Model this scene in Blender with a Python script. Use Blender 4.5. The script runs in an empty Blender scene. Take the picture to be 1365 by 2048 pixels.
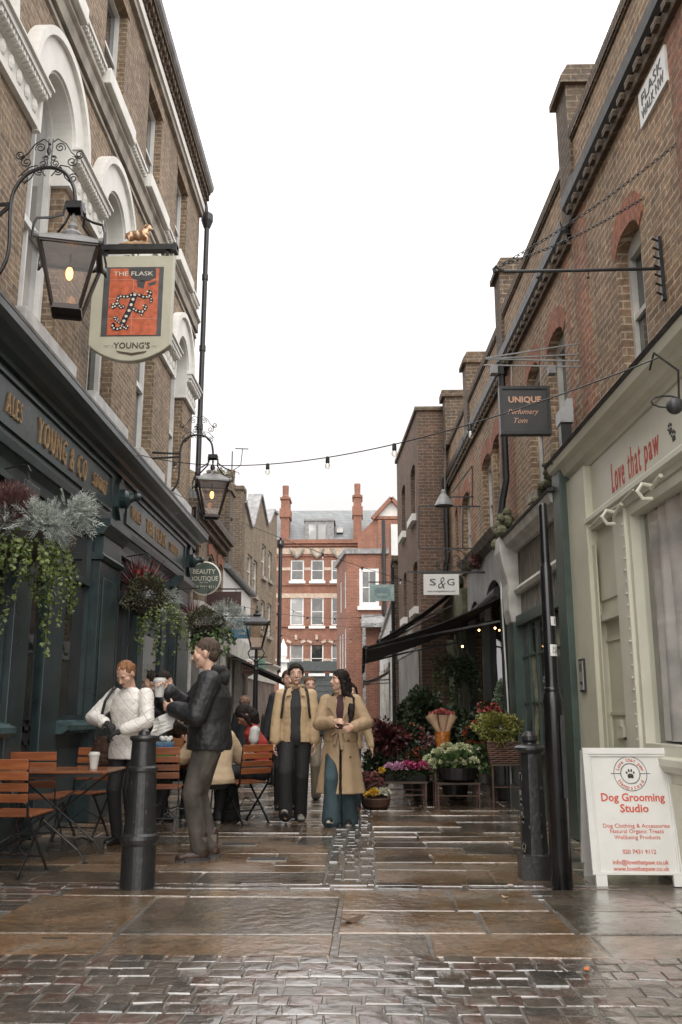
import bpy, bmesh, math, random
import numpy as np
from mathutils import Vector, Matrix, Quaternion, noise
random.seed(7); RNG = np.random.default_rng(7)
R = math.radians
scene = bpy.context.scene
COL = scene.collection
# ------------------------------------------------------------------ camera
CAM_H = 1.2
PITCH = math.atan(406/1800.); YAW = math.atan(39.5/(1800/math.cos(PITCH)))
cd = bpy.data.cameras.new("camera"); cam = bpy.data.objects.new("camera", cd); COL.objects.link(cam)
cam.location = (0, 0, CAM_H)
cam.rotation_euler = (math.pi/2+PITCH, 0, YAW)
cd.sensor_fit = 'VERTICAL'; cd.sensor_height = 36; cd.lens = 1800/2048*36; cd.clip_start = .1; cd.clip_end = 600
scene.camera = cam
# ------------------------------------------------------------------ sky, sun, exposure
w = bpy.data.worlds.new("World"); scene.world = w; w.use_nodes = True
nt = w.node_tree; bg = nt.nodes['Background']
sky = nt.nodes.new('ShaderNodeTexSky'); sky.sky_type = 'NISHITA'; sky.sun_disc = False
sky.sun_elevation = R(44); sky.sun_rotation = R(188); sky.dust_density = 5; sky.air_density = 1.5
bw = nt.nodes.new('ShaderNodeHueSaturation'); bw.inputs['Saturation'].default_value = .06
nt.links.new(sky.outputs[0], bw.inputs['Color'])
mx = nt.nodes.new('ShaderNodeMix'); mx.data_type = 'RGBA'; mx.inputs[0].default_value = .90
nt.links.new(bw.outputs[0], mx.inputs[6]); mx.inputs[7].default_value = (9.6, 9.3, 9.25, 1)   # even cloud cover
tcw = nt.nodes.new('ShaderNodeTexCoord'); nzw = nt.nodes.new('ShaderNodeTexNoise'); nzw.inputs['Scale'].default_value = 2.2; nzw.inputs['Detail'].default_value = 4; nt.links.new(tcw.outputs['Generated'], nzw.inputs['Vector'])
mrw = nt.nodes.new('ShaderNodeMapRange'); mrw.inputs[1].default_value = .35; mrw.inputs[2].default_value = .65; mrw.inputs[3].default_value = .95; mrw.inputs[4].default_value = 1.03; nt.links.new(nzw.outputs[0], mrw.inputs[0])
hsw = nt.nodes.new('ShaderNodeHueSaturation'); nt.links.new(mx.outputs[2], hsw.inputs['Color']); nt.links.new(mrw.outputs[0], hsw.inputs['Value'])
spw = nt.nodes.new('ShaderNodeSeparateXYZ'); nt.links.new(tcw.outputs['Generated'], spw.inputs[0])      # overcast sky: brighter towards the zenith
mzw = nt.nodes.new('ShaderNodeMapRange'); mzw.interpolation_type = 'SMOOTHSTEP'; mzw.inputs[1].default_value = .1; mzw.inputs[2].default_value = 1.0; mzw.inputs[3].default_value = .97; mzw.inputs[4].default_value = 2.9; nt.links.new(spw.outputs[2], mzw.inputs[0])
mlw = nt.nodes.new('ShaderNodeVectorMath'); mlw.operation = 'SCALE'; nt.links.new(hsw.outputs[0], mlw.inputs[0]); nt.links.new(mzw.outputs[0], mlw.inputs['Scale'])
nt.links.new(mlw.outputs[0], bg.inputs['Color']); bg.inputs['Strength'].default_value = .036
sd = bpy.data.lights.new("sun", 'SUN'); sd.energy = 1.2; sd.angle = R(100); sd.color = (1, .96, .9)
so = bpy.data.objects.new("sun", sd); COL.objects.link(so)
so.rotation_euler = (R(46), 0, R(6)); so.location = (0, 0, 30)
vs = scene.view_settings; vs.view_transform = 'Standard'; vs.look = 'None'; vs.gamma = 1; vs.use_curve_mapping = False
vs.exposure = 1.6
scene.cycles.max_bounces = 6; scene.cycles.diffuse_bounces = 4
# ------------------------------------------------------------------ pixel rays of the photograph (to place things at a chosen depth)
def _ray(u, v):
    x = (u-682.5)/1800.; z = -(v-1024.)/1800.
    y2 = math.cos(PITCH)-z*math.sin(PITCH); z2 = math.sin(PITCH)+z*math.cos(PITCH)
    c, s = math.cos(YAW), math.sin(YAW)
    return Vector((x*c-y2*s, x*s+y2*c, z2))
def gnd(u, v, Z=0.):
    r = _ray(u, v); return r*((Z-CAM_H)/r.z)+Vector((0, 0, CAM_H))
def aty(u, v, Y):
    r = _ray(u, v); return r*(Y/r.y)+Vector((0, 0, CAM_H))
def atx(u, v, X):
    r = _ray(u, v); return r*(X/r.x)+Vector((0, 0, CAM_H))
RA, RB = 2.61, -.032
def atr(u, v, off=0.):
    r = _ray(u, v); t = (RA-off)/(r.x-RB*r.y); return r*t+Vector((0, 0, CAM_H))
# ------------------------------------------------------------------ mesh builder
class MB:
    def __init__(s): s.v = []; s.f = []; s.m = []; s.mi = 0; s.c = []; s.cv = 0.
    def add(s, vs, fs, cv=None):
        b = len(s.v); s.v += [tuple(p) for p in vs]
        for f in fs:
            s.f.append(tuple(i+b for i in f)); s.m.append(s.mi); s.c.append(s.cv if cv is None else cv)
        return s
    def hexa(s, p, cv=None):      # 8 points: bottom 4 ccw, top 4 ccw
        return s.add(p, [(3,2,1,0),(4,5,6,7),(0,1,5,4),(1,2,6,5),(2,3,7,6),(3,0,4,7)], cv)
    def box(s, x0, x1, y0, y1, z0, z1, cv=None):
        return s.hexa([(x0,y0,z0),(x1,y0,z0),(x1,y1,z0),(x0,y1,z0),(x0,y0,z1),(x1,y0,z1),(x1,y1,z1),(x0,y1,z1)], cv)
    def fb(s, fr, s0, s1, o0, o1, z0, z1, cv=None):   # box in a wall frame (s along, o outward, z up)
        return s.hexa([fr(s0,o0,z0),fr(s1,o0,z0),fr(s1,o1,z0),fr(s0,o1,z0),fr(s0,o0,z1),fr(s1,o0,z1),fr(s1,o1,z1),fr(s0,o1,z1)], cv)
    def prof(s, fr, s0, s1, pts, cv=None):            # profile of (o,z) points run along the wall
        n = len(pts); a = [fr(s0,o,z) for o,z in pts]+[fr(s1,o,z) for o,z in pts]
        return s.add(a, [tuple(range(n))[::-1], tuple(range(n,2*n))]+[(i,(i+1)%n,n+(i+1)%n,n+i) for i in range(n)], cv)
    def fpoly(s, fr, pts, o0, o1, cv=None):           # outline of (s,z) points given thickness o0..o1
        n = len(pts); a = [fr(x,o0,z) for x,z in pts]+[fr(x,o1,z) for x,z in pts]
        return s.add(a, [tuple(range(n))[::-1], tuple(range(n,2*n))]+[(i,(i+1)%n,n+(i+1)%n,n+i) for i in range(n)], cv)
    def bar(s, p, q, wd, ht=None, up=(0,0,1), cv=None):
        ht = ht or wd; p = Vector(p); q = Vector(q); d = (q-p)
        if d.length < 1e-6: return s
        d.normalize(); up = Vector(up)
        if abs(d.dot(up)) > .98: up = Vector((0,1,0)) if abs(d.y) < .9 else Vector((1,0,0))
        sx = d.cross(up).normalized(); uz = sx.cross(d)
        a = []
        for e in (p, q): a += [e-sx*wd/2-uz*ht/2, e+sx*wd/2-uz*ht/2, e+sx*wd/2+uz*ht/2, e-sx*wd/2+uz*ht/2]
        return s.add(a, [(3,2,1,0),(4,5,6,7),(0,1,5,4),(1,2,6,5),(2,3,7,6),(3,0,4,7)], cv)
    def tube(s, pts, r, n=8, cv=None, close=True):
        pts = [Vector(p) for p in pts]; k = len(pts)
        rr = r if isinstance(r, (list, tuple)) else [r]*k
        t0 = (pts[1]-pts[0]).normalized(); up = Vector((0,0,1)) if abs(t0.z) < .9 else Vector((0,1,0))
        nx = t0.cross(up).normalized(); vs = []
        for i, p in enumerate(pts):
            t = (pts[min(i+1,k-1)]-pts[max(i-1,0)]).normalized()
            nx = (nx-t*nx.dot(t))
            nx = nx.normalized() if nx.length > 1e-6 else t.orthogonal().normalized()
            ny = t.cross(nx)
            for j in range(n):
                a = 2*math.pi*j/n; vs.append(p+(nx*math.cos(a)+ny*math.sin(a))*rr[i])
        fs = [(i*n+j, i*n+(j+1)%n, (i+1)*n+(j+1)%n, (i+1)*n+j) for i in range(k-1) for j in range(n)]
        if close: fs += [tuple(range(n))[::-1], tuple(range((k-1)*n, k*n))]
        return s.add(vs, fs, cv)
    def lathe(s, prof, c=(0,0,0), n=20, cv=None, sq=False):
        vs = []; k = len(prof); c = Vector(c)
        for r, z in prof:
            for j in range(n):
                a = 2*math.pi*(j+.5)/n; vs.append((c.x+r*math.cos(a), c.y+r*math.sin(a), c.z+z))
        fs = [(i*n+j, i*n+(j+1)%n, (i+1)*n+(j+1)%n, (i+1)*n+j) for i in range(k-1) for j in range(n)]
        fs += [tuple(range(n))[::-1], tuple(range((k-1)*n, k*n))]
        return s.add(vs, fs, cv)
    def ell(s, c, r, rot=None, nu=12, nv=8, cv=None):
        c = Vector(c); r = (r, r, r) if isinstance(r, (int, float)) else r; M = rot or Matrix.Identity(3); vs = [];
        for i in range(nv+1):
            ph = math.pi*i/nv
            if i in (0, nv): vs.append(c+M@Vector((0,0,-math.cos(ph)*r[2]))); continue
            for j in range(nu):
                a = 2*math.pi*j/nu
                vs.append(c+M@Vector((math.cos(a)*math.sin(ph)*r[0], math.sin(a)*math.sin(ph)*r[1], -math.cos(ph)*r[2])))
        fs = []
        for j in range(nu):
            fs.append((0, 1+(j+1)%nu, 1+j)); last = 1+(nv-1)*nu; b = 1+(nv-2)*nu
            fs.append((last, b+j, b+(j+1)%nu))
            for i in range(nv-2): fs.append((1+i*nu+j, 1+i*nu+(j+1)%nu, 1+(i+1)*nu+(j+1)%nu, 1+(i+1)*nu+j))
        return s.add(vs, fs, cv)
    def cap(s, p, q, r1, r2, n=12):                   # tapered capsule
        p = Vector(p); q = Vector(q); d = q-p; L = d.length
        if L < 1e-5: return s.ell(p, max(r1, r2))
        M = d.to_track_quat('Z', 'Y').to_matrix(); vs = []; k = 0
        rings = [(r1*math.sin(a), -r1*math.cos(a)) for a in (.45, .95, 1.4)]+[(r2*math.cos(a), L+r2*math.sin(a)) for a in (.17, .65, 1.15)]
        vs.append(p+M@Vector((0,0,-r1)))
        for rad, z in rings:
            for j in range(n):
                a = 2*math.pi*j/n; vs.append(p+M@Vector((rad*math.cos(a), rad*math.sin(a), z)))
        vs.append(p+M@Vector((0,0,L+r2))); e = len(vs)-1; k = len(rings); fs = []
        for j in range(n):
            fs.append((0, 1+(j+1)%n, 1+j)); fs.append((e, 1+(k-1)*n+j, 1+(k-1)*n+(j+1)%n))
            for i in range(k-1): fs.append((1+i*n+j, 1+i*n+(j+1)%n, 1+(i+1)*n+(j+1)%n, 1+(i+1)*n+j))
        return s.add(vs, fs)
    def loft(s, rings, n=20, a0=0, a1=2*math.pi, th=None, pw=2.0):
        # rings: (x,y,z,rx,ry[,fold amp, fold n, phase]); full solid, or an open shell of thickness th between angles
        full = th is None; vs = []; m = n if full else n+1
        def pt(rg, a, k):
            x, y, z, rx, ry = rg[:5]; fa = 1
            if len(rg) > 5: fa = 1+rg[5]*math.sin(rg[6]*a+(rg[7] if len(rg) > 7 else 0))
            ca, sa = math.cos(a), math.sin(a)
            ca = math.copysign(abs(ca)**(2/pw), ca); sa = math.copysign(abs(sa)**(2/pw), sa)
            return (x+(rx*fa-k)*ca, y+(ry*fa-k)*sa, z)
        for rg in rings:
            vs += [pt(rg, a0+(a1-a0)*j/n, 0) for j in range(m)]
        K = len(rings)
        if full:
            fs = [(i*m+j, i*m+(j+1)%m, (i+1)*m+(j+1)%m, (i+1)*m+j) for i in range(K-1) for j in range(m)]
            fs += [tuple(range(m))[::-1], tuple(range((K-1)*m, K*m))]
        else:
            o = len(vs)
            for rg in rings: vs += [pt(rg, a0+(a1-a0)*j/n, th) for j in range(m)]
            fs = []
            for i in range(K-1):
                for j in range(m-1):
                    fs.append((i*m+j, i*m+j+1, (i+1)*m+j+1, (i+1)*m+j)); fs.append((o+i*m+j, o+(i+1)*m+j, o+(i+1)*m+j+1, o+i*m+j+1))
                for j, sg in ((0, 1), (m-1, -1)):
                    q = (i*m+j, (i+1)*m+j, o+(i+1)*m+j, o+i*m+j); fs.append(q if sg > 0 else q[::-1])
            for i, sg in ((0, 1), (K-1, -1)):
                for j in range(m-1):
                    q = (i*m+j, o+i*m+j, o+i*m+j+1, i*m+j+1); fs.append(q if sg > 0 else q[::-1])
        return s.add(vs, fs)
    def mesh(s, name, off=(0,0,0), fix=True):
        me = bpy.data.meshes.new(name); ox, oy, oz = off
        me.from_pydata([(x-ox, y-oy, z-oz) for x, y, z in s.v], [], s.f)
        me.polygons.foreach_set('material_index', s.m)
        if any(s.c):
            at = me.attributes.new('tint', 'FLOAT', 'FACE'); at.data.foreach_set('value', s.c)
        if fix and len(s.f) < 60000:
            b = bmesh.new(); b.from_mesh(me); bmesh.ops.recalc_face_normals(b, faces=b.faces); b.to_mesh(me); b.free()
        me.update(); return me
    def build(s, name, mats, parent=None, smooth=False, bevel=0, fix=True):
        off = OFF.get(parent.name, (0,0,0)) if parent else s.off if hasattr(s, 'off') else (0,0,0)
        me = s.mesh(name, off, fix); o = bpy.data.objects.new(name, me); COL.objects.link(o)
        for m in (mats if isinstance(mats, (list, tuple)) else [mats]): me.materials.append(m)
        if parent: o.parent = parent; OFF[o.name] = off
        else: o.location = off; OFF[o.name] = off
        if smooth: me.shade_smooth()
        if bevel:
            md = o.modifiers.new('bevel', 'BEVEL'); md.width = bevel; md.segments = 2; md.limit_method = 'ANGLE'; md.angle_limit = R(40)
        return o
OFF = {}
def thing(name, label, cat, loc=(0,0,0), group=None, rz=0):
    o = bpy.data.objects.new(name, None); COL.objects.link(o); o.location = loc; o.empty_display_size = .2
    o.rotation_euler = (0, 0, rz); OFF[o.name] = tuple(loc); o['label'] = label; o['category'] = cat
    if group: o['group'] = group
    return o
def local(o): OFF[o.name] = (0, 0, 0); return o       # its parts are modelled in its own frame
def tag(o, label, cat, group=None):
    o['label'] = label; o['category'] = cat
    if group: o['group'] = group
    return o
def struct(o): o['kind'] = 'structure'; return o
def base(mb, loc): mb.off = tuple(loc); return mb
def dup(o, parent=None):
    c = o.copy(); COL.objects.link(c)
    if parent: c.parent = parent
    for ch in list(o.children): dup(ch, c)
    return c
# ------------------------------------------------------------------ materials
MATS = {}
def newmat(name):
    m = bpy.data.materials.new(name); m.use_nodes = True; MATS[name] = m
    return m, m.node_tree, m.node_tree.nodes['Principled BSDF']
def N(t, kind, **kw):
    n = t.nodes.new(kind)
    for k, v in kw.items():
        if k in n.inputs: n.inputs[k].default_value = v
        else: setattr(n, k, v)
    return n
def rgb(c): return (*c, 1) if len(c) == 3 else c
def mat(name, col, rough=.6, metal=0, var=.25, scale=6., bump=0., bscale=40., col2=None, spec=.5, alpha=1, stretch=None, coat=0, tint=0):
    m, t, b = newmat(name); L = t.links
    b.inputs['Roughness'].default_value = rough; b.inputs['Metallic'].default_value = metal
    b.inputs['Specular IOR Level'].default_value = spec; b.inputs['Coat Weight'].default_value = coat
    tc = N(t, 'ShaderNodeTexCoord'); src = tc.outputs['Object']
    if stretch:
        mp = N(t, 'ShaderNodeMapping'); mp.inputs['Scale'].default_value = stretch; L.new(src, mp.inputs[0]); src = mp.outputs[0]
    n1 = N(t, 'ShaderNodeTexNoise', Scale=scale, Detail=6.); L.new(src, n1.inputs['Vector'])
    c2 = col2 or tuple(x*(1-var) for x in col)
    c1 = col if col2 else tuple(min(1, x*(1+var*.6)) for x in col)
    rp = N(t, 'ShaderNodeValToRGB'); rp.color_ramp.elements[0].position = .35; rp.color_ramp.elements[1].position = .65
    rp.color_ramp.elements[0].color = rgb(c2); rp.color_ramp.elements[1].color = rgb(c1)
    L.new(n1.outputs[0], rp.inputs[0]); out = rp.outputs[0]
    if tint:
        at = N(t, 'ShaderNodeAttribute', attribute_name='tint'); hv = N(t, 'ShaderNodeHueSaturation')
        mr = N(t, 'ShaderNodeMapRange'); mr.inputs[3].default_value = 1-tint; mr.inputs[4].default_value = 1+tint
        L.new(at.outputs['Fac'], mr.inputs[0]); L.new(mr.outputs[0], hv.inputs['Value']); L.new(out, hv.inputs['Color']); out = hv.outputs[0]
    L.new(out, b.inputs['Base Color'])
    rr = N(t, 'ShaderNodeMapRange'); rr.inputs[3].default_value = max(.02, rough-.12); rr.inputs[4].default_value = min(1, rough+.12)
    L.new(n1.outputs[0], rr.inputs[0]); L.new(rr.outputs[0], b.inputs['Roughness'])
    if bump:
        n2 = N(t, 'ShaderNodeTexNoise', Scale=bscale, Detail=5.); L.new(src, n2.inputs['Vector'])
        bp = N(t, 'ShaderNodeBump', Strength=bump, Distance=.01); L.new(n2.outputs[0], bp.inputs['Height']); L.new(bp.outputs[0], b.inputs['Normal'])
    return m
def brick(name, c1, c2, mortar, stain=(.05,.045,.04), stainamt=.5, w_=.225, h_=.075, ms=.009, tone=.35, rough=.8, third=None):
    m, t, b = newmat(name); L = t.links; b.inputs['Roughness'].default_value = rough
    g = N(t, 'ShaderNodeNewGeometry'); sp = N(t, 'ShaderNodeSeparateXYZ'); L.new(g.outputs['Position'], sp.inputs[0])
    ad = N(t, 'ShaderNodeMath'); L.new(sp.outputs[0], ad.inputs[0]); L.new(sp.outputs[1], ad.inputs[1])
    cb = N(t, 'ShaderNodeCombineXYZ'); L.new(ad.outputs[0], cb.inputs[0]); L.new(sp.outputs[2], cb.inputs[1])
    nz = N(t, 'ShaderNodeTexNoise', Scale=14., Detail=2.); L.new(g.outputs['Position'], nz.inputs['Vector'])
    wob = N(t, 'ShaderNodeVectorMath', operation='MULTIPLY_ADD'); L.new(nz.outputs['Color'], wob.inputs[0]); wob.inputs[1].default_value = (.012,.012,0); L.new(cb.outputs[0], wob.inputs[2])
    br = N(t, 'ShaderNodeTexBrick'); br.inputs['Scale'].default_value = 1; br.inputs['Brick Width'].default_value = w_; br.inputs['Row Height'].default_value = h_
    br.inputs['Mortar Size'].default_value = ms; br.inputs['Mortar Smooth'].default_value = .3; br.inputs['Bias'].default_value = 0
    br.inputs['Color1'].default_value = rgb(c1); br.inputs['Color2'].default_value = rgb(c2); br.inputs['Mortar'].default_value = rgb(mortar)
    L.new(wob.outputs[0], br.inputs['Vector'])
    # a few odd-coloured bricks: second brick texture with the same grid
    cur = br.outputs['Color']
    if third:
        b2 = N(t, 'ShaderNodeTexBrick', offset=.5); b2.inputs['Scale'].default_value = 1; b2.inputs['Brick Width'].default_value = w_; b2.inputs['Row Height'].default_value = h_
        b2.inputs['Mortar Size'].default_value = 0; b2.inputs['Bias'].default_value = -.55; b2.inputs['Color1'].default_value = (0,0,0,1); b2.inputs['Color2'].default_value = (1,1,1,1)
        of = N(t, 'ShaderNodeVectorMath', operation='ADD'); of.inputs[1].default_value = (w_*20, h_*40, 0); L.new(wob.outputs[0], of.inputs[0]); L.new(of.outputs[0], b2.inputs['Vector'])
        st = N(t, 'ShaderNodeMath', operation='MULTIPLY'); L.new(b2.outputs['Color'], st.inputs[0]); inv = N(t, 'ShaderNodeMath', operation='SUBTRACT'); inv.inputs[0].default_value = 1; L.new(br.outputs['Fac'], inv.inputs[1]); L.new(inv.outputs[0], st.inputs[1])
        mt = N(t, 'ShaderNodeMix', data_type='RGBA'); L.new(st.outputs[0], mt.inputs[0]); L.new(cur, mt.inputs[6]); mt.inputs[7].default_value = rgb(third); cur = mt.outputs[2]
    n1 = N(t, 'ShaderNodeTexNoise', Scale=1.1, Detail=8., Roughness=.65); L.new(g.outputs['Position'], n1.inputs['Vector'])
    r1 = N(t, 'ShaderNodeMapRange'); r1.inputs[1].default_value = .42; r1.inputs[2].default_value = .7; r1.inputs[4].default_value = stainamt
    mps = N(t, 'ShaderNodeMapping'); mps.inputs['Scale'].default_value = (2.6, 2.6, .35); ns_ = N(t, 'ShaderNodeTexNoise', Scale=1.2, Detail=5., Roughness=.6); L.new(g.outputs['Position'], mps.inputs[0]); L.new(mps.outputs[0], ns_.inputs['Vector'])   # rain streaks
    mxs = N(t, 'ShaderNodeMath', operation='MULTIPLY_ADD'); L.new(ns_.outputs[0], mxs.inputs[0]); mxs.inputs[1].default_value = .55; sc_ = N(t, 'ShaderNodeMath', operation='MULTIPLY'); L.new(n1.outputs[0], sc_.inputs[0]); sc_.inputs[1].default_value = .5; L.new(sc_.outputs[0], mxs.inputs[2]); L.new(mxs.outputs[0], r1.inputs[0])
    m1 = N(t, 'ShaderNodeMix', data_type='RGBA'); L.new(r1.outputs[0], m1.inputs[0]); L.new(cur, m1.inputs[6]); m1.inputs[7].default_value = rgb(stain)
    n2 = N(t, 'ShaderNodeTexNoise', Scale=18., Detail=4.); L.new(g.outputs['Position'], n2.inputs['Vector'])
    r2 = N(t, 'ShaderNodeMapRange'); r2.inputs[1].default_value = .3; r2.inputs[2].default_value = .7; r2.inputs[3].default_value = 1-tone; r2.inputs[4].default_value = 1+tone; L.new(n2.outputs[0], r2.inputs[0])
    hv = N(t, 'ShaderNodeHueSaturation'); L.new(m1.outputs[2], hv.inputs['Color']); L.new(r2.outputs[0], hv.inputs['Value']); L.new(hv.outputs[0], b.inputs['Base Color'])
    bh = N(t, 'ShaderNodeMath', operation='MULTIPLY_ADD'); L.new(br.outputs['Fac'], bh.inputs[0]); bh.inputs[1].default_value = -1.; L.new(n2.outputs[0], bh.inputs[2])
    bp = N(t, 'ShaderNodeBump', Strength=.6, Distance=.012); L.new(bh.outputs[0], bp.inputs['Height']); L.new(bp.outputs[0], b.inputs['Normal'])
    return m
def glassmat(name, col=(.02,.024,.025), rough=.04, blotch=.4, sc=1.2, c2=(.12,.11,.1)):
    m, t, b = newmat(name); L = t.links; b.inputs['Roughness'].default_value = rough; b.inputs['Specular IOR Level'].default_value = 1.
    g = N(t, 'ShaderNodeNewGeometry'); n1 = N(t, 'ShaderNodeTexNoise', Scale=sc, Detail=3.); L.new(g.outputs['Position'], n1.inputs['Vector'])
    rp = N(t, 'ShaderNodeValToRGB'); rp.color_ramp.elements[0].position = .5; rp.color_ramp.elements[1].position = .5+blotch*.5
    rp.color_ramp.elements[0].color = rgb(col); rp.color_ramp.elements[1].color = rgb(c2); L.new(n1.outputs[0], rp.inputs[0]); L.new(rp.outputs[0], b.inputs['Base Color'])
    n2 = N(t, 'ShaderNodeTexNoise', Scale=1.6); L.new(g.outputs['Position'], n2.inputs['Vector'])
    bp = N(t, 'ShaderNodeBump', Strength=.25, Distance=.02); L.new(n2.outputs[0], bp.inputs['Height']); L.new(bp.outputs[0], b.inputs['Normal'])
    return m
def clearglass(name, tint=(1,1,1), a=.25):
    m, t, b = newmat(name); t.nodes.remove(b); out = t.nodes['Material Output']
    tr = N(t, 'ShaderNodeBsdfTransparent'); tr.inputs[0].default_value = rgb(tint); gl = N(t, 'ShaderNodeBsdfGlossy'); gl.inputs['Roughness'].default_value = .05
    ms = N(t, 'ShaderNodeMixShader'); lw = N(t, 'ShaderNodeLayerWeight'); lw.inputs[0].default_value = .5; pw_ = N(t, 'ShaderNodeMath', operation='POWER'); pw_.inputs[1].default_value = 4.; t.links.new(lw.outputs['Facing'], pw_.inputs[0])
    ad = N(t, 'ShaderNodeMath', operation='MULTIPLY_ADD'); ad.inputs[1].default_value = .9; ad.inputs[2].default_value = .04+a*.2; ad.use_clamp = True; t.links.new(pw_.outputs[0], ad.inputs[0]); t.links.new(ad.outputs[0], ms.inputs[0])
    t.links.new(tr.outputs[0], ms.inputs[1]); t.links.new(gl.outputs[0], ms.inputs[2]); t.links.new(ms.outputs[0], out.inputs[0]); return m
def emit(name, col, s):
    m, t, b = newmat(name); b.inputs['Emission Color'].default_value = rgb(col); b.inputs['Emission Strength'].default_value = s; b.inputs['Base Color'].default_value = rgb(col); return m
def woodmat(name, c1, c2, rough=.35, axis='X', sc=1.):
    m, t, b = newmat(name); L = t.links
    tc = N(t, 'ShaderNodeTexCoord'); mp = N(t, 'ShaderNodeMapping'); mp.inputs['Scale'].default_value = {'X': (3,40,40), 'Y': (40,3,40), 'Z': (40,40,3)}[axis]; L.new(tc.outputs['Object'], mp.inputs[0])
    n1 = N(t, 'ShaderNodeTexNoise', Scale=sc, Detail=5.); L.new(mp.outputs[0], n1.inputs['Vector'])
    n3 = N(t, 'ShaderNodeTexNoise', Scale=3.5, Detail=4.); L.new(tc.outputs['Object'], n3.inputs['Vector'])
    rp = N(t, 'ShaderNodeValToRGB'); rp.color_ramp.elements[0].position = .3; rp.color_ramp.elements[1].position = .7
    rp.color_ramp.elements[0].color = rgb(c2); rp.color_ramp.elements[1].color = rgb(c1); L.new(n1.outputs[0], rp.inputs[0])
    at = N(t, 'ShaderNodeAttribute', attribute_name='tint'); hv = N(t, 'ShaderNodeHueSaturation')
    ad = N(t, 'ShaderNodeMath'); L.new(at.outputs['Fac'], ad.inputs[0]); L.new(n3.outputs[0], ad.inputs[1])
    mr = N(t, 'ShaderNodeMapRange'); mr.inputs[1].default_value = .3; mr.inputs[2].default_value = 1.5; mr.inputs[3].default_value = .6; mr.inputs[4].default_value = 1.35
    L.new(ad.outputs[0], mr.inputs[0]); L.new(mr.outputs[0], hv.inputs['Value']); L.new(rp.outputs[0], hv.inputs['Color'])
    L.new(hv.outputs[0], b.inputs['Base Color']); b.inputs['Roughness'].default_value = rough
    rr = N(t, 'ShaderNodeMapRange'); rr.inputs[3].default_value = rough-.15; rr.inputs[4].default_value = rough+.25; L.new(n3.outputs[0], rr.inputs[0]); L.new(rr.outputs[0], b.inputs['Roughness'])
    return m
def leafmat(name, c1, c2, rough=.5, trans=.15):
    m, t, b = newmat(name); L = t.links; b.inputs['Roughness'].default_value = rough
    at = N(t, 'ShaderNodeAttribute', attribute_name='tint'); rp = N(t, 'ShaderNodeValToRGB')
    rp.color_ramp.elements[0].color = rgb(c2); rp.color_ramp.elements[1].color = rgb(c1); L.new(at.outputs['Fac'], rp.inputs[0]); L.new(rp.outputs[0], b.inputs['Base Color'])
    return m
# ------------------------------------------------------------------ lettering
def text(mb, s, fr, sc, zc, h, o0=.0, o1=.01, bold=0., align='CENTER', width=None, shear=0., spacing=1., flip=False, wscale=1.):
    """letters of cap height h set in a wall frame, centred at (sc, zc)"""
    cu = bpy.data.curves.new('t', 'FONT'); cu.body = s; cu.size = 1; cu.align_x = 'CENTER'; cu.offset = bold; cu.shear = shear; cu.space_character = spacing; cu.resolution_u = 2
    ob = bpy.data.objects.new('t', cu); COL.objects.link(ob); bpy.context.view_layer.update()
    me = ob.to_mesh(); pts = [v.co.copy() for v in me.vertices]; fs = [tuple(p.vertices) for p in me.polygons]
    ob.to_mesh_clear(); bpy.data.objects.remove(ob); bpy.data.curves.remove(cu)
    if not pts: return mb
    k = h/.70; xs = [p.x for p in pts]; cx_ = (max(xs)+min(xs))/2; kx = k*wscale
    if width: kx = width/(max(xs)-min(xs))
    sg = -1 if flip else 1
    top = [fr(sc+sg*(p.x-cx_)*kx, o1, zc+(p.y-.35)*k) for p in pts]; bot = [fr(sc+sg*(p.x-cx_)*kx, o0, zc+(p.y-.35)*k) for p in pts]
    n = len(pts); ed = {}
    for f in fs:
        for a, b_ in zip(f, f[1:]+f[:1]):
            ed[(a, b_)] = 1
    side = [(a, b_, n+b_, n+a) for (a, b_) in ed if (b_, a) not in ed]
    mb.add(top+bot, fs+side); return mb
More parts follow.
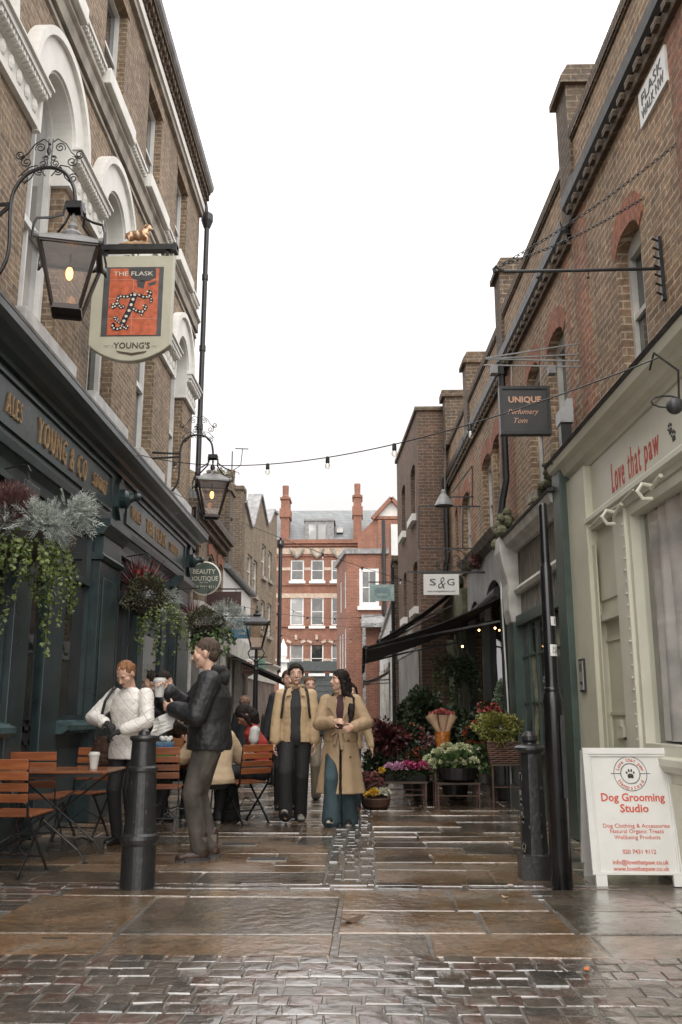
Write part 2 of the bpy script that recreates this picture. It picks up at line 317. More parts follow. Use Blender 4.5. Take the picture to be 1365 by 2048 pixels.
# wall frames
LX = -3.37
def FL(s, o, z): return (LX+o, s, z)                     # left side of the street, faces +x
def FR(s, o, z): return (RA+RB*s-o, s, z)                # right side, faces -x
def frameY(Y):                                           # faces the camera
    return lambda s, o, z: (s, Y-o, z)
def frame2(p, q, side=1):                                # through two ground points; s in metres from p; outward to the left*side
    p = Vector((p[0], p[1])); q = Vector((q[0], q[1])); d = (q-p).normalized(); n = Vector((-d.y, d.x))*side
    return lambda s, o, z: (p.x+d.x*s+n.x*o, p.y+d.y*s+n.y*o, z)
def wallgrid(mb, fr, s0, s1, z0, z1, holes=(), depth=.12, thick=.3):
    """wall slab with real openings; holes = (s0,s1,z0,z1[,arch rise])"""
    ss = sorted({s0, s1, *[h[0] for h in holes], *[h[1] for h in holes]}); zs = sorted({z0, z1, *[h[2] for h in holes], *[h[3] for h in holes]})
    for a, b_ in zip(ss, ss[1:]):
        for c, d in zip(zs, zs[1:]):
            ms, mz = (a+b_)/2, (c+d)/2
            if any(h[0] < ms < h[1] and h[2] < mz < h[3] for h in holes): continue
            mb.add([fr(a,0,c), fr(b_,0,c), fr(b_,0,d), fr(a,0,d)], [(0,1,2,3)])
    for h in holes:
        a, b_, c, d = h[:4]; t = -thick
        mb.add([fr(a,0,c), fr(b_,0,c), fr(b_,0,d), fr(a,0,d), fr(a,t,c), fr(b_,t,c), fr(b_,t,d), fr(a,t,d)], [(0,1,5,4),(1,2,6,5),(3,0,4,7)]+([] if len(h) > 4 and h[4] else [(2,3,7,6)]))
        if len(h) > 4 and h[4]:
            rise = h[4]; n = 10; m = (a+b_)/2; hw = (b_-a)/2; sp = d-rise
            arc = [(m-hw*math.cos(math.pi*i/n), sp+rise*math.sin(math.pi*i/n)) for i in range(n+1)]
            for i in range(n):
                (x0, y0), (x1, y1) = arc[i], arc[i+1]
                mb.add([fr(x0,0,y0), fr(x1,0,y1), fr(x1,0,d), fr(x0,0,d)], [(0,1,2,3)])
                mb.add([fr(x0,0,y0), fr(x1,0,y1), fr(x1,t,y1), fr(x0,t,y0)], [(0,1,2,3)])
def shell(mb, fr, s0, s1, z0, z1, deep):
    """the rest of a building's box behind its front: sides, back and top"""
    a = [fr(s0,0,z0), fr(s1,0,z0), fr(s1,-deep,z0), fr(s0,-deep,z0), fr(s0,0,z1), fr(s1,0,z1), fr(s1,-deep,z1), fr(s0,-deep,z1)]
    mb.add(a, [(1,2,6,5),(2,3,7,6),(3,0,4,7),(4,5,6,7)])
def sash(fr, s0, s1, z0, z1, parent, frame_m, glass_m, o=-.1, fw=.05, bars=(1, 0), mid=.5, rise=0, label=None, name='window'):
    """sash window: frame, meeting rail, glazing bars; pane is a sub-part"""
    mb = MB()
    mb.fb(fr, s0, s0+fw, o-.05, o+.02, z0, z1); mb.fb(fr, s1-fw, s1, o-.05, o+.02, z0, z1)
    mb.fb(fr, s0+fw, s1-fw, o-.05, o+.018, z0, z0+fw*1.3); mb.fb(fr, s0+fw, s1-fw, o-.05, o+.018, z1-fw-rise, z1)
    zm = z0+(z1-z0)*mid
    mb.fb(fr, s0+fw, s1-fw, o-.04, o+.01, zm-.025, zm+.025)
    for i in range(1, bars[0]):
        x = s0+(s1-s0)*i/bars[0]; mb.fb(fr, x-.012, x+.012, o-.035, o+.002, z0+fw, z1-fw)
    for lo, hi in ((z0, zm), (zm, z1)):
        for i in range(1, bars[1]+1):
            z = lo+(hi-lo)*i/(bars[1]+1); mb.fb(fr, s0+fw, s1-fw, o-.033, o, z-.012, z+.012)
    f = mb.build(name, frame_m, parent)
    g = MB(); g.fb(fr, s0+.01, s1-.01, o-.045, o-.02, z0+.02, zm); g.fb(fr, s0+.01, s1-.01, o-.06, o-.036, zm, z1-.01)
    g.build('pane', glass_m, f)
    return f
# ------------------------------------------------------------------ material library
M = {}
M['stock'] = brick('yellow stock brick', (.275,.19,.115), (.16,.105,.064), (.34,.285,.21), stain=(.06,.046,.032), stainamt=.6, third=(.09,.052,.032))
M['stockR'] = brick('weathered stock brick', (.31,.205,.12), (.18,.115,.068), (.44,.35,.245), stain=(.09,.07,.05), stainamt=.6, third=(.24,.10,.055))
M['stockdark'] = brick('sooty stock brick', (.12,.078,.045), (.07,.046,.03), (.19,.155,.115), stain=(.03,.026,.02), stainamt=.6)
M['redbrick'] = brick('red brick', (.27,.098,.055), (.19,.066,.038), (.3,.21,.16), stain=(.11,.055,.04), stainamt=.6)
M['redrub'] = brick('gauged red brick', (.34,.12,.06), (.22,.08,.045), (.3,.17,.12), stain=(.1,.05,.035), stainamt=.5, w_=.075, h_=.34, ms=.005)
M['redpier'] = brick('red pier brick', (.36,.135,.07), (.2,.085,.05), (.36,.27,.19), stain=(.12,.07,.045), stainamt=.85)
M['tallbrick'] = brick('brown brick', (.15,.08,.052), (.09,.052,.036), (.2,.15,.115), stain=(.035,.035,.022), stainamt=.6)
M['whitebrick'] = brick('white painted brick', (.62,.63,.62), (.56,.57,.56), (.5,.5,.5), stain=(.4,.4,.38), stainamt=.4, tone=.06)
M['farstock'] = brick('pale stock brick', (.25,.185,.115), (.15,.108,.07), (.23,.185,.135), stain=(.07,.055,.04), stainamt=.7)
M['stone'] = mat('weathered stone', (.27,.24,.2), .8, var=.4, scale=3, bump=.3)
M['stucco'] = mat('white stucco', (.66,.65,.61), .6, var=.12, scale=3, bump=.15)
M['white'] = mat('white gloss paint', (.62,.62,.6), .4, var=.1, scale=5)
M['offwhite'] = mat('dirty white paint', (.5,.49,.45), .55, var=.25, scale=4, bump=.2)
M['lead'] = mat('grey lead', (.2,.2,.2), .45, var=.35, scale=5, bump=.3)
M['leadl'] = mat('pale lead capping', (.42,.42,.41), .4, var=.25, scale=5, bump=.2)
M['pub'] = mat('dark teal paint', (.025,.042,.045), .32, var=.3, scale=4, bump=.12, bscale=9)
M['publ'] = mat('teal sill paint', (.045,.082,.085), .28, var=.3, scale=4, bump=.12)
M['black'] = mat('black iron', (.012,.012,.013), .38, var=.4, scale=12, bump=.2, bscale=30)
M['gloss'] = mat('black gloss paint', (.008,.008,.009), .2, var=.3, scale=9, bump=.06)
M['darkvoid'] = mat('dark interior', (.006,.006,.006), .9, var=.3)
M['gold'] = mat('worn gilt', (.42,.28,.15), .4, metal=.5, var=.3, scale=20)
M['glass'] = glassmat('window glass')
M['glassw'] = glassmat('window glass with pale blind', (.2,.2,.195), c2=(.42,.42,.41), sc=.8)
M['glasspub'] = glassmat('pub window glass', (.008,.01,.01), c2=(.03,.026,.02), rough=.02)
M['slate'] = brick('roof slates', (.17,.185,.19), (.12,.13,.14), (.06,.065,.07), stain=(.1,.11,.09), stainamt=.4, w_=.45, h_=.28, ms=.012, tone=.2, rough=.45)
M['sage'] = mat('sage green paint', (.50,.49,.38), .45, var=.08, scale=2.5, bump=.06, bscale=12)
M['sagel'] = mat('pale sage paint', (.56,.55,.45), .4, var=.08, scale=2.5, bump=.06, bscale=12)
M['green'] = mat('dark green paint', (.038,.062,.05), .4, var=.25, scale=4, bump=.15)
M['oldwood'] = mat('bare weathered fascia', (.2,.17,.12), .7, var=.5, scale=3, bump=.4, col2=(.05,.045,.035), stretch=(6,6,1.2))
M['greyplaster'] = mat('grey shop fascia', (.3,.3,.29), .6, var=.3, scale=2, bump=.2)
M['moss'] = mat('mossy mortar', (.16,.15,.09), .95, var=.5, scale=9, bump=.8, col2=(.07,.075,.04))
M['awning'] = mat('black awning cloth', (.014,.014,.013), .75, var=.3, scale=5, bump=.3, bscale=8)
M['teak'] = woodmat('wet teak slats', (.30,.10,.035), (.16,.05,.02), .3)
M['redpaint'] = mat('red lettering', (.42,.055,.04), .5, var=.1)
M['dark'] = mat('dark lettering', (.04,.04,.042), .5, var=.1)
M['cream'] = mat('cream lettering', (.6,.57,.48), .5, var=.1)
M['signwhite'] = mat('white board', (.66,.655,.62), .45, var=.05)
def colmat(name, c, rough=.6, **k): return mat(name, c, rough, **k)
# ------------------------------------------------------------------ ground
def groundmat(name, ramp, rlo, rhi, bump, nscale=3.):
    m, t, b = newmat(name); L = t.links
    g = N(t, 'ShaderNodeNewGeometry'); at = N(t, 'ShaderNodeAttribute', attribute_name='tint')
    n1 = N(t, 'ShaderNodeTexNoise', Scale=nscale, Detail=8., Roughness=.6); L.new(g.outputs['Position'], n1.inputs['Vector'])
    ad = N(t, 'ShaderNodeMath', operation='MULTIPLY_ADD'); L.new(n1.outputs[0], ad.inputs[0]); ad.inputs[1].default_value = 1.1; L.new(at.outputs['Fac'], ad.inputs[2])
    sb = N(t, 'ShaderNodeMath', operation='SUBTRACT'); L.new(ad.outputs[0], sb.inputs[0]); sb.inputs[1].default_value = .55
    rp = N(t, 'ShaderNodeValToRGB'); cr = rp.color_ramp
    while len(cr.elements) < len(ramp): cr.elements.new(.5)
    for e, (p, c) in zip(cr.elements, ramp): e.position = p; e.color = rgb(c)
    L.new(sb.outputs[0], rp.inputs[0])
    n3 = N(t, 'ShaderNodeTexNoise', Scale=26., Detail=4.); L.new(g.outputs['Position'], n3.inputs['Vector'])
    hv = N(t, 'ShaderNodeHueSaturation'); mr = N(t, 'ShaderNodeMapRange'); mr.inputs[1].default_value = .3; mr.inputs[2].default_value = .7; mr.inputs[3].default_value = .65; mr.inputs[4].default_value = 1.35
    L.new(n3.outputs[0], mr.inputs[0]); L.new(mr.outputs[0], hv.inputs['Value']); L.new(rp.outputs[0], hv.inputs['Color']); L.new(hv.outputs[0], b.inputs['Base Color'])
    nw = N(t, 'ShaderNodeTexNoise', Scale=1.3, Detail=5., Roughness=.6); mp = N(t, 'ShaderNodeMapping'); mp.inputs['Location'].default_value = (5,2,0); L.new(g.outputs['Position'], mp.inputs[0]); L.new(mp.outputs[0], nw.inputs['Vector'])
    rr = N(t, 'ShaderNodeMapRange'); rr.inputs[1].default_value = .38; rr.inputs[2].default_value = .62; rr.inputs[3].default_value = rlo; rr.inputs[4].default_value = rhi; L.new(nw.outputs[0], rr.inputs[0]); L.new(rr.outputs[0], b.inputs['Roughness'])
    bst = N(t, 'ShaderNodeMapRange'); bst.inputs[1].default_value = .38; bst.inputs[2].default_value = .62; bst.inputs[3].default_value = bump*.35; bst.inputs[4].default_value = bump; L.new(nw.outputs[0], bst.inputs[0])
    nb = N(t, 'ShaderNodeTexNoise', Scale=13., Detail=6., Roughness=.6); L.new(g.outputs['Position'], nb.inputs['Vector'])
    bp = N(t, 'ShaderNodeBump', Distance=.012); L.new(bst.outputs[0], bp.inputs['Strength']); L.new(nb.outputs[0], bp.inputs['Height']); L.new(bp.outputs[0], b.inputs['Normal'])
    b.inputs['Specular IOR Level'].default_value = .9
    wc = N(t, 'ShaderNodeMapRange'); wc.inputs[1].default_value = .44; wc.inputs[2].default_value = .56; wc.inputs[3].default_value = 1.; wc.inputs[4].default_value = .5; L.new(nw.outputs[0], wc.inputs[0]); L.new(wc.outputs[0], b.inputs['Coat Weight'])
    b.inputs['Coat Roughness'].default_value = .11; b.inputs['Coat IOR'].default_value = 1.75
    nc = N(t, 'ShaderNodeTexNoise', Scale=11., Detail=5.); L.new(g.outputs['Position'], nc.inputs['Vector']); bc = N(t, 'ShaderNodeBump', Strength=.6, Distance=.018); L.new(nc.outputs[0], bc.inputs['Height']); L.new(bc.outputs[0], b.inputs['Coat Normal'])
    return m
M['flag'] = groundmat('wet sandstone flags', [(0,(.055,.048,.038)),(.3,(.10,.08,.058)),(.55,(.15,.105,.064)),(.75,(.19,.115,.062)),(1,(.22,.19,.15))], .08, .34, .8)
M['sett'] = groundmat('wet brick setts', [(0,(.05,.045,.038)),(.35,(.085,.072,.058)),(.65,(.095,.07,.054)),(.88,(.10,.056,.043)),(1,(.13,.115,.095))], .06, .3, .7, 8.)
M['joint'] = groundmat('wet mortar joints', [(0,(.10,.09,.075)),(1,(.22,.2,.165))], .2, .5, .8)
M['asphalt'] = groundmat('wet asphalt patch', [(0,(.06,.058,.052)),(1,(.13,.125,.115))], .3, .6, 1.2, 30.)
gb = MB(); gb.add([(-120,-40,-.007),(120,-40,-.007),(120,240,-.007),(-120,240,-.007)], [(0,1,2,3)])
struct(gb.build('ground', M['joint'], fix=False))
def stone(mb, x0, x1, y0, y1, z=0., bev=.006, jit=.012, tint=None, dome=0.):
    g = random.gauss; j = lambda: g(0, jit*.5)
    a = [Vector((x0+j(), y0+j(), 0)), Vector((x1+j(), y0+j(), 0)), Vector((x1+j(), y1+j(), 0)), Vector((x0+j(), y1+j(), 0))]
    c = sum(a, Vector())/4; tz = g(0, .0022); tx = g(0, .004); ty = g(0, .005)
    top = []
    for p in a:
        d = (c-p); q = p+Vector((math.copysign(bev, d.x), math.copysign(bev, d.y), 0)); top.append((q.x, q.y, z+tz+(q.x-c.x)*tx+(q.y-c.y)*ty))
    vs = [(p.x, p.y, -.03) for p in a]+[(p.x, p.y, z-bev*.9) for p in a]+top
    fs = [(0,1,5,4),(1,2,6,5),(2,3,7,6),(3,0,4,7),(4,5,9,8),(5,6,10,9),(6,7,11,10),(7,4,8,11)]
    if dome:
        vs.append((c.x+g(0,.01), c.y, z+tz+dome)); fs += [(8,9,12),(9,10,12),(10,11,12),(11,8,12)]
    else: fs.append((8,9,10,11))
    mb.add(vs, fs, random.random() if tint is None else tint)
flags = MB(); y = 4.96
def rowfill(y0, y1, xa, xb, lo, hi, gap=.016, skip=()):
    x = xa
    while x < xb-.05:
        L_ = random.uniform(lo, hi); x1 = min(x+L_, xb)
        if xb-x1 < lo*.5: x1 = xb
        segs = [(x, x1)]
        for sx0, sx1 in skip:
            ns = []
            for p, q in segs:
                if q <= sx0 or p >= sx1: ns.append((p, q)); continue
                if p < sx0-.08: ns.append((p, sx0))
                if q > sx1+.08: ns.append((sx1, q))
            segs = ns
        for p, q in segs: stone(flags, p+gap/2, q-gap/2, y0+gap/2, y1-gap/2, tint=min(1, max(0, random.gauss(.5, .28))))
        x = x1
LE, RE = -3.3, 2.6
# near band of big slabs
for y0, y1 in ((4.96,5.43),(5.43,6.5),(6.5,6.78)):
    rowfill(y0, y1, -2.2 if y0 < 5.9 else -2.05, -.14, .65, 1.2, gap=.03)
for y0, y1 in ((4.96,5.47),(5.47,6.07),(6.07,6.78)): rowfill(y0, y1, -.14, 1.95, .5, .95, gap=.03)
stone(flags, -3.25, -2.24, 4.98, 5.95, tint=.12)                       # the big inspection slab
rowfill(4.96, 5.95, -4.6, -3.28, .6, .9)
rowfill(6.22, 6.78, 1.97, 3.1, .5, .8)
for sd_ in (0, 1):                                                     # each side of the channel laid in its own courses
    y = 6.98
    while y < 52:
        d = random.uniform(.28, .68) if y < 20 else random.uniform(.45, .8)
        if sd_: rowfill(y, y+d, .12, RE+.1-.03*y if y < 18 else 1.6, .45, 1.15, gap=.013)
        elif random.random() < .35 and d > .5:                        # a course broken into a deep slab beside two shallow ones
            m = random.uniform(-2.4, -1.2); rowfill(y, y+d, -3.4, m, .6, 1.1, gap=.013); rowfill(y, y+d*.5, m, -.28, .5, 1.2, gap=.013); rowfill(y+d*.5, y+d, m, -.28, .5, 1.2, gap=.013)
        else: rowfill(y, y+d, -3.4, -.28, .5, 1.3, gap=.013)
        y += d
struct(flags.build('pavement', M['flag'], bevel=0, fix=False))
st = MB(); y = 3.0
while y < 4.9:                                                        # road of brick setts, rows across the street
    d = random.uniform(.122, .14); x = -4.6+random.random()*.2
    while x < 4.6:
        L_ = random.uniform(.11, .175)
        stone(st, x+.006, x+L_-.006, y+.005, y+d-.005, z=random.gauss(-.001,.0015), bev=.004, jit=.01, dome=random.uniform(.001,.003)); x += L_
    y += d
def setts(x0, x1, y0, y1, wx, wy, rot=0, tint=None):
    yy = y0
    while yy < y1-.02:
        xx = x0-random.random()*wx*.5
        while xx < x1:
            a = max(x0, xx)+.006; b_ = min(x1, xx+wx)-.006
            if b_-a > .03: stone(st, a, b_, yy+.006, yy+wy-.006, z=random.gauss(0,.0015), bev=.005, jit=.008, dome=.001, tint=tint)
            xx += wx*random.uniform(.85, 1.15)
        yy += wy
setts(-4.4, -2.12, 6.0, 7.0, .2, .11)                                  # square of setts before the pub
setts(-4.4, 1.9, 6.81, 6.95, .3, .12)                                  # thin kerb course
for xx in (-.27, -.14, -.01):                                          # drainage channel down the lane
    setts(xx, xx+.12, 6.98, 45, .12, .2, tint=.3)
setts(1.15, 1.75, 6.45, 6.75, .2, .1)
struct(st.build('road_setts', M['sett'], fix=False))
ap = MB(); ap.add([(2.0,4.98,.0),(4.5,4.98,.0),(4.5,6.2,.0),(2.0,6.2,.0)], [(0,1,2,3)]); struct(ap.build('asphalt_patch', M['asphalt'], fix=False))

def cover(label, u, v, w_, d):
    p = gnd(u, v); t = thing('inspection_cover', label, 'cover', (p.x, p.y, 0), 'small metal covers set in the paving'); mb = MB(); mb.box(p.x-w_/2, p.x+w_/2, p.y-d/2, p.y+d/2, -.01, .006); mb.build('frame', mat('worn steel rim', (.2,.19,.17), .35, metal=.6) if 'worn steel rim' not in MATS else MATS['worn steel rim'], t)
    mb = MB(); mb.box(p.x-w_/2+.018, p.x+w_/2-.018, p.y-d/2+.018, p.y+d/2-.018, 0, .0085); mb.build('lid', M['black'], t)
cover('small rectangular cover nearer the bollard and the standing man', 535, 1719, .34, .17); cover('small rectangular cover farther up the lane behind the standing man', 478, 1689, .36, .16)
mb = base(MB(), tuple(gnd(110, 1877))); p = gnd(110, 1877); mb.box(p.x-.07, p.x+.07, p.y-.008, p.y+.008, 0, .004); o = mb.build('lifting_slot', mat('dark slot', (.01,.01,.01), .8)); tag(o, 'dark lifting slot in the big slab at the lower left', 'slot')
for lb, u, v, c_, rz in (('curled brown leaf lying on the pale wet slab in the centre', 702, 1845, (.10,.05,.025), .4), ('tiny orange scrap on the setts at the lower right', 1173, 1943, (.5,.15,.04), 1.), ('thin pale leaf on the slab left of the bare centre', 1010, 1797, (.4,.3,.18), 2.2)):
    p = gnd(u, v); mb = base(MB(), tuple(p)); L_ = .09 if v == 1845 else .03; n = 8; ring_ = [(p.x+L_*math.cos(a)*math.cos(rz)-L_*.45*math.sin(a)*math.sin(rz), p.y+L_*math.cos(a)*math.sin(rz)+L_*.45*math.sin(a)*math.cos(rz), .008+.35*L_*abs(math.cos(a))) for a in [2*math.pi*i/n for i in range(n)]]
    mb.add(ring_+[(p.x, p.y, .008)]+[(x, y, z-.004) for x, y, z in ring_]+[(p.x, p.y, .004)], [(i, (i+1)%n, n) for i in range(n)]+[(n+1+(i+1)%n, n+1+i, 2*n+1) for i in range(n)]+[(i, n+1+i, n+1+(i+1)%n, (i+1)%n) for i in range(n)])
    tag(mb.build('fallen_leaf' if L_ > .05 or v == 1797 else 'litter_scrap', mat('leaf '+str(u), c_, .6)), lb, 'leaf' if v != 1943 else 'litter')
# ------------------------------------------------------------------ the public house on the left
pub = thing('pub_building', 'yellow brick Victorian pub with white arched windows above a dark teal shopfront', 'pub', (LX, 10, 0))
P0, P1 = 1.0, 17.2
C1 = [1.75, 4.05, 6.35, 8.67, 10.97, 13.33, 15.7]
C2 = [1.6, 3.9, 6.15, 8.45, 10.75, 13.1, 15.4]
wl = MB()
holes = [(c-.53, c+.53, 5.05, 8.13, .53) for c in C1 if c > 2]+[(c-.48, c+.48, 9.42, 11.2) for c in C2 if c > 2]
wallgrid(wl, FL, P0, P1, 4.0, 12.1, holes, thick=.3); shell(wl, FL, P0, P1, 0, 12.1, 8)
wl.build('brick_wall', M['stock'], pub)
for c in C1[1:]:
    mb = MB(); n = 22; sp = 7.6
    def ring(r0, r1, o0, o1, z_lo):
        out = [(c-r1, z_lo)]+[(c-r1*math.cos(math.pi*i/n), sp+r1*math.sin(math.pi*i/n)) for i in range(n+1)]+[(c+r1, z_lo)]
        inn = [(c-r0, z_lo)]+[(c-r0*math.cos(math.pi*i/n), sp+r0*math.sin(math.pi*i/n)) for i in range(n+1)]+[(c+r0, z_lo)]
        for i in range(len(out)-1):
            q = [inn[i], out[i], out[i+1], inn[i+1]]
            mb.add([FL(s, o0, z) for s, z in q]+[FL(s, o1, z) for s, z in q], [(4,5,6,7),(0,1,5,4),(1,2,6,5),(2,3,7,6),(3,0,4,7),(3,2,1,0)])
    ring(.5, .88, -.02, .10, 7.57); ring(.84, .93, .0, .15, 7.57); ring(.47, .53, -.3, .07, 7.1)
    mb.build('arch_surround', M['stucco'], pub)
    w_ = MB()                                             # arched sash window
    o = -.2
    w_.fb(FL, c-.5, c-.42, o-.04, o+.05, 5.05, 7.6); w_.fb(FL, c+.42, c+.5, o-.04, o+.05, 5.05, 7.6)
    for r0, r1 in ((.42, .5),):
        for i in range(14):
            a, b = math.pi*i/14, math.pi*(i+1)/14
            q = [(c-r0*math.cos(a), sp+r0*math.sin(a)), (c-r1*math.cos(a), sp+r1*math.sin(a)), (c-r1*math.cos(b), sp+r1*math.sin(b)), (c-r0*math.cos(b), sp+r0*math.sin(b))]
            w_.add([FL(s, o-.04, z) for s, z in q]+[FL(s, o+.05, z) for s, z in q], [(4,5,6,7),(0,1,5,4),(1,2,6,5),(2,3,7,6),(3,0,4,7)])
    w_.fb(FL, c-.42, c+.42, o-.03, o+.06, 6.28, 6.36); w_.fb(FL, c-.42, c+.42, o-.03, o+.05, 5.05, 5.14); w_.fb(FL, c-.015, c+.015, o-.03, o+.03, 5.14, 8.0)
    f = w_.build('window', M['white'], pub)
    g = MB(); g.fpoly(FL, [(c-.49, 5.06), (c+.49, 5.06), (c+.49, 7.6)]+[(c+.49*math.cos(math.pi*i/12), 7.6+.49*math.sin(math.pi*i/12)) for i in range(1, 12)]+[(c-.49, 7.6)], o-.02, o-.01)
    g.build('pane', M['glassw' if c < 9 else 'glass'], f)
    sl = MB(); sl.fb(FL, c-.78, c+.78, 0, .2, 4.78, 5.02); sl.build('window_sill', M['leadl'], pub, bevel=.01)
cap = MB()
ed = [(a+.53, b-.53) for a, b in zip(C1, C1[1:])]+[(C1[-1]+.53, P1+.02)]
caps = []
for a, b in ed:
    mb = MB()
    mb.fb(FL, a-.03, b+.03, 0, .06, 7.12, 7.2); mb.fb(FL, a, b, 0, .04, 7.2, 7.42); mb.fb(FL, a-.03, b+.03, 0, .16, 7.5, 7.57); mb.fb(FL, a-.05, b+.05, .0, .19, 7.572, 7.6)
    mb.prof(FL, a-.02, b+.02, [(0,7.42),(.05,7.42),(.09,7.46),(.12,7.5),(0,7.5)])
    k = int((b-a)/.07)
    for i in range(k):
        s = a+(i+.5)*(b-a)/k; mb.fb(FL, s-.02, s+.02, .04, .145, 7.44, 7.497)
        if i % 3 == 1:                                     # leaf carving under the dentils
            p = FL(s, .045, 7.31); mb.ell(p, (.03, .06, .085), nu=8, nv=5)
    mb.build('pier_capital', M['stucco'], pub)
# string course, sills and dentils of the top floor
mb = MB(); mb.fb(FL, P0, P1, 0, .06, 8.86, 9.06); mb.prof(FL, P0, P1, [(0,9.06),(.06,9.06),(.1,9.1),(.1,9.14),(0,9.18)]); mb.fb(FL, P0, P1, 0, .03, 8.74, 8.8)
mb.fb(FL, P0, P1, 0, .07, 11.5, 11.62); mb.build('stone_string_course', M['stone'], pub)
for c in C2[1:]:
    mb = MB(); mb.fb(FL, c-.66, c+.66, .001, .17, 9.2, 9.42); mb.build('window_sill', M['stucco'], pub, bevel=.01)
    a, b = c+.68, c+2.3-.68
    mb = MB(); mb.fb(FL, a, b, 0, .05, 9.26, 9.3)
    k = int((b-a)/.075)
    for i in range(k): s = a+(i+.5)*(b-a)/k; mb.fb(FL, s-.02, s+.02, .001, .1, 9.3, 9.38)
    mb.fb(FL, a, b, 0, .12, 9.38, 9.43)
    if b < P1: mb.build('dentil_band', M['stucco'], pub)
    sash(FL, c-.48, c+.48, 9.44, 11.2, pub, M['white'], M['glass'], o=-.14)
    r = MB(); r.fb(FL, c-.55, c+.55, .001, .012, 11.2, 11.45); r.build('window_head', M['stock'], pub)
mb = MB()
mb.fb(FL, P0, P1+.03, 0, .1, 11.64, 11.8); mb.build('painted_cornice_band', M['stucco'], pub)
mb = MB(); k = int((P1-P0)/.17)
for i in range(k+1):
    s = P0+i*.17; mb.fb(FL, s, s+.09, 0, .13, 11.82, 11.93); mb.fb(FL, s+.04, s+.13, 0, .18, 11.93, 12.05)
mb.fb(FL, P0, P1+.05, 0, .21, 12.05, 12.12); mb.build('brick_corbel_table', M['stockdark'], pub)
mb = MB(); mb.prof(FL, P0, P1+.08, [(-.3,12.12),(.22,12.12),(.26,12.16),(.28,12.24),(.27,12.27),(-.3,12.34)]); mb.build('coping', M['lead'], pub)
# drainpipe on the far corner
mb = MB(); px, py = LX+.13, P1+.16
mb.tube([(px,py,4.3),(px,py,11.35)], .055, 12)
for z in (5.2, 6.9, 8.6, 10.2): mb.tube([(px,py,z-.06),(px,py,z+.06)], .07, 12)
mb.lathe([(.07,0),(.09,.05),(.13,.16),(.13,.3),(.12,.32)], (px,py,11.35), 12); mb.tube([(px,py,11.6),(px-.05,py-.05,11.95),(px-.2,py-.1,12.1)], .05, 8)
mb.build('drainpipe', M['black'], pub)
mb = MB(); mb.tube([(px+.02,py,.0),(px+.02,py,3.5),(px+.05,py,4.3)], .05, 12)
# ---- shopfront
sf = MB()
sf.fb(FL, P0, P1, .0, .12, 3.62, 4.42)                                     # fascia board
sf.prof(FL, P0, P1+.06, [(.12,4.34),(.16,4.34),(.17,4.40),(.24,4.42),(.26,4.47),(.34,4.50),(.40,4.53),(.40,4.60),(.12,4.62)])
sf.prof(FL, P0, P1+.02, [(.12,3.58),(.18,3.58),(.19,3.66),(.15,3.70),(.12,3.70)]); sf.prof(FL, P0, P1, [(0,3.4),(.09,3.4),(.1,3.5),(.14,3.58),(0,3.58)])
f = sf.build('fascia', M['pub'], pub)
mb = MB(); mb.prof(FL, P0, P1+.05, [(0,4.62),(.405,4.605),(.41,4.635),(.2,4.68),(.03,4.8),(0,4.8)]); mb.build('lead_flashing', M['lead'], pub)
def panel(a, b):
    m_ = MB(); z0, z1 = 3.78, 4.27; t = .03
    m_.fb(FL, a, b, .12, .145, z1-t, z1); m_.fb(FL, a, b, .12, .145, z0, z0+t); m_.fb(FL, a, a+t, .12, .145, z0+t, z1-t); m_.fb(FL, b-t, b, .12, .145, z0+t, z1-t)
    m_.build('raised_border', M['pub'], f)
for a, b in ((5.3, 11.35), (12.1, 16.35)): panel(a, b)
for s in (5.0, 11.72, 16.75):                                              # turned bosses between the panels
    m_ = MB(); m_.fpoly(FL, [(s-.16,3.9),(s,3.74),(s+.16,3.9),(s+.16,4.2),(s,4.34),(s-.16,4.2)], .12, .17)
    m_.tube([FL(s,.17,4.04), FL(s,.24,4.04), FL(s,.28,4.05), FL(s,.36,4.06)], [.13,.13,.07,.045], 14); m_.ell(FL(s,.37,4.06), .06, nu=10, nv=8)
    m_.build('turned_boss', M['pub'], f, smooth=False)
def letters(s, u0, v0, u1, v1, h, frame, X, parent, m_, flip=False, o0=.12, o1=.15, bold=.006, spacing=1.15, at=None):
    at = at or (lambda u, v: atx(u, v, X))
    a, b = at(u0, v0), at(u1, v1); mb = MB()
    text(mb, s, frame, (a.y+b.y)/2, (a.z+b.z)/2, h, o0, o1, bold, width=abs(b.y-a.y), flip=flip, spacing=spacing)
    return mb.build('lettering', m_, parent)
for s, u0, v0, u1, v1, h in (('ALES', 17,823, 48,838, .2), ('YOUNG & CO', 80,884, 177,945, .27), ('STOUT', 190,975, 216,985, .17), ('WINES', 266,1040, 285,1047, .17), ('THE FLASK', 296,1073, 335,1091, .22), ('SPIRITS', 342,1105, 358,1110, .15)):
    a, b = atx(u0, v0, LX+.15), atx(u1, v1, LX+.15); mb = MB()
    text(mb, s, FL, (a.y+b.y)/2, 4.02, h, .12, .138, .002, width=b.y-a.y, spacing=1.45)
    # little serifs
    mb.build('lettering', M['gold'], f)
def pilaster(a, b, o=.2):
    m_ = MB(); m_.fb(FL, a, b, .0, o, .32, 3.05); m_.fb(FL, a-.04, b+.04, 0, o+.05, .0, .32); m_.fb(FL, a+.12, b-.12, o, o+.02, .5, 2.85)
    m_.prof(FL, a-.05, b+.05, [(0,3.05),(o+.03,3.05),(o+.06,3.1),(o+.03,3.14),(0,3.14)]); m_.fb(FL, a+.02, b-.02, 0, o+.02, 3.14, 3.36)
    m_.prof(FL, a-.08, b+.08, [(0,3.36),(o+.03,3.36),(o+.07,3.42),(o+.12,3.48),(o+.12,3.56),(0,3.56)])
    m_.build('pilaster', M['pub'], pub, bevel=.006)
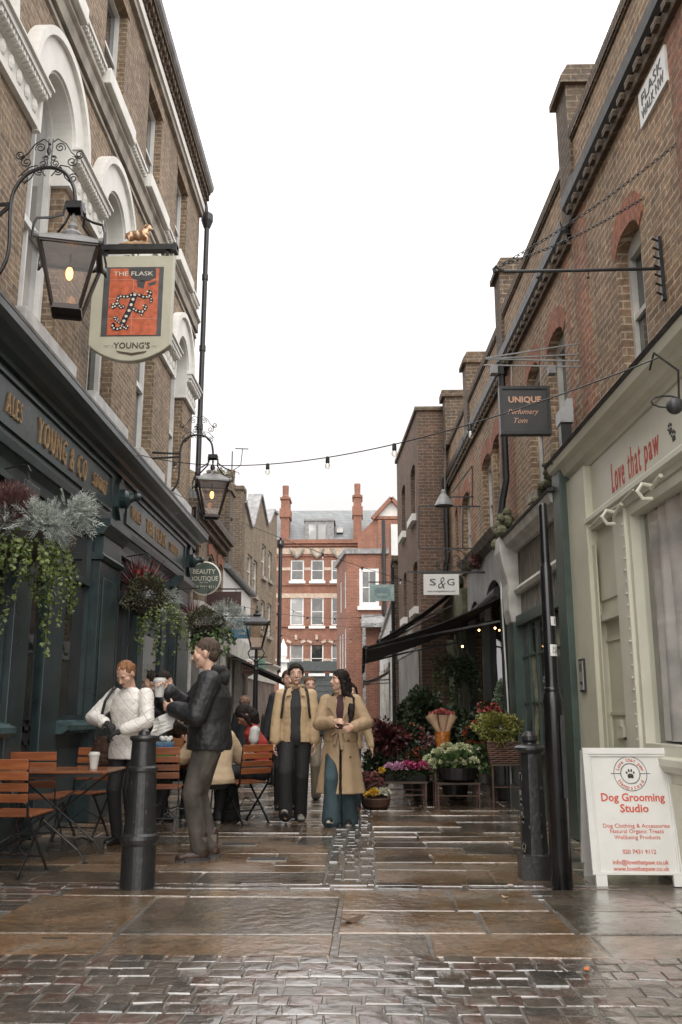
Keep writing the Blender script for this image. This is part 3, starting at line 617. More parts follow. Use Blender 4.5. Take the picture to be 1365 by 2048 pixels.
for a, b in ((4.55, 5.15), (10.8, 11.65), (15.45, 16.3)): pilaster(a, b)
for a, b, o in ((8.3,8.72,.16),(9.3,9.85,.12),(16.3,17.2,.1),(13.15,13.5,.13),(14.85,15.45,.1),(2.9,3.2,.12)):
    jb = MB(); jb.fb(FL, a, b, 0, o, .0, 3.42); jb.build('door_post', M['pub'], pub, bevel=.008)
br_ = MB(); br_.fb(FL, 11.66, 12.05, 0, .06, 0, 3.42); br_.build('brick_pier', M['stockdark'], pub)
def shopwindow(a, b, z0=1.14, z1=3.4, mull=(), trans=None, arch=False):
    m_ = MB(); fw = .06; o = .1
    m_.fb(FL, a, a+fw, .02, o, z0, z1); m_.fb(FL, b-fw, b, .02, o, z0, z1); m_.fb(FL, a+fw, b-fw, .02, o, z1-fw, z1); m_.fb(FL, a+fw, b-fw, .02, o, z0, z0+fw)
    for s in mull: m_.fb(FL, s-.03, s+.03, .02, o+.02, z0+fw, z1-fw)
    if trans: m_.fb(FL, a+fw, b-fw, .02, o+.015, trans-.04, trans+.04)
    xs = [a+fw]+list(mull)+[b-fw]
    if arch:
        for p, q in zip(xs, xs[1:]):
            n = 8; hw = (q-p)/2; m = (p+q)/2; r_ = min(.28, hw)
            for sg in (-1, 1):
                pts = [(m+sg*hw, z1-fw)]+[(m+sg*(hw-r_+r_*math.cos(t*math.pi/2/n)), z1-fw-r_+r_*math.sin(t*math.pi/2/n)) for t in range(n+1)]
                m_.fpoly(FL, pts, .03, o-.005)
    w_ = m_.build('window', M['pub'], pub)
    g = MB(); g.fb(FL, a, b, .03, .045, z0, z1); g.build('pane', M['glasspub'], w_)
    s_ = MB(); s_.prof(FL, a-.06, b+.06, [(0,z0-.14),(.18,z0-.14),(.24,z0-.1),(.24,z0-.05),(.1,z0+.005),(0,z0+.005)]); s_.build('window_sill', M['publ'], pub)
    r_ = MB(); r_.fb(FL, a, b, 0, .08, 0, z0-.14); r_.fb(FL, a+.15, b-.15, .08, .1, .25, z0-.3); r_.build('panelled_riser', M['pub'], pub)
shopwindow(5.15, 8.3, mull=(6.2, 7.25), arch=True); shopwindow(9.85, 10.8, mull=(), trans=2.75, z0=1.14); shopwindow(12.05, 13.15, mull=(12.6,), trans=2.8); shopwindow(3.2, 4.55)
for a, b in ((8.72, 9.3), (13.5, 14.85), (1.2, 2.9)):                               # doors
    d = MB(); d.fb(FL, a, b, -.0, .03, 0, 3.4); d.fb(FL, a, b, .03, .06, 2.55, 2.65); m0 = (a+b)/2
    for p, q in ((a+.06, m0-.03), (m0+.03, b-.06)):
        for z0, z1 in ((.2,.95),(1.05,2.45)):
            d.fb(FL, p, q, .03, .045, z0, z0+.04); d.fb(FL, p, q, .03, .045, z1-.04, z1); d.fb(FL, p, p+.04, .03, .045, z0, z1); d.fb(FL, q-.04, q, .03, .045, z0, z1)
    dd = d.build('door', M['darkvoid'] if a < 9 else M['pub'], pub); g = MB(); g.fb(FL, a+.1, b-.1, .047, .055, 1.15, 2.4); g.fb(FL, a+.06, b-.06, .047, .055, 2.7, 3.35); g.build('pane', M['glasspub'], dd)
M['glassfar'] = mat('dim shop window', (.05,.05,.045), .35, var=.6, scale=1.5, col2=(.16,.15,.13))
# ------------------------------------------------------------------ lower buildings on the left beyond the pub
def FL1(s, o, z): return (-3.4+o, s, z)
b1 = thing('terraced_house', 'low old brown brick house with a corbelled eaves directly beyond the pub', 'house', (-3.4, 19.6, 0), 'houses along the left side of the lane')
mb = MB(); wallgrid(mb, FL1, 17.25, 22.1, 0, 5.2, [(18.0,18.7,3.5,4.7,.2),(19.8,20.5,3.5,4.7,.2),(21.2,21.8,3.5,4.7,.2)]); shell(mb, FL1, 17.25, 22.1, 0, 5.2, 6); mb.build('brick_wall', M['farstock'], b1)
for c in (18.35, 20.15, 21.5):
    sash(FL1, c-.33, c+.33, 3.5, 4.66, b1, M['offwhite'], M['glass'], o=-.12)
    m_ = MB(); m_.fpoly(FL1, [(c-.42,4.68),(c,4.78),(c+.42,4.68),(c+.5,4.9),(c,5.02),(c-.5,4.9)], .001, .03); m_.build('red_brick_arch', M['redrub'], b1)
mb = MB(); 
for i in range(33): s = 17.3+i*.148; mb.fb(FL1, s, s+.07, 0, .12, 5.05, 5.2)
mb.fb(FL1, 17.25, 22.1, 0, .18, 5.2, 5.3); mb.fb(FL1, 17.25, 22.1, -.2, .25, 5.3, 5.4); mb.build('corbelled_eaves', M['stockdark'], b1)
mb = MB(); mb.prof(FL1, 17.25, 22.1, [(.25,5.4),(.27,5.46),(-3,7.2),(-6,5.4)]); mb.build('roof', M['slate'], b1)
mb = MB(); mb.fb(FL1, 17.4, 21.9, 0, .15, 2.7, 3.2); mb.prof(FL1, 17.4, 21.9, [(0,3.2),(.15,3.2),(.35,3.3),(.35,3.36),(0,3.42)]); mb.fb(FL1, 17.4, 21.9, 0, .1, 0, .7)
for s in (17.4, 18.9, 20.4, 21.7): mb.fb(FL1, s, s+.2, 0, .12, .7, 2.7)
sfx = mb.build('shopfront', M['offwhite'], b1); g = MB(); g.fb(FL1, 17.45, 21.8, .02, .05, .7, 2.7); g.build('pane', M['glassfar'], sfx)
# rendered house with sloping party wall
def FL2(s, o, z): return (-3.55+o, s, z)
b2 = thing('rendered_house', 'grey rendered house with a sloping party wall and white upper front', 'house', (-3.55, 25, 0), 'houses along the left side of the lane')
mb = MB(); mb.fb(FL2, 22.15, 28.8, -6, 0, 0, 4.9); mb.build('rendered_wall', mat('pitted grey render', (.3,.255,.2), .9, var=.35, scale=4, bump=.5), b2)
mb = MB(); mb.prof(lambda s, o, z: (-3.55+o, 22.6+s, z), 0, .4, [(.02,4.9),(.02,5.1),(-.75,7.4),(-2.0,8.0),(-2.0,4.9)]); mb.build('party_wall', brick('rough pale wall', (.27,.2,.13), (.2,.15,.1), (.26,.21,.16), stainamt=.4), b2)
mb = MB(); mb.prof(FL2, 22.9, 28.8, [(.2,4.9),(.22,4.97),(-3,7.0),(-6,4.9)]); mb.build('roof', M['slate'], b2)
mb = MB(); mb.fb(FL2, 22.4, 28.6, .001, .05, 3.3, 4.85); mb.build('white_boarding', M['white'], b2)
mb = MB(); mb.fb(FL2, 22.3, 28.5, 0, .3, 2.7, 3.2); mb.fb(FL2, 22.3, 28.5, 0, .1, 0, .7); mb.fb(FL2, 22.3, 22.6, 0, .2, 0, 2.7); mb.fb(FL2, 25.3, 25.6, 0, .2, 0, 2.7)
for s in (23.4,24.4,26.4,27.4): mb.fb(FL2, s, s+.06, 0, .1, .7, 2.7)
sfx = mb.build('shopfront', M['offwhite'], b2); g = MB(); g.fb(FL2, 22.4, 28.4, .02, .05, .7, 2.7); g.build('pane', M['glassfar'], sfx)
m_ = MB(); m_.box(-4.4,-3.52,23.7,24.5,4,7.15); m_.box(-4.45,-3.47,23.65,24.55,7.15,7.3)
for i in range(4): m_.lathe([(.09,0),(.1,.08),(.08,.12),(.09,.42),(.07,.44)], (-4.28+i*.21,24.1,7.3), 12)
m_.build('chimney_stack', M['stockdark'], b2)
# oblique terrace with butterfly parapets
A2, B2 = (-3.92, 30.0), (-3.49, 37.1)
F3 = frame2(A2, B2, -1); L3 = math.dist(A2, B2)
def s3(u, v):
    r = _ray(u, v); dx, dy = (B2[0]-A2[0])/L3, (B2[1]-A2[1])/L3      # intersect with the wall line
    det = r.x*(-dy)+dx*r.y; t = (A2[0]*(-dy)+dx*A2[1])/det; p = r*t
    return ((p.x-A2[0])*dx+(p.y-A2[1])*dy, CAM_H+p.z)
b3 = thing('brick_terrace', 'pale stock brick terrace with zigzag parapets at the far end of the left side', 'house', (-3.7, 33, 0), 'houses along the left side of the lane')
wins = [(495,503,1105,1172),(507,514,1117,1190),(524,531,1078,1152),(537,543,1090,1160),(522,529,1198,1265),(535,542,1205,1272),(489,497,1223,1290)]
hs = []
for x0, x1, y0, y1 in wins:
    a = s3(x0, (y0+y1)/2)[0]; b = s3(x1, (y0+y1)/2)[0]; hs.append((a, b+.12, s3(x0, y1)[1], s3(x0, y0)[1]))
up = [(487,1000),(490,1003),(502,1053),(506,1050),(520,990),(523,992),(534,1048),(538,1045),(547,1020),(552,1024)]
zt = min(s3(*p)[1] for p in up)-.03
mb = MB(); wallgrid(mb, F3, -.02, L3+.02, 0, zt, [(a, b, max(z0,.5), min(z1, zt-.1)) for a, b, z0, z1 in hs if z0 < zt-.6]); shell(mb, F3, -.02, L3+.02, 0, zt, 7)
up = [(487,1000),(490,1003),(502,1053),(506,1050),(520,990),(523,992),(534,1048),(538,1045),(547,1020),(552,1024)]
pts = [s3(*p) for p in up]; pts[0] = (0, pts[0][1]); pts[-1] = (L3, pts[-1][1])
mb.fpoly(F3, [(0, zt)]+pts+[(L3, zt)], -.35, 0.)
mb.build('brick_wall', M['farstock'], b3)
m_ = MB()
for p, q in zip(pts, pts[1:]): m_.bar(F3(p[0], -.17, p[1]), F3(q[0], -.17, q[1]), .5, .09)
m_.build('parapet_coping', M['lead'], b3)
for (a, b, z0, z1) in hs:
    if z0 < zt-.6: sash(F3, a, b, max(z0,.5), min(z1, zt-.1), b3, M['offwhite'], M['glass'], o=-.08, fw=.06)
    else: pass
    m_ = MB(); m_.fb(F3, a-.05, b+.05, 0, .1, max(z0,.5)-.12, max(z0,.5)); m_.build('window_sill', M['stone'], b3)
mb = MB(); mb.box(-5.4, -3.93, 29.4, 29.95, 4.5, 8.62); mb.box(-5.45, -3.9, 29.35, 29.97, 8.62, 8.75); mb.build('flank_wall', M['stockdark'], b3); mb = MB(); mb.fb(F3, 2.6, 3.3, -2.5, -.6, 6, 9.6); mb.build('chimney_stack', M['stockdark'], b3)
m_ = MB()
for i in range(3): m_.lathe([(.15,0),(.17,.1),(.12,.15),(.14,.6),(.1,.62)], (-5.1+i*.36,29.6,8.74), 12)
m_.build('chimney_pot', M['farstock'], b3)
ant = MB(); ant.tube([(-4.35,29.5,8.6),(-4.35,29.5,10.0)], .02, 6); ant.tube([(-4.35,29.5,9.3),(-4.05,29.5,9.5),(-4.0,29.5,10.1)], .015, 5); ant.tube([(-4.6,29.5,9.35),(-4.1,29.5,9.25)], .012, 5); ant.tube([(-4.25,29.5,10.1),(-3.8,29.5,10.08)], .02, 5)
ant.build('television_aerial', M['black'], b3)
dp = MB(); q = aty(560, 1200, 37.6); dp.tube([(q.x, q.y, 2.9), (q.x, q.y, 8.2)], .085, 12); dp.lathe([(.1,0),(.16,.15),(.16,.35)], (q.x, q.y, 8.1), 10); dp.build('drainpipe', M['black'], b3)
dp = MB(); dp.fb(F3, .3, L3-.2, 0, .12, 2.4, 2.95); dp.prof(F3, .3, L3-.2, [(0,2.95),(.12,2.95),(.3,3.05),(.3,3.1),(0,3.15)]); dp.build('shop_fascia', M['offwhite'], b3)
dp = MB(); dp.fb(F3, .5, L3-.4, 0, .05, .4, 2.4); dp.build('shop_window', M['glassfar'], b3)
# ------------------------------------------------------------------ red mansion block closing the view
E_ = frameY(68.)
def ep(u, v): p = aty(u, v, 68.); return p.x, p.z
be = thing('mansion_block', 'tall red brick mansion block with slate roof closing the end of the lane', 'building', (-1.5, 68, 0))
x0, x1 = ep(545, 1200)[0]-1.5, ep(720, 1200)[0]; zt = ep(600, 1088)[1]
rows = [(1120,1162),(1195,1252),(1287,1347)]; cols = [(581,608),(622,648),(663,690)]
hs = [(ep(a,1200)[0], ep(b,1200)[0], ep(600,d)[1], ep(600,c)[1]) for c, d in rows for a, b in cols]
mb = MB(); wallgrid(mb, E_, x0, x1+6, 4.6, zt, hs); shell(mb, E_, x0, x1+6, 0, zt, 9); mb.fb(E_, x0, ep(568,1400)[0], -.3, 0, 0, 4.6); mb.build('brick_wall', M['redbrick'], be)
for h in hs:
    sash(E_, *h, be, M['white'], M['glassw' if random.random() < .3 else 'glass'], o=-.08, fw=.1)
    m_ = MB(); m_.fb(E_, h[0]-.12, h[1]+.12, 0, .15, h[2]-.2, h[2]); m_.build('window_sill', M['white'], be)
for za, zb, w2 in ((1088,1080,.25),(1093,1090,.15),(1113,1111,.1),(1171,1169,.1),(1254,1251,.12),(1290,1288,.05)):
    m_ = MB(); m_.fb(E_, x0, x1+.5, 0, w2, ep(600,za)[1], ep(600,zb)[1]); m_.build('moulding', M['redbrick'], be)
for va, vb in ((1108,1096),(1196,1187),(1141,1135),(1322,1317)):
    m_ = MB()
    if va in (1108, 1196): m_.fb(E_, x0, x1+.3, .001, .04, ep(600,va)[1], ep(600,vb)[1])
    else:
        xs = [x0]+[e for a, b in cols for e in (ep(a,1200)[0]-.02, ep(b,1200)[0]+.02)]+[x1+.3]
        for a, b in zip(xs[::2], xs[1::2]): m_.fb(E_, a, b, .001, .04, ep(600,va)[1], ep(600,vb)[1])
    m_.build('stone_band', mat('pale stone band', (.42,.33,.26), .8) if 'pale stone band' not in MATS else MATS['pale stone band'], be)
for a, b in cols:                                                       # carved swags and fanned keystones
    xa, xb = ep(a,1110)[0], ep(b,1110)[0]; m_ = MB(); z = ep(600,1106)[1]
    m_.tube([E_(xa, .1, z+.35), E_(xa+.3, .12, z-.1), E_((xa+xb)/2, .15, z-.3), E_(xb-.3, .12, z-.1), E_(xb, .1, z+.35)], [.1,.16,.22,.16,.1], 8); m_.build('carved_swag', M['stone'], be)
    m_ = MB(); zc = ep(600,1290)[1]; cx = (xa+xb)/2
    for i, t in enumerate((25, 57, 90, 123, 155)):
        if i % 2: continue
        c_, s_ = math.cos(R(t)), math.sin(R(t)); m_.bar(E_(cx+c_*.4, .06, zc+s_*.4), E_(cx+c_*.76, .06, zc+s_*.76), .2, .12, up=(0,1,0))
    m_.build('keystones', MATS['pale stone band'], be)
mb = MB(); za, zr = zt+.05, ep(600, 1026)[1]+1.2
mb.add([(x0-1,68.3,za),(x1+8,68.3,za),(x1+8,72.5,zr),(x0-1,72.5,zr),(x1+8,77,za),(x0-1,77,za)], [(0,1,2,3),(3,2,4,5),(0,3,5),(1,4,2),(0,5,4,1)]); mb.build('roof', M['slate'], be)
def chim(u0, u1, vt, vb, name='chimney_stack', Y=68.6):
    m_ = MB(); a = aty(u0, vt, Y); b = aty(u1, vb, Y); cx = (a.x+b.x)/2; hw = (b.x-a.x)/2*.8
    m_.box(cx-hw, cx+hw, Y, Y+1.6, b.z-1, a.z-1.0); m_.box(cx-hw*1.3, cx+hw*1.3, Y-.1, Y+1.7, a.z-2.6, a.z-1.9); m_.box(cx-hw*1.25, cx+hw*1.25, Y-.1, Y+1.7, a.z-1.15, a.z-1)
    m_.lathe([(.3,0),(.33,.1),(.24,.2),(.26,1.0),(.2,1.02)], (cx, Y+.4, a.z-1), 10); m_.build(name, M['redbrick'], be)
chim(561, 580, 970, 1085); chim(705, 726, 966, 1078)
m_ = MB(); a = aty(611,1042,68.8); b = aty(668,1083,68.8); m_.box(a.x,b.x,68.8,72,b.z-.5,a.z); m_.box(a.x-.1,b.x+.1,68.7,72.2,a.z,a.z+.15); dm = m_.build('dormer', M['lead'], be)
g = MB(); 
for u0, u1 in ((618,633),(637,652)):
    p = aty(u0,1050,68.75); q_ = aty(u1,1080,68.75); g.box(p.x,q_.x,68.72,68.8,q_.z,p.z)
g.build('pane', M['glassw'], dm)
m_ = MB(); p = aty(674,1056,69.5); m_.box(p.x,p.x+.5,69.3,69.9,p.z-.4,p.z); m_.build('skylight', M['glassw'], be)
# gabled front further right
zg = ep(716,1050)[1]; xa, xb = ep(716,1000)[0], ep(840,1000)[0]; Eg = frameY(66.); ap_ = aty(783, 1000, 66.); zl = aty(750, 1036, 66.).z; xl = aty(752,1036,66.).x
mb = MB(); hw = ap_.x-xl; hx0 = aty(769,1048,66).x; hx1 = aty(797,1048,66).x; hz0 = aty(769,1075,66).z; hz1 = aty(769,1048,66).z
mb.fpoly(Eg, [(aty(712,1080,66).x,0),(xb,0),(xb,zl),(xl,zl),(aty(716,1072,66).x,aty(716,1072,66).z)], -4, 0); mb.build('gable_wall', M['redbrick'], be)
mb = MB(); mb.fpoly(Eg, [(xl,zl),(ap_.x+hw,zl),(ap_.x,ap_.z)], -4, -.05); mb.build('gable_infill', M['stucco'], be)
mb = MB(); mb.bar(Eg(xl-.25,.1,zl-.1), Eg(ap_.x,.1,ap_.z+.1), .6, .28, up=(0,0,1)); mb.bar(Eg(ap_.x,.1,ap_.z+.1), Eg(ap_.x+hw+.25,.1,zl-.1), .6, .28); mb.fb(Eg, xl, ap_.x+hw, 0, .2, zl-.12, zl+.1); mb.build('bargeboard', M['redbrick'], be)
mb = MB(); mb.fb(Eg, hx0, hx1, 0, .08, hz0, hz1); wf = mb.build('window', M['white'], be); g = MB(); xm = (hx0+hx1)/2; g.fb(Eg, hx0+.12, xm-.08, .08, .1, hz0+.15, hz1-.15); g.fb(Eg, xm+.08, hx1-.12, .08, .1, hz0+.15, hz1-.15); g.build('pane', M['glassw'], wf)
# ground floor: dark garage front
mb = MB(); a = ep(566,1345)[0]; mb.fb(E_, a, x1+6, -.2, .15, 4.4, 5.1); mb.fb(E_, a, x1+6, -.25, -.05, 0, 4.4)
for i in range(9): z = .4+i*.42; mb.fb(E_, a+.4, x1+5, -.05, .0, z, z+.05)
mb.fb(E_, a, a+.5, -.05, .1, 0, 4.4); mb.build('garage_front', mat('charcoal shutters', (.05,.06,.06), .5), be)
m_ = MB(); p = aty(572,1365,66); m_.box(p.x-.45,p.x+.1,65.6,66.2,0,4.9); m_.box(p.x-.6,p.x+.25,65.4,66.4,4.9,5.1); m_.lathe([(.25,0),(.4,.3),(.4,.9),(.15,1.2),(.05,1.5)], (p.x-.2,65.9,5.1), 4); m_.build('white_lantern_pier', M['white'], be)
# red wing on the right
bw_ = thing('red_wing', 'red brick wing with one large white window, standing forward right of the mansion block', 'building', (.2, 46, 0))
A4, B4 = (-.68, 44.), (-1.26, 48.3); F4 = frame2(A4, B4, 1); L4 = math.dist(A4, B4); E4 = frameY(44.)
zt4 = aty(700,1102,44).z; hw0 = (aty(719,1137,44).x, aty(758,1137,44).x, aty(719,1213,44).z, aty(719,1137,44).z)
mb = MB(); wallgrid(mb, E4, -.68, 2.6, 0, zt4, [hw0]); shell(mb, E4, -.68, 2.6, 0, zt4, 12)
sw = [(.15,.75,aty(690,1215,44).z,aty(690,1140,44).z),(2.1,2.7,aty(690,1215,44).z,aty(690,1150,44).z),(.15,.75,aty(690,1335,44).z,aty(690,1255,44).z),(1.3,1.9,aty(690,1335,44).z,aty(690,1262,44).z),(2.5,3.1,aty(690,1335,44).z,aty(690,1262,44).z)]
wallgrid(mb, F4, 0, L4, 0, zt4, sw); mb.add([F4(0,0,zt4),F4(L4,0,zt4),(2.6,56,zt4),(2.6,44,zt4)], [(0,1,2,3)]); mb.build('brick_wall', M['redbrick'], bw_)
sash(E4, *hw0, bw_, M['white'], M['glass'], o=-.03, fw=.16, bars=(2,0))
for s_ in sw: sash(F4, *s_, bw_, M['white'], M['glassw'], o=-.04, fw=.1)
m_ = MB(); m_.fb(E4, -.72, 2.6, 0, .12, zt4-.15, zt4+.1); m_.fb(F4, -.05, L4, 0, .12, zt4-.15, zt4+.1); m_.build('parapet_coping', M['lead'], bw_)
m_ = MB(); m_.fb(E4, hw0[0]-.1, hw0[1]+.1, 0, .15, hw0[2]-.18, hw0[2]); m_.build('window_sill', M['white'], bw_)
m_ = MB(); m_.prof(E4, .05, 1.4, [(0,6.0),(.9,5.5),(.9,5.3),(0,5.3)]); m_.fb(E4, .1, .25, .7,.85,0,5.3); m_.build('porch_roof', M['lead'], bw_)
m_ = MB(); m_.tube([(aty(768,1100,43.8).x,43.8,0),(aty(768,1100,43.8).x,43.8,zt4+1.5)], .1, 8); m_.build('drainpipe', M['black'], bw_)
m_ = MB(); m_.fb(E4, .9, 2.6, .001,.05,.0,3.2); m_.build('dark_doorway', M['green'], bw_)
m_ = MB(); p = aty(779,1090,44); m_.box(aty(684,1060,46).x+1.9, aty(800,1060,46).x+.6, 46,52,zt4,zt4+2.0); m_.build('attic_storey', M['redbrick'], bw_)
# white painted house and dark pier
bwh = thing('white_painted_house', 'white painted brick house with arched doorway beyond the awnings on the right', 'house', (1.05, 34, 0))
def FW(s, o, z): return (1.02-.006*(s-26)-o, s, z)
mb = MB(); mb.fb(FW, 26, 43.5, -1.6, 0, 0, 4.55); mb.build('painted_wall', M['whitebrick'], bwh)
m_ = MB(); m_.fb(FW, 26, 43.5, -1.2, .08, 4.55, 4.7); m_.build('wall_coping', M['lead'], bwh)
for s in (27.5, 32, 37):
    m_ = MB(); m_.fb(FW, s, s+1.1, .001, .03, .3, 2.6); m_.build('door', M['darkvoid'], bwh); m_ = MB(); m_.fb(FW, s-.15, s, 0, .12, 0, 2.75); m_.fb(FW, s+1.1, s+1.25, 0, .12, 0, 2.75); m_.fb(FW, s-.15, s+1.25, 0, .16, 2.75, 2.95); m_.build('door_surround', M['offwhite'], bwh)
for k in range(7): 
    m_ = MB(); s = 27+k*2.2; m_.fb(FW, s, s+.12, 0, .05, 3.6, 3.85); m_.build('wall_tie', M['black'], bwh)
m_ = MB(); p = aty(770, 1020, 30); m_.box(1.0,1.6,29,31,4.7,7.4); uu = m_.build('upper_bay', M['redbrick'], bwh); g = MB(); g.box(1.02,1.5,28.9,29,6.2,7.3); g.build('window', M['white'], uu)
bp = thing('brick_pier', 'dark sooty brick chimney pier between the white house and the brown brick building', 'pier', (1.1, 25.2, 0))
m_ = MB(); m_.box(.93,1.7,24.9,25.9,0,5.4); m_.box(.88,1.75,24.8,25.95,5.4,5.55); m_.build('brickwork', M['stockdark'], bp)
m_ = MB(); m_.tube([(.9,24.75,0),(.9,24.75,5.2)], .05, 8); m_.build('drainpipe', M['black'], bp)
# ------------------------------------------------------------------ cottages and shops on the right
def RY(u, v): return atr(u, v).y
GR = 'brick cottages in the row on the right'
def archtop(c0, c1, z, rise, o0=.0, o1=.012, hgt=.26):
    m = (c0+c1)/2; hw = (c1-c0)/2; n = 8
    lo = [(m-hw*math.cos(math.pi*i/n), z-rise+rise*math.sin(math.pi*i/n)) for i in range(n+1)]
    hi = [(m-(hw+.1)*math.cos(math.pi*i/n), z-rise+.08+(rise+hgt-.08)*math.sin(math.pi*i/n)**.7) for i in range(n+1)]
    return lo, hi
def cottage(name, label, y0, y1, wins, gz, pz, brickm, reds=(), z0=3.6):
    t = thing(name, label, 'house', tuple(FR((y0+y1)/2, 0, 0)), GR)
    hs = []
    for u0, u1, vt, vb, dz in wins:
        a = RY(u1, (vt+vb)/2); b = RY(u0, (vt+vb)/2); zt_ = atr(u1, vt).z; zb = z0+.35
        hs.append((a, b, zb, zt_, .16))
    w_ = MB(); wallgrid(w_, FR, y0, y1, z0, pz, hs, thick=.25); shell(w_, FR, y0, y1, 0, pz, 6)
    w_.build('brick_wall', brickm, t)
    for h in hs:
        sash(FR, h[0], h[1], h[2], h[3]-.02, t, M['offwhite'], M['glass'], o=-.12, fw=.055, bars=(2, 0), rise=.1)
        lo, hi = archtop(h[0], h[1], h[3], .16); mb = MB()
        for i in range(len(lo)-1):
            q = [lo[i], lo[i+1], hi[i+1], hi[i]]; mb.add([FR(s, .0, z) for s, z in q]+[FR(s, .012, z) for s, z in q], [(4,5,6,7),(0,1,5,4),(2,3,7,6),(1,2,6,5),(3,0,4,7)])
        mb.build('red_brick_arch', M['redrub'], t)
        mb = MB(); mb.fb(FR, h[0]-.06, h[1]+.06, -.1, .07, h[2]-.09, h[2]); mb.build('window_sill', M['stone'], t)
    for a, b in reds:
        mb = MB(); mb.fb(FR, a, b, 0, .006, z0+.1, gz-.16); mb.build('red_brick_strip', M['redpier'], t)
    mb = MB(); mb.prof(FR, y0+.02, y1-.02, [(0,gz-.05),(.06,gz-.06),(.1,gz-.01),(.115,gz+.09),(.1,gz+.09),(.085,gz+.02),(0,gz+.02)]); mb.build('gutter', M['black'], t)
    mb = MB(); mb.fb(FR, y0, y1, .001, .05, gz-.2, gz-.08); k = int((y1-y0)/.22)
    for i in range(k): mb.fb(FR, y0+i*.22, y0+i*.22+.11, .001, .09, gz-.14, gz-.07)
    mb.build('eaves_course', M['stockdark'], t)
    mb = MB(); mb.fb(FR, y0, y1, -.27, .02, pz, pz+.03); k = int((y1-y0)/.085)
    for i in range(k): mb.fb(FR, y0+i*.085, y0+i*.085+.074, -.26, .035, pz+.03, pz+.15)
    mb.build('coping', M['stockdark'], t)
    return t
def pierstack(t, y0, y1, z0, z1, o=.04, back=-.5):
    mb = MB(); mb.fb(FR, y0, y1, back, o, z0+.3, z1); mb.prof(FR, y0, y1, [(0,z0),(.04,z0),(o,z0+.3),(0,z0+.3)])
    mb.fb(FR, y0-.05, y1+.05, back, o+.06, z1, z1+.08); mb.prof(FR, y0-.05, y1+.05, [(back,z1+.08),(o+.06,z1+.08),(o-.02,z1+.22),(back,z1+.22)])
    mb.build('party_pier', M['stockdark'], t)
cA = cottage('brick_cottage', 'nearest brick cottage at the right, street nameplate under its eaves', 1.0, 8.95, [(1235,1287,400,690,0)], 6.6, 7.3, M['stockR'], reds=((8.45,8.93),(5.1,6.1)))
pierstack(cA, 8.72, 9.15, 6.45, 8.0)
cB = cottage('brick_cottage', 'middle brick cottage above the green shopfront, two narrow arched windows', 8.97, 12.95, [(1098,1133,625,880,0),(1058,1083,702,930,0)], 6.4, 7.1, M['stockR'], reds=((9.16,9.3),(12.4,12.9)))
pierstack(cB, 12.75, 13.2, 6.3, 7.85)
cC = cottage('brick_cottage', 'farther brick cottage above the flower shop, beside a hanging lamp', 12.97, 16.5, [(987,1007,850,1030,0),(966,984,893,1040,0)], 6.3, 7.0, M['stockR'], reds=((13.25,13.5),(16.0,16.4)))
pierstack(cC, 16.3, 16.75, 6.2, 7.8)
cD = cottage('brick_cottage', 'farthest and smallest brick cottage, next to the brown flank wall', 16.52, 19.48, [(926,941,972,1090,0),(912,922,1002,1100,0)], 6.3, 7.0, M['stockR'], reds=((17.9,18.2),))
mb = MB(); mb.fb(FR, 19.0, 19.46, -1.5, .1, 7.0, 8.1); mb.fb(FR, 18.95, 19.47, -1.6, .17, 8.1, 8.25); mb.build('chimney_stack', M['stockdark'], cD)
for (y, t) in ((12.6, cB), (19.3, cD)):
    mb = MB(); mb.tube([FR(y,.1,6.3), FR(y,.1,4.5), FR(y+.03,.16,4.2), FR(y+.03,.2,3.9)], .055, 10); mb.tube([FR(y,.1,5.3), FR(y,.1,5.4)], .07, 10); mb.tube([FR(y,.1,6.1), FR(y,.1,6.3)], .08, 10); mb.build('drainpipe', M['black'], t)
# tall brown brick building whose flank faces down the lane
A5 = (1.31, 19.5); B5 = (1.02, 23.9); F5 = frame2(A5, B5, 1); L5 = math.dist(A5, B5); E5 = frameY(19.5)
tb = thing('brown_brick_building', 'tall brown brick building whose broad windowless flank faces the camera above the awnings', 'building', (1.5, 21.5, 0))
def s5(u, v):
    r = _ray(u, v); dx, dy = (B5[0]-A5[0])/L5, (B5[1]-A5[1])/L5; det = r.x*(-dy)+dx*r.y; t = (A5[0]*(-dy)+dx*A5[1])/det; p = r*t
    return ((p.x-A5[0])*dx+(p.y-A5[1])*dy, CAM_H+p.z)
hs = []
for x0, x1, y0, y1, ar in ((822,831,920,1030,.15),(804,811,962,1064,.15),(827,836,1117,1214,.12),(808,814,1140,1235,.12),(828,836,1245,1262,0)):
    a = s5(x1, (y0+y1)/2)[0]; b = s5(x0, (y0+y1)/2)[0]; hs.append((a, b, s5(x1, y1)[1], s5(x1, y0)[1], ar))
hs = [(max(.15,a), min(L5-.1,b), c, d, e) for a, b, c, d, e in hs if e]
mb = MB(); wallgrid(mb, F5, 0, L5, 0, 7.95, hs, thick=.2); mb.add([E5(1.31,0,0),E5(3.4,0,0),E5(3.4,0,7.95),E5(1.31,0,7.95),(3.4,24,0),(3.4,24,7.95),(*B5,0),(*B5,7.95)], [(0,1,2,3),(1,4,5,2),(4,6,7,5),(3,2,5,7)])
mb.build('brick_wall', M['tallbrick'], tb)
for h in hs:
    sash(F5, h[0], h[1], h[2], h[3]-.01, tb, M['offwhite'], M['glass'], o=-.12, fw=.05, rise=.06)
    mb = MB(); mb.fb(F5, h[0]-.08, h[1]+.08, -.05, .1, h[2]-.16, h[2]); mb.build('window_sill', M['stucco'], tb)
mb = MB(); mb.fb(E5, 1.25, 3.4, -.2, .05, 7.95, 8.04); mb.fb(F5, -.04, L5+.04, -.2, .05, 7.951, 8.041); mb.build('parapet_coping', M['stockdark'], tb)
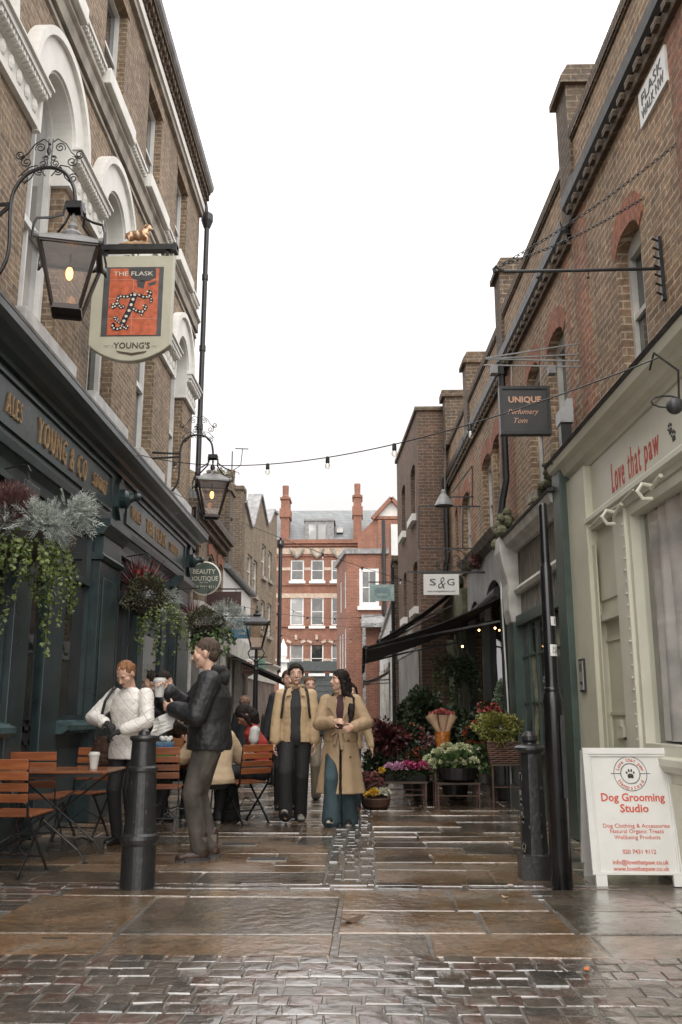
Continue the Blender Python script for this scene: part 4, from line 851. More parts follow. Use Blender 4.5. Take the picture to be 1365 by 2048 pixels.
mb = MB(); mb.fb(F5, 1.2, L5-.1, .0, .06, 2.6, 3.1); mb.build('shop_fascia', M['greyplaster'], tb)
mb = MB(); mb.fb(F5, .3, L5-.1, .0, .03, .4, 2.6); mb.build('shop_window', M['glassfar'], tb)
# wall lamps on brackets by the far shops
# ------------------------------------------------------------------ sage green shop (nearest on the right)
sp = thing('sage_shopfront', 'sage green painted shopfront with red lettering on its fascia', 'shopfront', tuple(FR(6, 0, 0)))
d0, d1 = RY(1265, 1300), RY(1207, 1300); p1 = RY(1160, 1200); g1 = RY(1283, 1200)
mb = MB(); mb.fb(FR, .8, 8.65, .0, .06, 3.12, 3.64)
fs_ = mb.build('fascia', M['sagel'], sp)
mb = MB(); mb.prof(FR, .8, p1+.06, [(.0,3.6),(.08,3.6),(.1,3.65),(.15,3.67),(.18,3.73),(.24,3.76),(.26,3.83),(0,3.85)]); mb.build('cornice', M['sagel'], sp)
mb = MB(); mb.prof(FR, .8, p1+.1, [(-.02,3.85),(.27,3.832),(.285,3.86),(.26,3.89),(.15,3.93),(-.02,3.99)]); mb.build('lead_flashing', mat('black bitumen flashing', (.045,.04,.037), .6, var=.5, scale=8, bump=1., bscale=18), sp)
mb = MB(); mb.prof(FR, .8, 8.66, [(.0,2.95),(.09,2.95),(.1,3.0),(.14,3.02),(.14,3.06),(.1,3.1),(.06,3.13),(0,3.13)]); mb.build('architrave', M['sagel'], sp)
mb = MB(); mb.fb(FR, 8.62, p1, 0, .13, 0, 3.6); mb.build('end_pilaster', M['sage'], sp, bevel=.008)
mb = MB(); mb.fb(FR, d1+.004, 8.618, 0, .08, 0, 2.948); mb.fb(FR, d1+.1, 8.52, .079, .09, .3, 2.8); mb.build('side_panel', M['sage'], sp)
mb = MB(); mb.fb(FR, d1-.012, d1+.001, -.02, .086, 0, 2.946); mb.build('door_jamb', M['sagel'], sp)
mb = MB(); z2 = 2.12
mb.fb(FR, d0, d1, -.02, .03, z2, 2.95); mb.fb(FR, d0+.08, d1-.08, .03, .045, 2.25, 2.85); mb.build('panel_over_door', M['sage'], sp, bevel=.004)
mb = MB(); mb.fb(FR, d0, d1, .0, .07, z2-.06, z2); mb.build('door_head', M['sage'], sp)
mb = MB(); mb.fb(FR, d0, d1, -.12, .0, .08, z2-.06); a, b = d0+.1, d1-.1
for z0, z1 in ((.25,.85),(1.2,1.9)):
    mb.fb(FR, a, b, .0, .015, z0, z0+.03); mb.fb(FR, a, b, .0, .015, z1-.03, z1); mb.fb(FR, a, a+.03, .0, .015, z0, z1); mb.fb(FR, b-.03, b, .0, .015, z0, z1)
dr = mb.build('door', M['sage'], sp)
mb = MB(); mb.fb(FR, (a+b)/2-.09, (a+b)/2+.09, .0, .025, 1.0, 1.1); mb.fb(FR, (a+b)/2-.05, (a+b)/2+.05, .0, .03, 1.1, 1.16); mb.build('letter_plate', M['sagel'], dr)
mb = MB(); mb.tube([FR(d0+.12,-.0,1.0), FR(d0+.12,.05,1.0), FR(d0+.22,.05,1.0)], .012, 8); mb.build('door_handle', M['black'], dr)
mb = MB(); mb.fb(FR, g1, d0, 0, .1, 0, 2.95); mb.build('door_post', M['sagel'], sp, bevel=.01)
for yy in (RY(1258,1010), RY(1335,955)):                                   # iron hooks above the window
    mb = MB(); z = 2.93; mb.tube([FR(yy,.1,z), FR(yy,.2,z+.02), FR(yy,.24,z-.04), FR(yy,.2,z-.1), FR(yy,.13,z-.1)], .018, 8); mb.tube([FR(yy,.13,z-.02), FR(yy-.22,.13,z+.03)], .018, 8); mb.build('awning_hook', M['sagel'], sp)
for i in range(26): mb = MB(); z = .3+i*.1; mb.fb(FR, g1+.03, g1+.05+random.uniform(0,.02), .1, .105+random.uniform(0,.008), z, z+.012); mb.build('staple', M['white'], sp)
mb = MB(); mb.tube([FR(8.6,.1,3.0), FR(8.4,.16,2.94), FR(8.1,.14,2.98), FR(7.6,.13,2.97), FR(7.2,.14,3.0)], .008, 6); mb.build('cable', M['sagel'], sp)
w1 = 3.4
mb = MB(); fr_ = .07
mb.fb(FR, g1-fr_, g1, -.05, .07, .9, 2.95); mb.fb(FR, .9, g1-fr_, -.05, .07, 2.86, 2.95); mb.fb(FR, .9, g1-fr_, -.05, .08, .86, .98); mb.fb(FR, 2.2, 2.28, -.04, .06, .98, 2.86)
sw_ = mb.build('shop_window', M['sagel'], sp)
g = MB(); g.add([FR(.9,-.01,.95), FR(g1-.03,-.01,.95), FR(g1-.03,-.01,2.9), FR(.9,-.01,2.9)], [(0,1,2,3)]); g.build('pane', clearglass('shop pane', (.97,.98,.975), .1), sw_)
mb = MB(); mb.fb(FR, .9, g1, 0, .06, 0, .86); mb.prof(FR, .9, g1, [(.06,.78),(.1,.78),(.13,.83),(.13,.88),(.06,.9)]); mb.fb(FR, 3., g1-.2, .06, .075, .15, .7); mb.build('stall_riser', M['sagel'], sp, bevel=.005)
# inside: dark room, folded drape, display
mb = MB(); mb.add([FR(.8,-2.2,0),FR(g1,-2.2,0),FR(g1,-2.2,3.1),FR(.8,-2.2,3.1),FR(g1,0,0),FR(g1,0,3.1),FR(.8,0,0),FR(.8,0,3.1)], [(0,1,2,3),(1,4,5,2),(6,0,3,7),(2,5,7,3),(0,1,4,6)]); mb.build('shop_interior', mat('dim shop interior', (.25,.22,.19), .8), sp)
mb = MB(); n = 60; vs = []
for i in range(n+1):
    s = 5.0+i*(g1-5.1)/n
    for z in (1.0, 1.6, 2.2, 2.88): vs.append(FR(s, -.09+.05*math.sin(i*1.1)+.02*math.sin(i*.37+z), z))
mb.add(vs, [(i*4+j, (i+1)*4+j, (i+1)*4+j+1, i*4+j+1) for i in range(n) for j in range(3)]); mb.build('curtain', mat('pale grey drape', (.6,.57,.54), .9, var=.3, scale=3), sp, smooth=True)
LZ = atr(1285, 905, .06).z
mb = MB(); text(mb, 'Love', FR, (RY(1236,945)+RY(1261,915))/2, LZ, .27, .06, .064, .008, flip=True, width=RY(1236,945)-RY(1261,915), shear=.1, spacing=1.2); mb.build('lettering', M['redpaint'], fs_); mb = MB(); text(mb, 'paw', FR, (RY(1303,900)+RY(1333,870))/2, LZ, .22, .06, .064, .008, flip=True, width=RY(1303,900)-RY(1333,870), shear=.1, spacing=1.2); mb.build('lettering', M['redpaint'], fs_)
mb = MB(); text(mb, 'that', FR, (RY(1270,925)+RY(1294,885))/2, LZ, .27, .06, .064, .002, flip=True, width=RY(1270,925)-RY(1294,885), shear=.1, spacing=1.25); mb.build('lettering', M['redpaint'], fs_)
def paw(mb, fr, s, z, k, o0, o1, rot=0, sg=1):
    def blob(x, y, rx, ry, a=0):
        a += rot; x, y = x*math.cos(rot)-y*math.sin(rot), x*math.sin(rot)+y*math.cos(rot)
        pts = [(s+sg*(x+rx*math.cos(t)*math.cos(a)-ry*math.sin(t)*math.sin(a))*k, z+(y+rx*math.cos(t)*math.sin(a)+ry*math.sin(t)*math.cos(a))*k) for t in [2*math.pi*i/14 for i in range(14)]]
        mb.fpoly(fr, pts, o0, o1)
    blob(0,-.2,.42,.3); blob(-.22,-.38,.2,.18); blob(.22,-.38,.2,.18); blob(-.5,.22,.12,.19,.35); blob(-.18,.5,.13,.22,.1); blob(.18,.5,.13,.22,-.1); blob(.5,.22,.12,.19,-.35)
for u, v, r_ in ((1341,858,.3),(1348,872,.1)):
    p = atr(u, v, .06); mb = MB(); paw(mb, FR, p.y, p.z, .07, .06, .064, r_, -1); mb.build('paw_print', M['dark'], fs_)
ic = MB(); p0 = RY(1222,1350); p1_ = RY(1199,1350); 
q0 = (8.62+p1)/2-.02
ic.fb(FR, q0-.085, q0+.085, .13, .15, 1.42, 1.74); icp = ic.build('intercom', M['black'], sp, bevel=.004)
m_ = MB(); m_.fb(FR, q0-.068, q0+.068, .15, .156, 1.44, 1.72); fc = m_.build('steel_plate', mat('brushed steel', (.5,.49,.47), .35, metal=.6), icp)
m_ = MB()
for i in range(5): m_.fb(FR, q0-.045, q0+.045, .156, .158, 1.62+i*.016, 1.627+i*.016)
m_.fb(FR, q0-.04, q0+.04, .156, .16, 1.49, 1.52); m_.build('speaker_slots', M['dark'], icp)
# ------------------------------------------------------------------ green shop
gs = thing('green_shopfront', 'old dark green shopfront with bare weathered fascia boards between mossy ends', 'shopfront', tuple(FR(11, 0, 0)))
a0 = 9.27; a1 = RY(1035, 1200)
mb = MB(); mb.fb(FR, a0, a0+.33, .0, .2, 0, 3.8); mb.build('near_pilaster', M['green'], gs, bevel=.01)
mb = MB(); mb.fb(FR, a1-.42, a1+.02, .0, .16, 0, 2.42); mb.fb(FR, a1-.46, a1+.05, 0, .19, 0, .3); mb.build('far_pilaster', M['green'], gs, bevel=.01)
mb = MB(); mb.prof(FR, a1-.4, a1+.02, [(0,2.42),(.17,2.42),(.2,2.6),(.2,2.95),(.26,3.2),(.3,3.4),(.3,3.6),(0,3.7)]); mb.build('console', M['offwhite'], gs, bevel=.02)
mb = MB(); mb.fb(FR, a0+.33, a1-.4, 0, .05, 2.9, 3.4); k = 9
mb.build('bare_fascia', M['oldwood'], gs)
mb = MB(); mb.prof(FR, a0+.33, a1-.4, [(0,3.38),(.1,3.38),(.13,3.43),(.22,3.47),(.25,3.57),(0,3.59)]); mb.build('cornice', M['offwhite'], gs)
mb = MB(); mb.prof(FR, a0+.25, a1-.35, [(0,3.59),(.265,3.572),(.275,3.6),(0,3.7)]); mb.build('roofing_felt', MATS['black bitumen flashing'], gs)
mb = MB(); mb.prof(FR, a0+.33, a1-.42, [(0,2.8),(.1,2.8),(.13,2.85),(.1,2.9),(0,2.9)]); mb.build('rail', M['offwhite'], gs)
mb = MB(); mb.fb(FR, a0+.33, a1-.42, 0, .035, 2.5, 2.8); mb.build('flaking_transom_board', mat('flaking paint', (.3,.28,.23), .7, scale=5, bump=.4, col2=(.05,.045,.04), stretch=(4,4,.8)), gs)
mb = MB(); mb.fb(FR, a0+.33, a1-.42, 0, .12, 2.36, 2.5); mb.fb(FR, a0+.33, a1-.42, 0, .1, 0, .75); mb.fb(FR, a0+.33, a1-.42, 0, .16, .75, .83)
n = 6; 
for i in range(1, n): s = a0+.33+(a1-.75-a0)*i/n; mb.fb(FR, s-.02, s+.02, 0, .06 if i != 2 else .1, .83, 2.36)
for z in (1.35, 1.95): mb.fb(FR, a0+.33, a1-.42, 0, .05, z-.015, z+.015)
gw = mb.build('window_frame', M['green'], gs, bevel=.004)
g = MB(); g.fb(FR, a0+.33, a1-.42, .02, .03, .83, 2.36); g.build('pane', glassmat('green shop glass', (.03,.035,.03), c2=(.3,.3,.2), sc=2.2, blotch=.3), gw)
mb = MB()                                                                  # moss and crumbling mortar at the ends
for i in range(60):
    t = i/60; s = a0+.02+t*1.3; z = 3.8-.2*t+random.uniform(0,.25)*(1-t); mb.ell(FR(s, random.uniform(0,.22), z), (random.uniform(.04,.08), random.uniform(.05,.1), random.uniform(.03,.08)), nu=7, nv=5)
mb.build('mossy_mortar', M['moss'], gs); mb = MB()
for i in range(40): s = a1-.2+random.uniform(-.3,.3); mb.ell(FR(s, random.uniform(0,.3), 3.68+random.uniform(-.15,.3)), random.uniform(.04,.1), nu=7, nv=5)
mb.build('mossy_mortar', M['moss'], gs)
mb = MB(); mb.tube([FR(a1+.1,.15,3.4), FR(a1+.08,.2,3.1), FR(a1+.0,.22,2.8), FR(a1+.06,.2,2.5), FR(a1+.04,.18,1.3), FR(a1+.05,.18,0)], .012, 6); mb.build('white_cable', M['white'], gs)
# ------------------------------------------------------------------ flower shop
fsn = thing('flower_shopfront', 'flower shop front with arched grey fascia and a dark planted entrance', 'shopfront', tuple(FR(15, 0, 0)))
f0 = 13.1; f1 = 16.6
mb = MB(); zz = [(f0,3.75),(f1,3.75),(f1,2.6)]+[(f1-.1-.65*(1-math.cos(math.pi*i/10)),2.6+.55*math.sin(math.pi*i/10)) for i in range(11)]+[(f0+1.75,2.7)]+[(f0+1.7-.8*(1-math.cos(math.pi*i/10)),2.7+.55*math.sin(math.pi*i/10)) for i in range(11)]+[(f0,2.6)]
mb.fpoly(FR, zz, 0, .1); mb.build('arched_fascia', M['greyplaster'], fsn)
mb = MB(); mb.prof(FR, f0, f1, [(0,3.72),(.1,3.72),(.2,3.8),(.26,3.92),(0,3.96)]); mb.build('cornice', M['oldwood'], fsn)
mb = MB(); mb.add([FR(f0,-3,0),FR(f1,-3,0),FR(f1,-3,3.3),FR(f0,-3,3.3),FR(f0,.0,0),FR(f1,.0,0),FR(f1,.0,3.3),FR(f0,.0,3.3)], [(0,1,2,3),(1,5,6,2),(4,0,3,7),(3,2,6,7)])
for s in (f0+.02, f0+1.72, f1-.15): mb.fb(FR, s, s+.12, .01, .14, 0, 2.75)
mb.fb(FR, f0, f1, .01, .05, .0, .45); 
mb.build('entrance', mat('dark green joinery', (.02,.026,.022), .5), fsn)
g = MB(); g.fb(FR, f0+.14, f0+1.7, .004, .03, .45, 2.7); g.build('window', M['glasspub'], fsn)
emit('warm bulb', (1,.55,.2), 5)
for s, o, z in ((13.9,-.5,2.5),(14.2,-.7,2.35),(14.8,-.4,2.55),(13.6,.05,2.2)): mb = MB(); mb.ell(FR(s, o+.6, z), .016, nu=8, nv=6); lb_ = mb.build('lit_bulb', MATS['warm bulb'], fsn); mb = MB(); mb.tube([FR(s,o+.6,z+.01), FR(s,o+.6,z+.5)], .004, 4); mb.build('flex', M['black'], lb_)
# column and dark wall of the next shop
ns = thing('column_shopfront', 'dim shopfront with pale green columns behind the flower displays', 'shopfront', tuple(FR(18, 0, 0)))
mb = MB(); mb.fb(FR, 16.65, 19.45, 0, .05, 0, 3.5); mb.build('dark_panelling', mat('dark mossy wall', (.03,.034,.024), .7), ns)
for s in (16.75, 17.35, 18.6):
    mb = MB(); c = FR(s+.1, .12, 0); mb.lathe([(.13,0),(.13,.2),(.09,.25),(.085,2.4),(.13,2.55),(.13,2.7)], c, 14); mb.build('column', mat('pale green column', (.16,.17,.12), .6) if 'pale green column' not in MATS else MATS['pale green column'], ns)
mb = MB(); mb.fb(FR, 16.65, 19.45, .05, .2, 2.9, 3.5); mb.build('fascia', M['moss'], ns)
# ------------------------------------------------------------------ awnings
def awning(name, label, y0, y1, wx, wz, fx, fz, val=.2, m=None):
    t = thing(name, label, 'awning', (wx, (y0+y1)/2, wz), 'black awnings over the right-hand shops'); n = 14; vs = []
    for i in range(n+1):
        y = y0+(y1-y0)*i/n
        for j in range(7):
            k = j/6; sag = -.06*math.sin(math.pi*k)-.015*math.sin(i*2.1)*k
            vs.append((wx+(fx-wx)*k, y, wz+(fz-wz)*k+sag))
    N0 = len(vs); vs += [(x, y, z-.015) for x, y, z in vs]
    q = lambda i, j: i*7+j
    fs = [(q(i,j), q(i+1,j), q(i+1,j+1), q(i,j+1)) for i in range(n) for j in range(6)]; fs += [tuple(N0+k for k in f)[::-1] for f in fs]
    fs += [(q(0,j), q(0,j+1), N0+q(0,j+1), N0+q(0,j)) for j in range(6)]+[(q(n,j), N0+q(n,j), N0+q(n,j+1), q(n,j+1)) for j in range(6)]
    mb = MB(); mb.add(vs, fs); mb.build('canopy', m or M['awning'], t)
    mb = MB(); vv = []
    for i in range(41):
        y = y0+(y1-y0)*i/40; w_ = .012*math.sin(i*.9); vv += [(fx+w_, y, fz+.02), (fx+w_*1.5, y, fz-val-.02*math.cos(i*math.pi/2.5)), (fx-.02+w_*1.5, y, fz-val-.02*math.cos(i*math.pi/2.5)), (fx-.02+w_, y, fz+.02)]
    mb.add(vv, [(i*4+a, i*4+(a+1)%4, (i+1)*4+(a+1)%4, (i+1)*4+a) for i in range(40) for a in range(4)]); mb.build('valance', m or M['awning'], t)
    mb = MB(); mb.tube([(fx+.02,y0,fz),(fx+.02,y1,fz)], .028, 10); mb.build('front_rail', M['black'], t)
    mb = MB(); mb.tube([(wx-.05,y0,wz+.06),(wx-.05,y1,wz+.06)], .09, 12); mb.build('roller_box', M['black'], t)
    for y in (y0+.25, y1-.25):
        mb = MB(); e = Vector(((wx*.45+fx*.55), y+.3, (wz*.5+fz*.5)-.16)); mb.tube([(wx, y, wz-.35), e], .018, 8); mb.tube([e, (fx+.04, y, fz-.02)], .018, 8); mb.ell(e, .03, nu=8, nv=6); mb.build('folding_arm', M['lead'], t)
    return t
awning('shop_awning', 'wide black awning sloping out over the flower stand', 13.4, 17.4, 2.12, 2.93, .06, 2.18, .2)
awning('shop_awning', 'second black awning behind and above the one over the flowers', 17.7, 19.4, 2.0, 3.75, .35, 2.62, .12)
awning('shop_awning', 'small far awning on the white painted house', 27.5, 31, .98, 2.6, .1, 2.2, .1, mat('faded awning cloth', (.2,.17,.14), .8))
# ------------------------------------------------------------------ organic shapes: overlapping solids fused into one skin
_tex = {}
def blobmesh(mb, voxel=.01, smooth=3, disp=0., dsize=.1, name='b', fac=.5):
    me = mb.mesh(name, (0,0,0), fix=False); ob = bpy.data.objects.new('tmp', me); COL.objects.link(ob)
    b = bmesh.new(); b.from_mesh(me); bmesh.ops.recalc_face_normals(b, faces=b.faces); b.to_mesh(me); b.free()
    m_ = ob.modifiers.new('r', 'REMESH'); m_.mode = 'VOXEL'; m_.voxel_size = voxel; m_.adaptivity = 0
    if smooth: s_ = ob.modifiers.new('s', 'SMOOTH'); s_.iterations = smooth; s_.factor = fac
    if disp:
        k = dsize
        if k not in _tex: t = bpy.data.textures.new('c%g' % k, 'CLOUDS'); t.noise_scale = k; t.noise_depth = 2; _tex[k] = t
        d = ob.modifiers.new('d', 'DISPLACE'); d.texture = _tex[k]; d.strength = disp; d.mid_level = .5; d.texture_coords = 'LOCAL'
    dg = bpy.context.evaluated_depsgraph_get(); ev = ob.evaluated_get(dg); out = bpy.data.meshes.new_from_object(ev)
    bpy.data.objects.remove(ob); bpy.data.meshes.remove(me); out.shade_smooth(); return out
def blob(name, mb, m_, parent, voxel=.01, smooth=3, disp=0., dsize=.1, world=False, fac=.5):
    me = blobmesh(mb, voxel, smooth, disp, dsize, name, fac); me.name = name; me.materials.clear(); me.materials.append(m_)
    o = bpy.data.objects.new(name, me); COL.objects.link(o); o.parent = parent
    if world: me.transform(Matrix.Translation(-Vector(OFF[parent.name])))
    OFF[o.name] = OFF.get(parent.name, (0,0,0)); return o
def spiral(c, r0, r1, a0, turns, fr, n=22):
    return [fr(c[0]+(r0+(r1-r0)*t/n)*math.cos(a0+turns*2*math.pi*t/n), c[1]+(r0+(r1-r0)*t/n)*math.sin(a0+turns*2*math.pi*t/n)) for t in range(n+1)]
M['lampglass'] = clearglass('lantern glass', (.93,.86,.81), .05)
M['flame'] = emit('warm lamp flame', (1, .40, .11), 2.0)
M['copper'] = mat('brown lantern metal', (.045,.034,.03), .4, metal=.3, var=.3)
def lantern(t, c, k=1., rot=.25, lit=True, hanger=True, post=False):
    """four-sided tapering lantern; c = centre of the body's top edge, k = scale"""
    c = Vector(c); Rz = Matrix.Rotation(rot, 3, 'Z')
    P = lambda x, y, z: c+Rz@Vector((x, y, z))*k
    a, b, h = .27, .125, .60
    cs = [(-1,-1),(1,-1),(1,1),(-1,1)]
    mb = MB()
    for x, y in cs: mb.bar(P(x*a, y*a, 0), P(x*b, y*b, -h), .028*k, .028*k)
    for i in range(4):
        (x0, y0), (x1, y1) = cs[i], cs[(i+1)%4]
        mb.bar(P(x0*a,y0*a,0), P(x1*a,y1*a,0), .035*k, .04*k); mb.bar(P(x0*b,y0*b,-h), P(x1*b,y1*b,-h), .03*k, .05*k)
    mb.add([P(-b,-b,-h), P(b,-b,-h), P(b,b,-h), P(-b,b,-h)], [(0,1,2,3)])
    mb.build('lantern_frame', M['copper'], t)
    g = MB()
    for i in range(4):
        (x0, y0), (x1, y1) = cs[i], cs[(i+1)%4]; g.add([P(x0*a*.97,y0*a*.97,-.02), P(x1*a*.97,y1*a*.97,-.02), P(x1*b*.97,y1*b*.97,-h), P(x0*b*.97,y0*b*.97,-h)], [(0,1,2,3)])
    g.build('glass_pane', M['lampglass'], t)
    hd = MB(); rings = [(a*1.12,0),(a*1.1,.03),(a*.62,.13),(a*.5,.15)]
    vs = [P(x*r, y*r, z) for r, z in rings for x, y in cs]; hd.add(vs, [(i*4+j, i*4+(j+1)%4, (i+1)*4+(j+1)%4, (i+1)*4+j) for i in range(3) for j in range(4)]+[(3,2,1,0),(12,13,14,15)])
    hd.lathe([(.13*k,.11*k),(.14*k,.13*k),(.13*k,.16*k),(.09*k,.18*k),(.1*k,.21*k),(.09*k,.235*k),(.035*k,.27*k),(.05*k,.3*k),(.035*k,.335*k),(.014*k,.36*k),(.02*k,.42*k),(.008*k,.45*k)], c, 16)
    for x, y in cs: hd.ell(P(x*a*1.12, y*a*1.12, .02), .035*k, nu=6, nv=5)
    hd.build('hood', M['lead'] if not post else M['black'], t)
    if lit:
        f = MB(); f.tube([P(0,0,-.14), P(0,0,-.12)], .02*k, 8); f.build('lamp_cup', M['copper'], t)
        f = MB(); f.ell(P(0,0,-.2), (.036*k,.036*k,.07*k), nu=10, nv=8); f.build('lit_mantle', M['flame'], t)
        f = MB(); f.tube([P(0,0,0), P(0,0,-.15)], .012*k, 8); f.build('burner', M['copper'], t)
    return t
def bracket_lamp(label, Y, pts, cpx, k, wallpts, arc_c, finial):
    q = lambda u, v: aty(u, v, Y)
    root = aty(*wallpts[0], Y); t = thing('wall_lantern', label, 'lantern', (LX, Y, root.z), 'lit lanterns bracketed from the pub wall')
    # iron pipe
    mb = MB(); P = [q(*p) for p in pts]
    if P[0].x > LX+.02: P = [Vector((LX-.05, Y, P[0].z-.05))]+P
    S = []                                                # smooth the path
    for i in range(len(P)-1):
        p0 = P[max(i-1,0)]; p1_, p2 = P[i], P[i+1]; p3 = P[min(i+2,len(P)-1)]
        for j in range(5):
            u = j/5; S.append(.5*((2*p1_)+(-p0+p2)*u+(2*p0-5*p1_+4*p2-p3)*u*u+(-p0+3*p1_-3*p2+p3)*u**3))
    S.append(P[-1]); mb.tube(S, .019*k, 10)
    for a, b in zip(wallpts[1::2], wallpts[2::2]):
        a_ = q(*a); mb.bar(a_, (LX-.03, Y, q(*b).z), .02*k, .035*k)
    mb.build('iron_bracket', M['black'], t)
    # scrollwork over and under the arch
    C = q(*arc_c); F = lambda x, z: (C.x+x*k, Y, C.z+z*k); sc = MB(); r = .0065*k
    for sg in (-1, 1):
        G = lambda x, z: F(sg*x, z)
        for cx, cz, rr, a0, tn in ((.10,.32,.055,-.5,1.6),(.06,.14,.045,2.6,1.6),(.10,.06,.05,-2.2,1.5),(.23,.16,.06,1.2,-1.6),(.3,.24,.05,-2.6,1.6),(.25,-.03,.055,.4,1.5),(.04,.2,.03,0,1.4)):
            sc.tube(spiral((cx, cz), rr, .012, a0, tn, G), r, 5)
        sc.tube([G(.02,.38), G(.07,.42), G(.16,.36), G(.22,.26), G(.29,.2)], r, 5); sc.tube([G(.03,.0), G(.12,.12), G(.2,.1), G(.28,.02)], r, 5); sc.tube([G(.02,.1),G(.02,.42)], r, 5)
        sc.tube([G(.12,.1), G(.17,-.02), G(.24,-.09)], r, 5)
    sc.build('scrollwork', M['black'], t)
    fn = MB(); f0_ = q(*finial)
    for i in range(5): a = i*math.pi*.4; fn.tube([(f0_.x+.022*k*math.sin(math.pi*j/8)*math.cos(a+j*.7), Y+.022*k*math.sin(math.pi*j/8)*math.sin(a+j*.7), f0_.z-.13*k+.1*k*j/8) for j in range(9)], .004*k, 4)
    fn.ell((f0_.x, Y, f0_.z), .018*k, nu=8, nv=6); fn.build('finial', M['black'], t)
    # hanger box and four swept arms
    c = q(*cpx); top = P[-1]; hb = MB(); hw = .075*k
    for sx in (-1, 1): hb.bar((top.x-hw, Y+sx*hw, top.z-.02), (top.x+hw, Y+sx*hw, top.z-.02), .012*k, .07*k); hb.bar((top.x+sx*hw, Y-hw, top.z-.02), (top.x+sx*hw, Y+hw, top.z-.02), .012*k, .07*k)
    hb.add([(top.x-hw,Y-hw,top.z+.012),(top.x+hw,Y-hw,top.z+.012),(top.x+hw,Y+hw,top.z+.012),(top.x-hw,Y+hw,top.z+.012)], [(0,1,2,3)])
    Rz = Matrix.Rotation(.25, 3, 'Z')
    for x, y in ((-1,-1),(1,-1),(1,1),(-1,1)):
        p = lambda r_, z: Vector((c.x, c.y, z))+Rz@Vector((x*r_, y*r_, 0))
        hb.tube([Vector((top.x+x*hw, Y+y*hw, top.z-.03)), p(.09*k, top.z-.16*k), p(.2*k, top.z-.27*k), p(.3*k, c.z+.19*k), p(.325*k, c.z+.1*k), p(.33*k, c.z-.03*k), p(.3*k, c.z)], .013*k, 6)
    hb.build('hanger_arms', M['black'], t)
    lantern(t, c, k)
    return t
bracket_lamp('large lit copper lantern on a scrolled iron arch, nearest on the pub wall', 7.2, [(-30,575),(0,545),(18,500),(22,410),(34,372),(60,345),(97,335),(130,345),(148,375),(152,412)], (142,510), .9, [(0,545),(22,408),(-20,412),(22,410),(-30,470)], (97,352), (100,288))
bracket_lamp('smaller lit lantern on a scrolled iron arch at the far end of the pub', 14., [(332,985),(348,978),(358,955),(361,905),(366,885),(378,874),(395,870),(413,874),(424,888),(427,912)], (425,968), .9, [(340,980),(361,908),(318,905),(361,914),(330,917)], (396,876), (397,848))
# ------------------------------------------------------------------ pub sign
def board(t, name, pts, Y, th, m_, parent=None, bevel=.006):
    mb = MB(); fr = frameY(Y); mb.fpoly(fr, pts, -th, 0); return mb.build(name, m_, parent or t, bevel=bevel)
SY = 10.; FS = frameY(SY); q = lambda u, v: (aty(u, v, SY).x, aty(u, v, SY).z)
hs_ = thing('hanging_pub_sign', 'shield-bottomed cream pub sign with an orange picture reading THE FLASK', 'pub sign', (q(268,600)[0], SY, q(268,510)[1]))
x0, z1 = q(188,512); x1 = q(349,512)[0]; z0 = q(188,690)[1]; zb = q(265,722)[1]
pts = [(x0,z1),(x1,z1),(x1,z0)]+[(x1+(x0-x1)*i/14, z0-(z0-zb)*math.sin(math.pi*i/14)**.8) for i in range(1,14)]+[(x0,z0)]
M['signcream'] = mat('olive cream sign paint', (.40,.385,.30), .45, var=.06)
bd = board(hs_, 'board', pts[::-1], SY, .1, M['signcream'], bevel=.012)
a0_, b1_ = q(210,535), q(322,672); mb = MB(); mb.fb(FS, a0_[0], b1_[0], 0, .004, b1_[1], a0_[1]); pic = mb.build('picture', mat('slate grey panel', (.06,.063,.065), .4), bd)
a2, b2_ = q(222,538), q(313,670); mb = MB(); mb.fb(FS, a2[0], b2_[0], .004, .008, b2_[1], a2[1]); mb.build('orange_tiles', mat('orange tiles', (.46,.105,.045), .35, var=.25, scale=14), pic)
mb = MB()
for v in (560, 598, 638): z = q(265,v)[1]; mb.fb(FS, a2[0], b2_[0], .008, .010, z-.003, z+.003)
x = q(266,600)[0]; mb.fb(FS, x-.003, x+.003, .008, .0102, b2_[1], q(266,560)[1]); mb.build('tile_joints', mat('pale grout', (.5,.25,.17), .6), pic)
mb = MB(); mb.fpoly(FS, [q(258,536), q(313,536), q(313,556), q(300,562), q(285,564), q(266,558), q(259,548)], .0085, .0105); mb.fpoly(FS, [q(274,562), q(292,562), q(288,578), q(276,574)], .0085, .0105); mb.fpoly(FS, [q(296,568), q(313,562), q(311,570), q(300,572)], .0085, .0105); mb.build('dark_flask', M['dark'], pic)
fF = MB(); dots = MB()
def stroke(uv, w_):
    w_ *= 1.7
    P = [Vector((*q(u, v), 0)) for u, v in uv]; S = []
    for i in range(len(P)-1):
        p0 = P[max(i-1,0)]; p1_, p2 = P[i], P[i+1]; p3 = P[min(i+2,len(P)-1)]
        for j in range(5): u = j/5; S.append(.5*((2*p1_)+(-p0+p2)*u+(2*p0-5*p1_+4*p2-p3)*u*u+(-p0+3*p1_-3*p2+p3)*u**3))
    S.append(P[-1])
    for a, b in zip(S, S[1:]):
        d = (b-a).normalized(); n = Vector((-d.y, d.x, 0))*w_/2; e = d*.003; pl = [a-n-e, b-n+e, b+n+e, a+n-e]; fF.fpoly(FS, [(p.x, p.y) for p in pl], .0106, .0125)
    L_ = 0; last = -9
    for a, b in zip(S, S[1:]):
        L_ += (b-a).length
        if L_-last > w_*.82: last = L_; r = w_*.27; dots.fpoly(FS, [(b.x+r*math.cos(t*math.pi/4), b.y+r*math.sin(t*math.pi/4)) for t in range(8)], .0126, .014)
stroke([(271,588),(266,603),(259,622),(250,640),(246,652)], .042)
stroke([(272,586),(256,594),(240,594),(236,602),(232,612),(226,616),(228,608)], .026); stroke([(236,606),(243,616),(250,612)], .022)
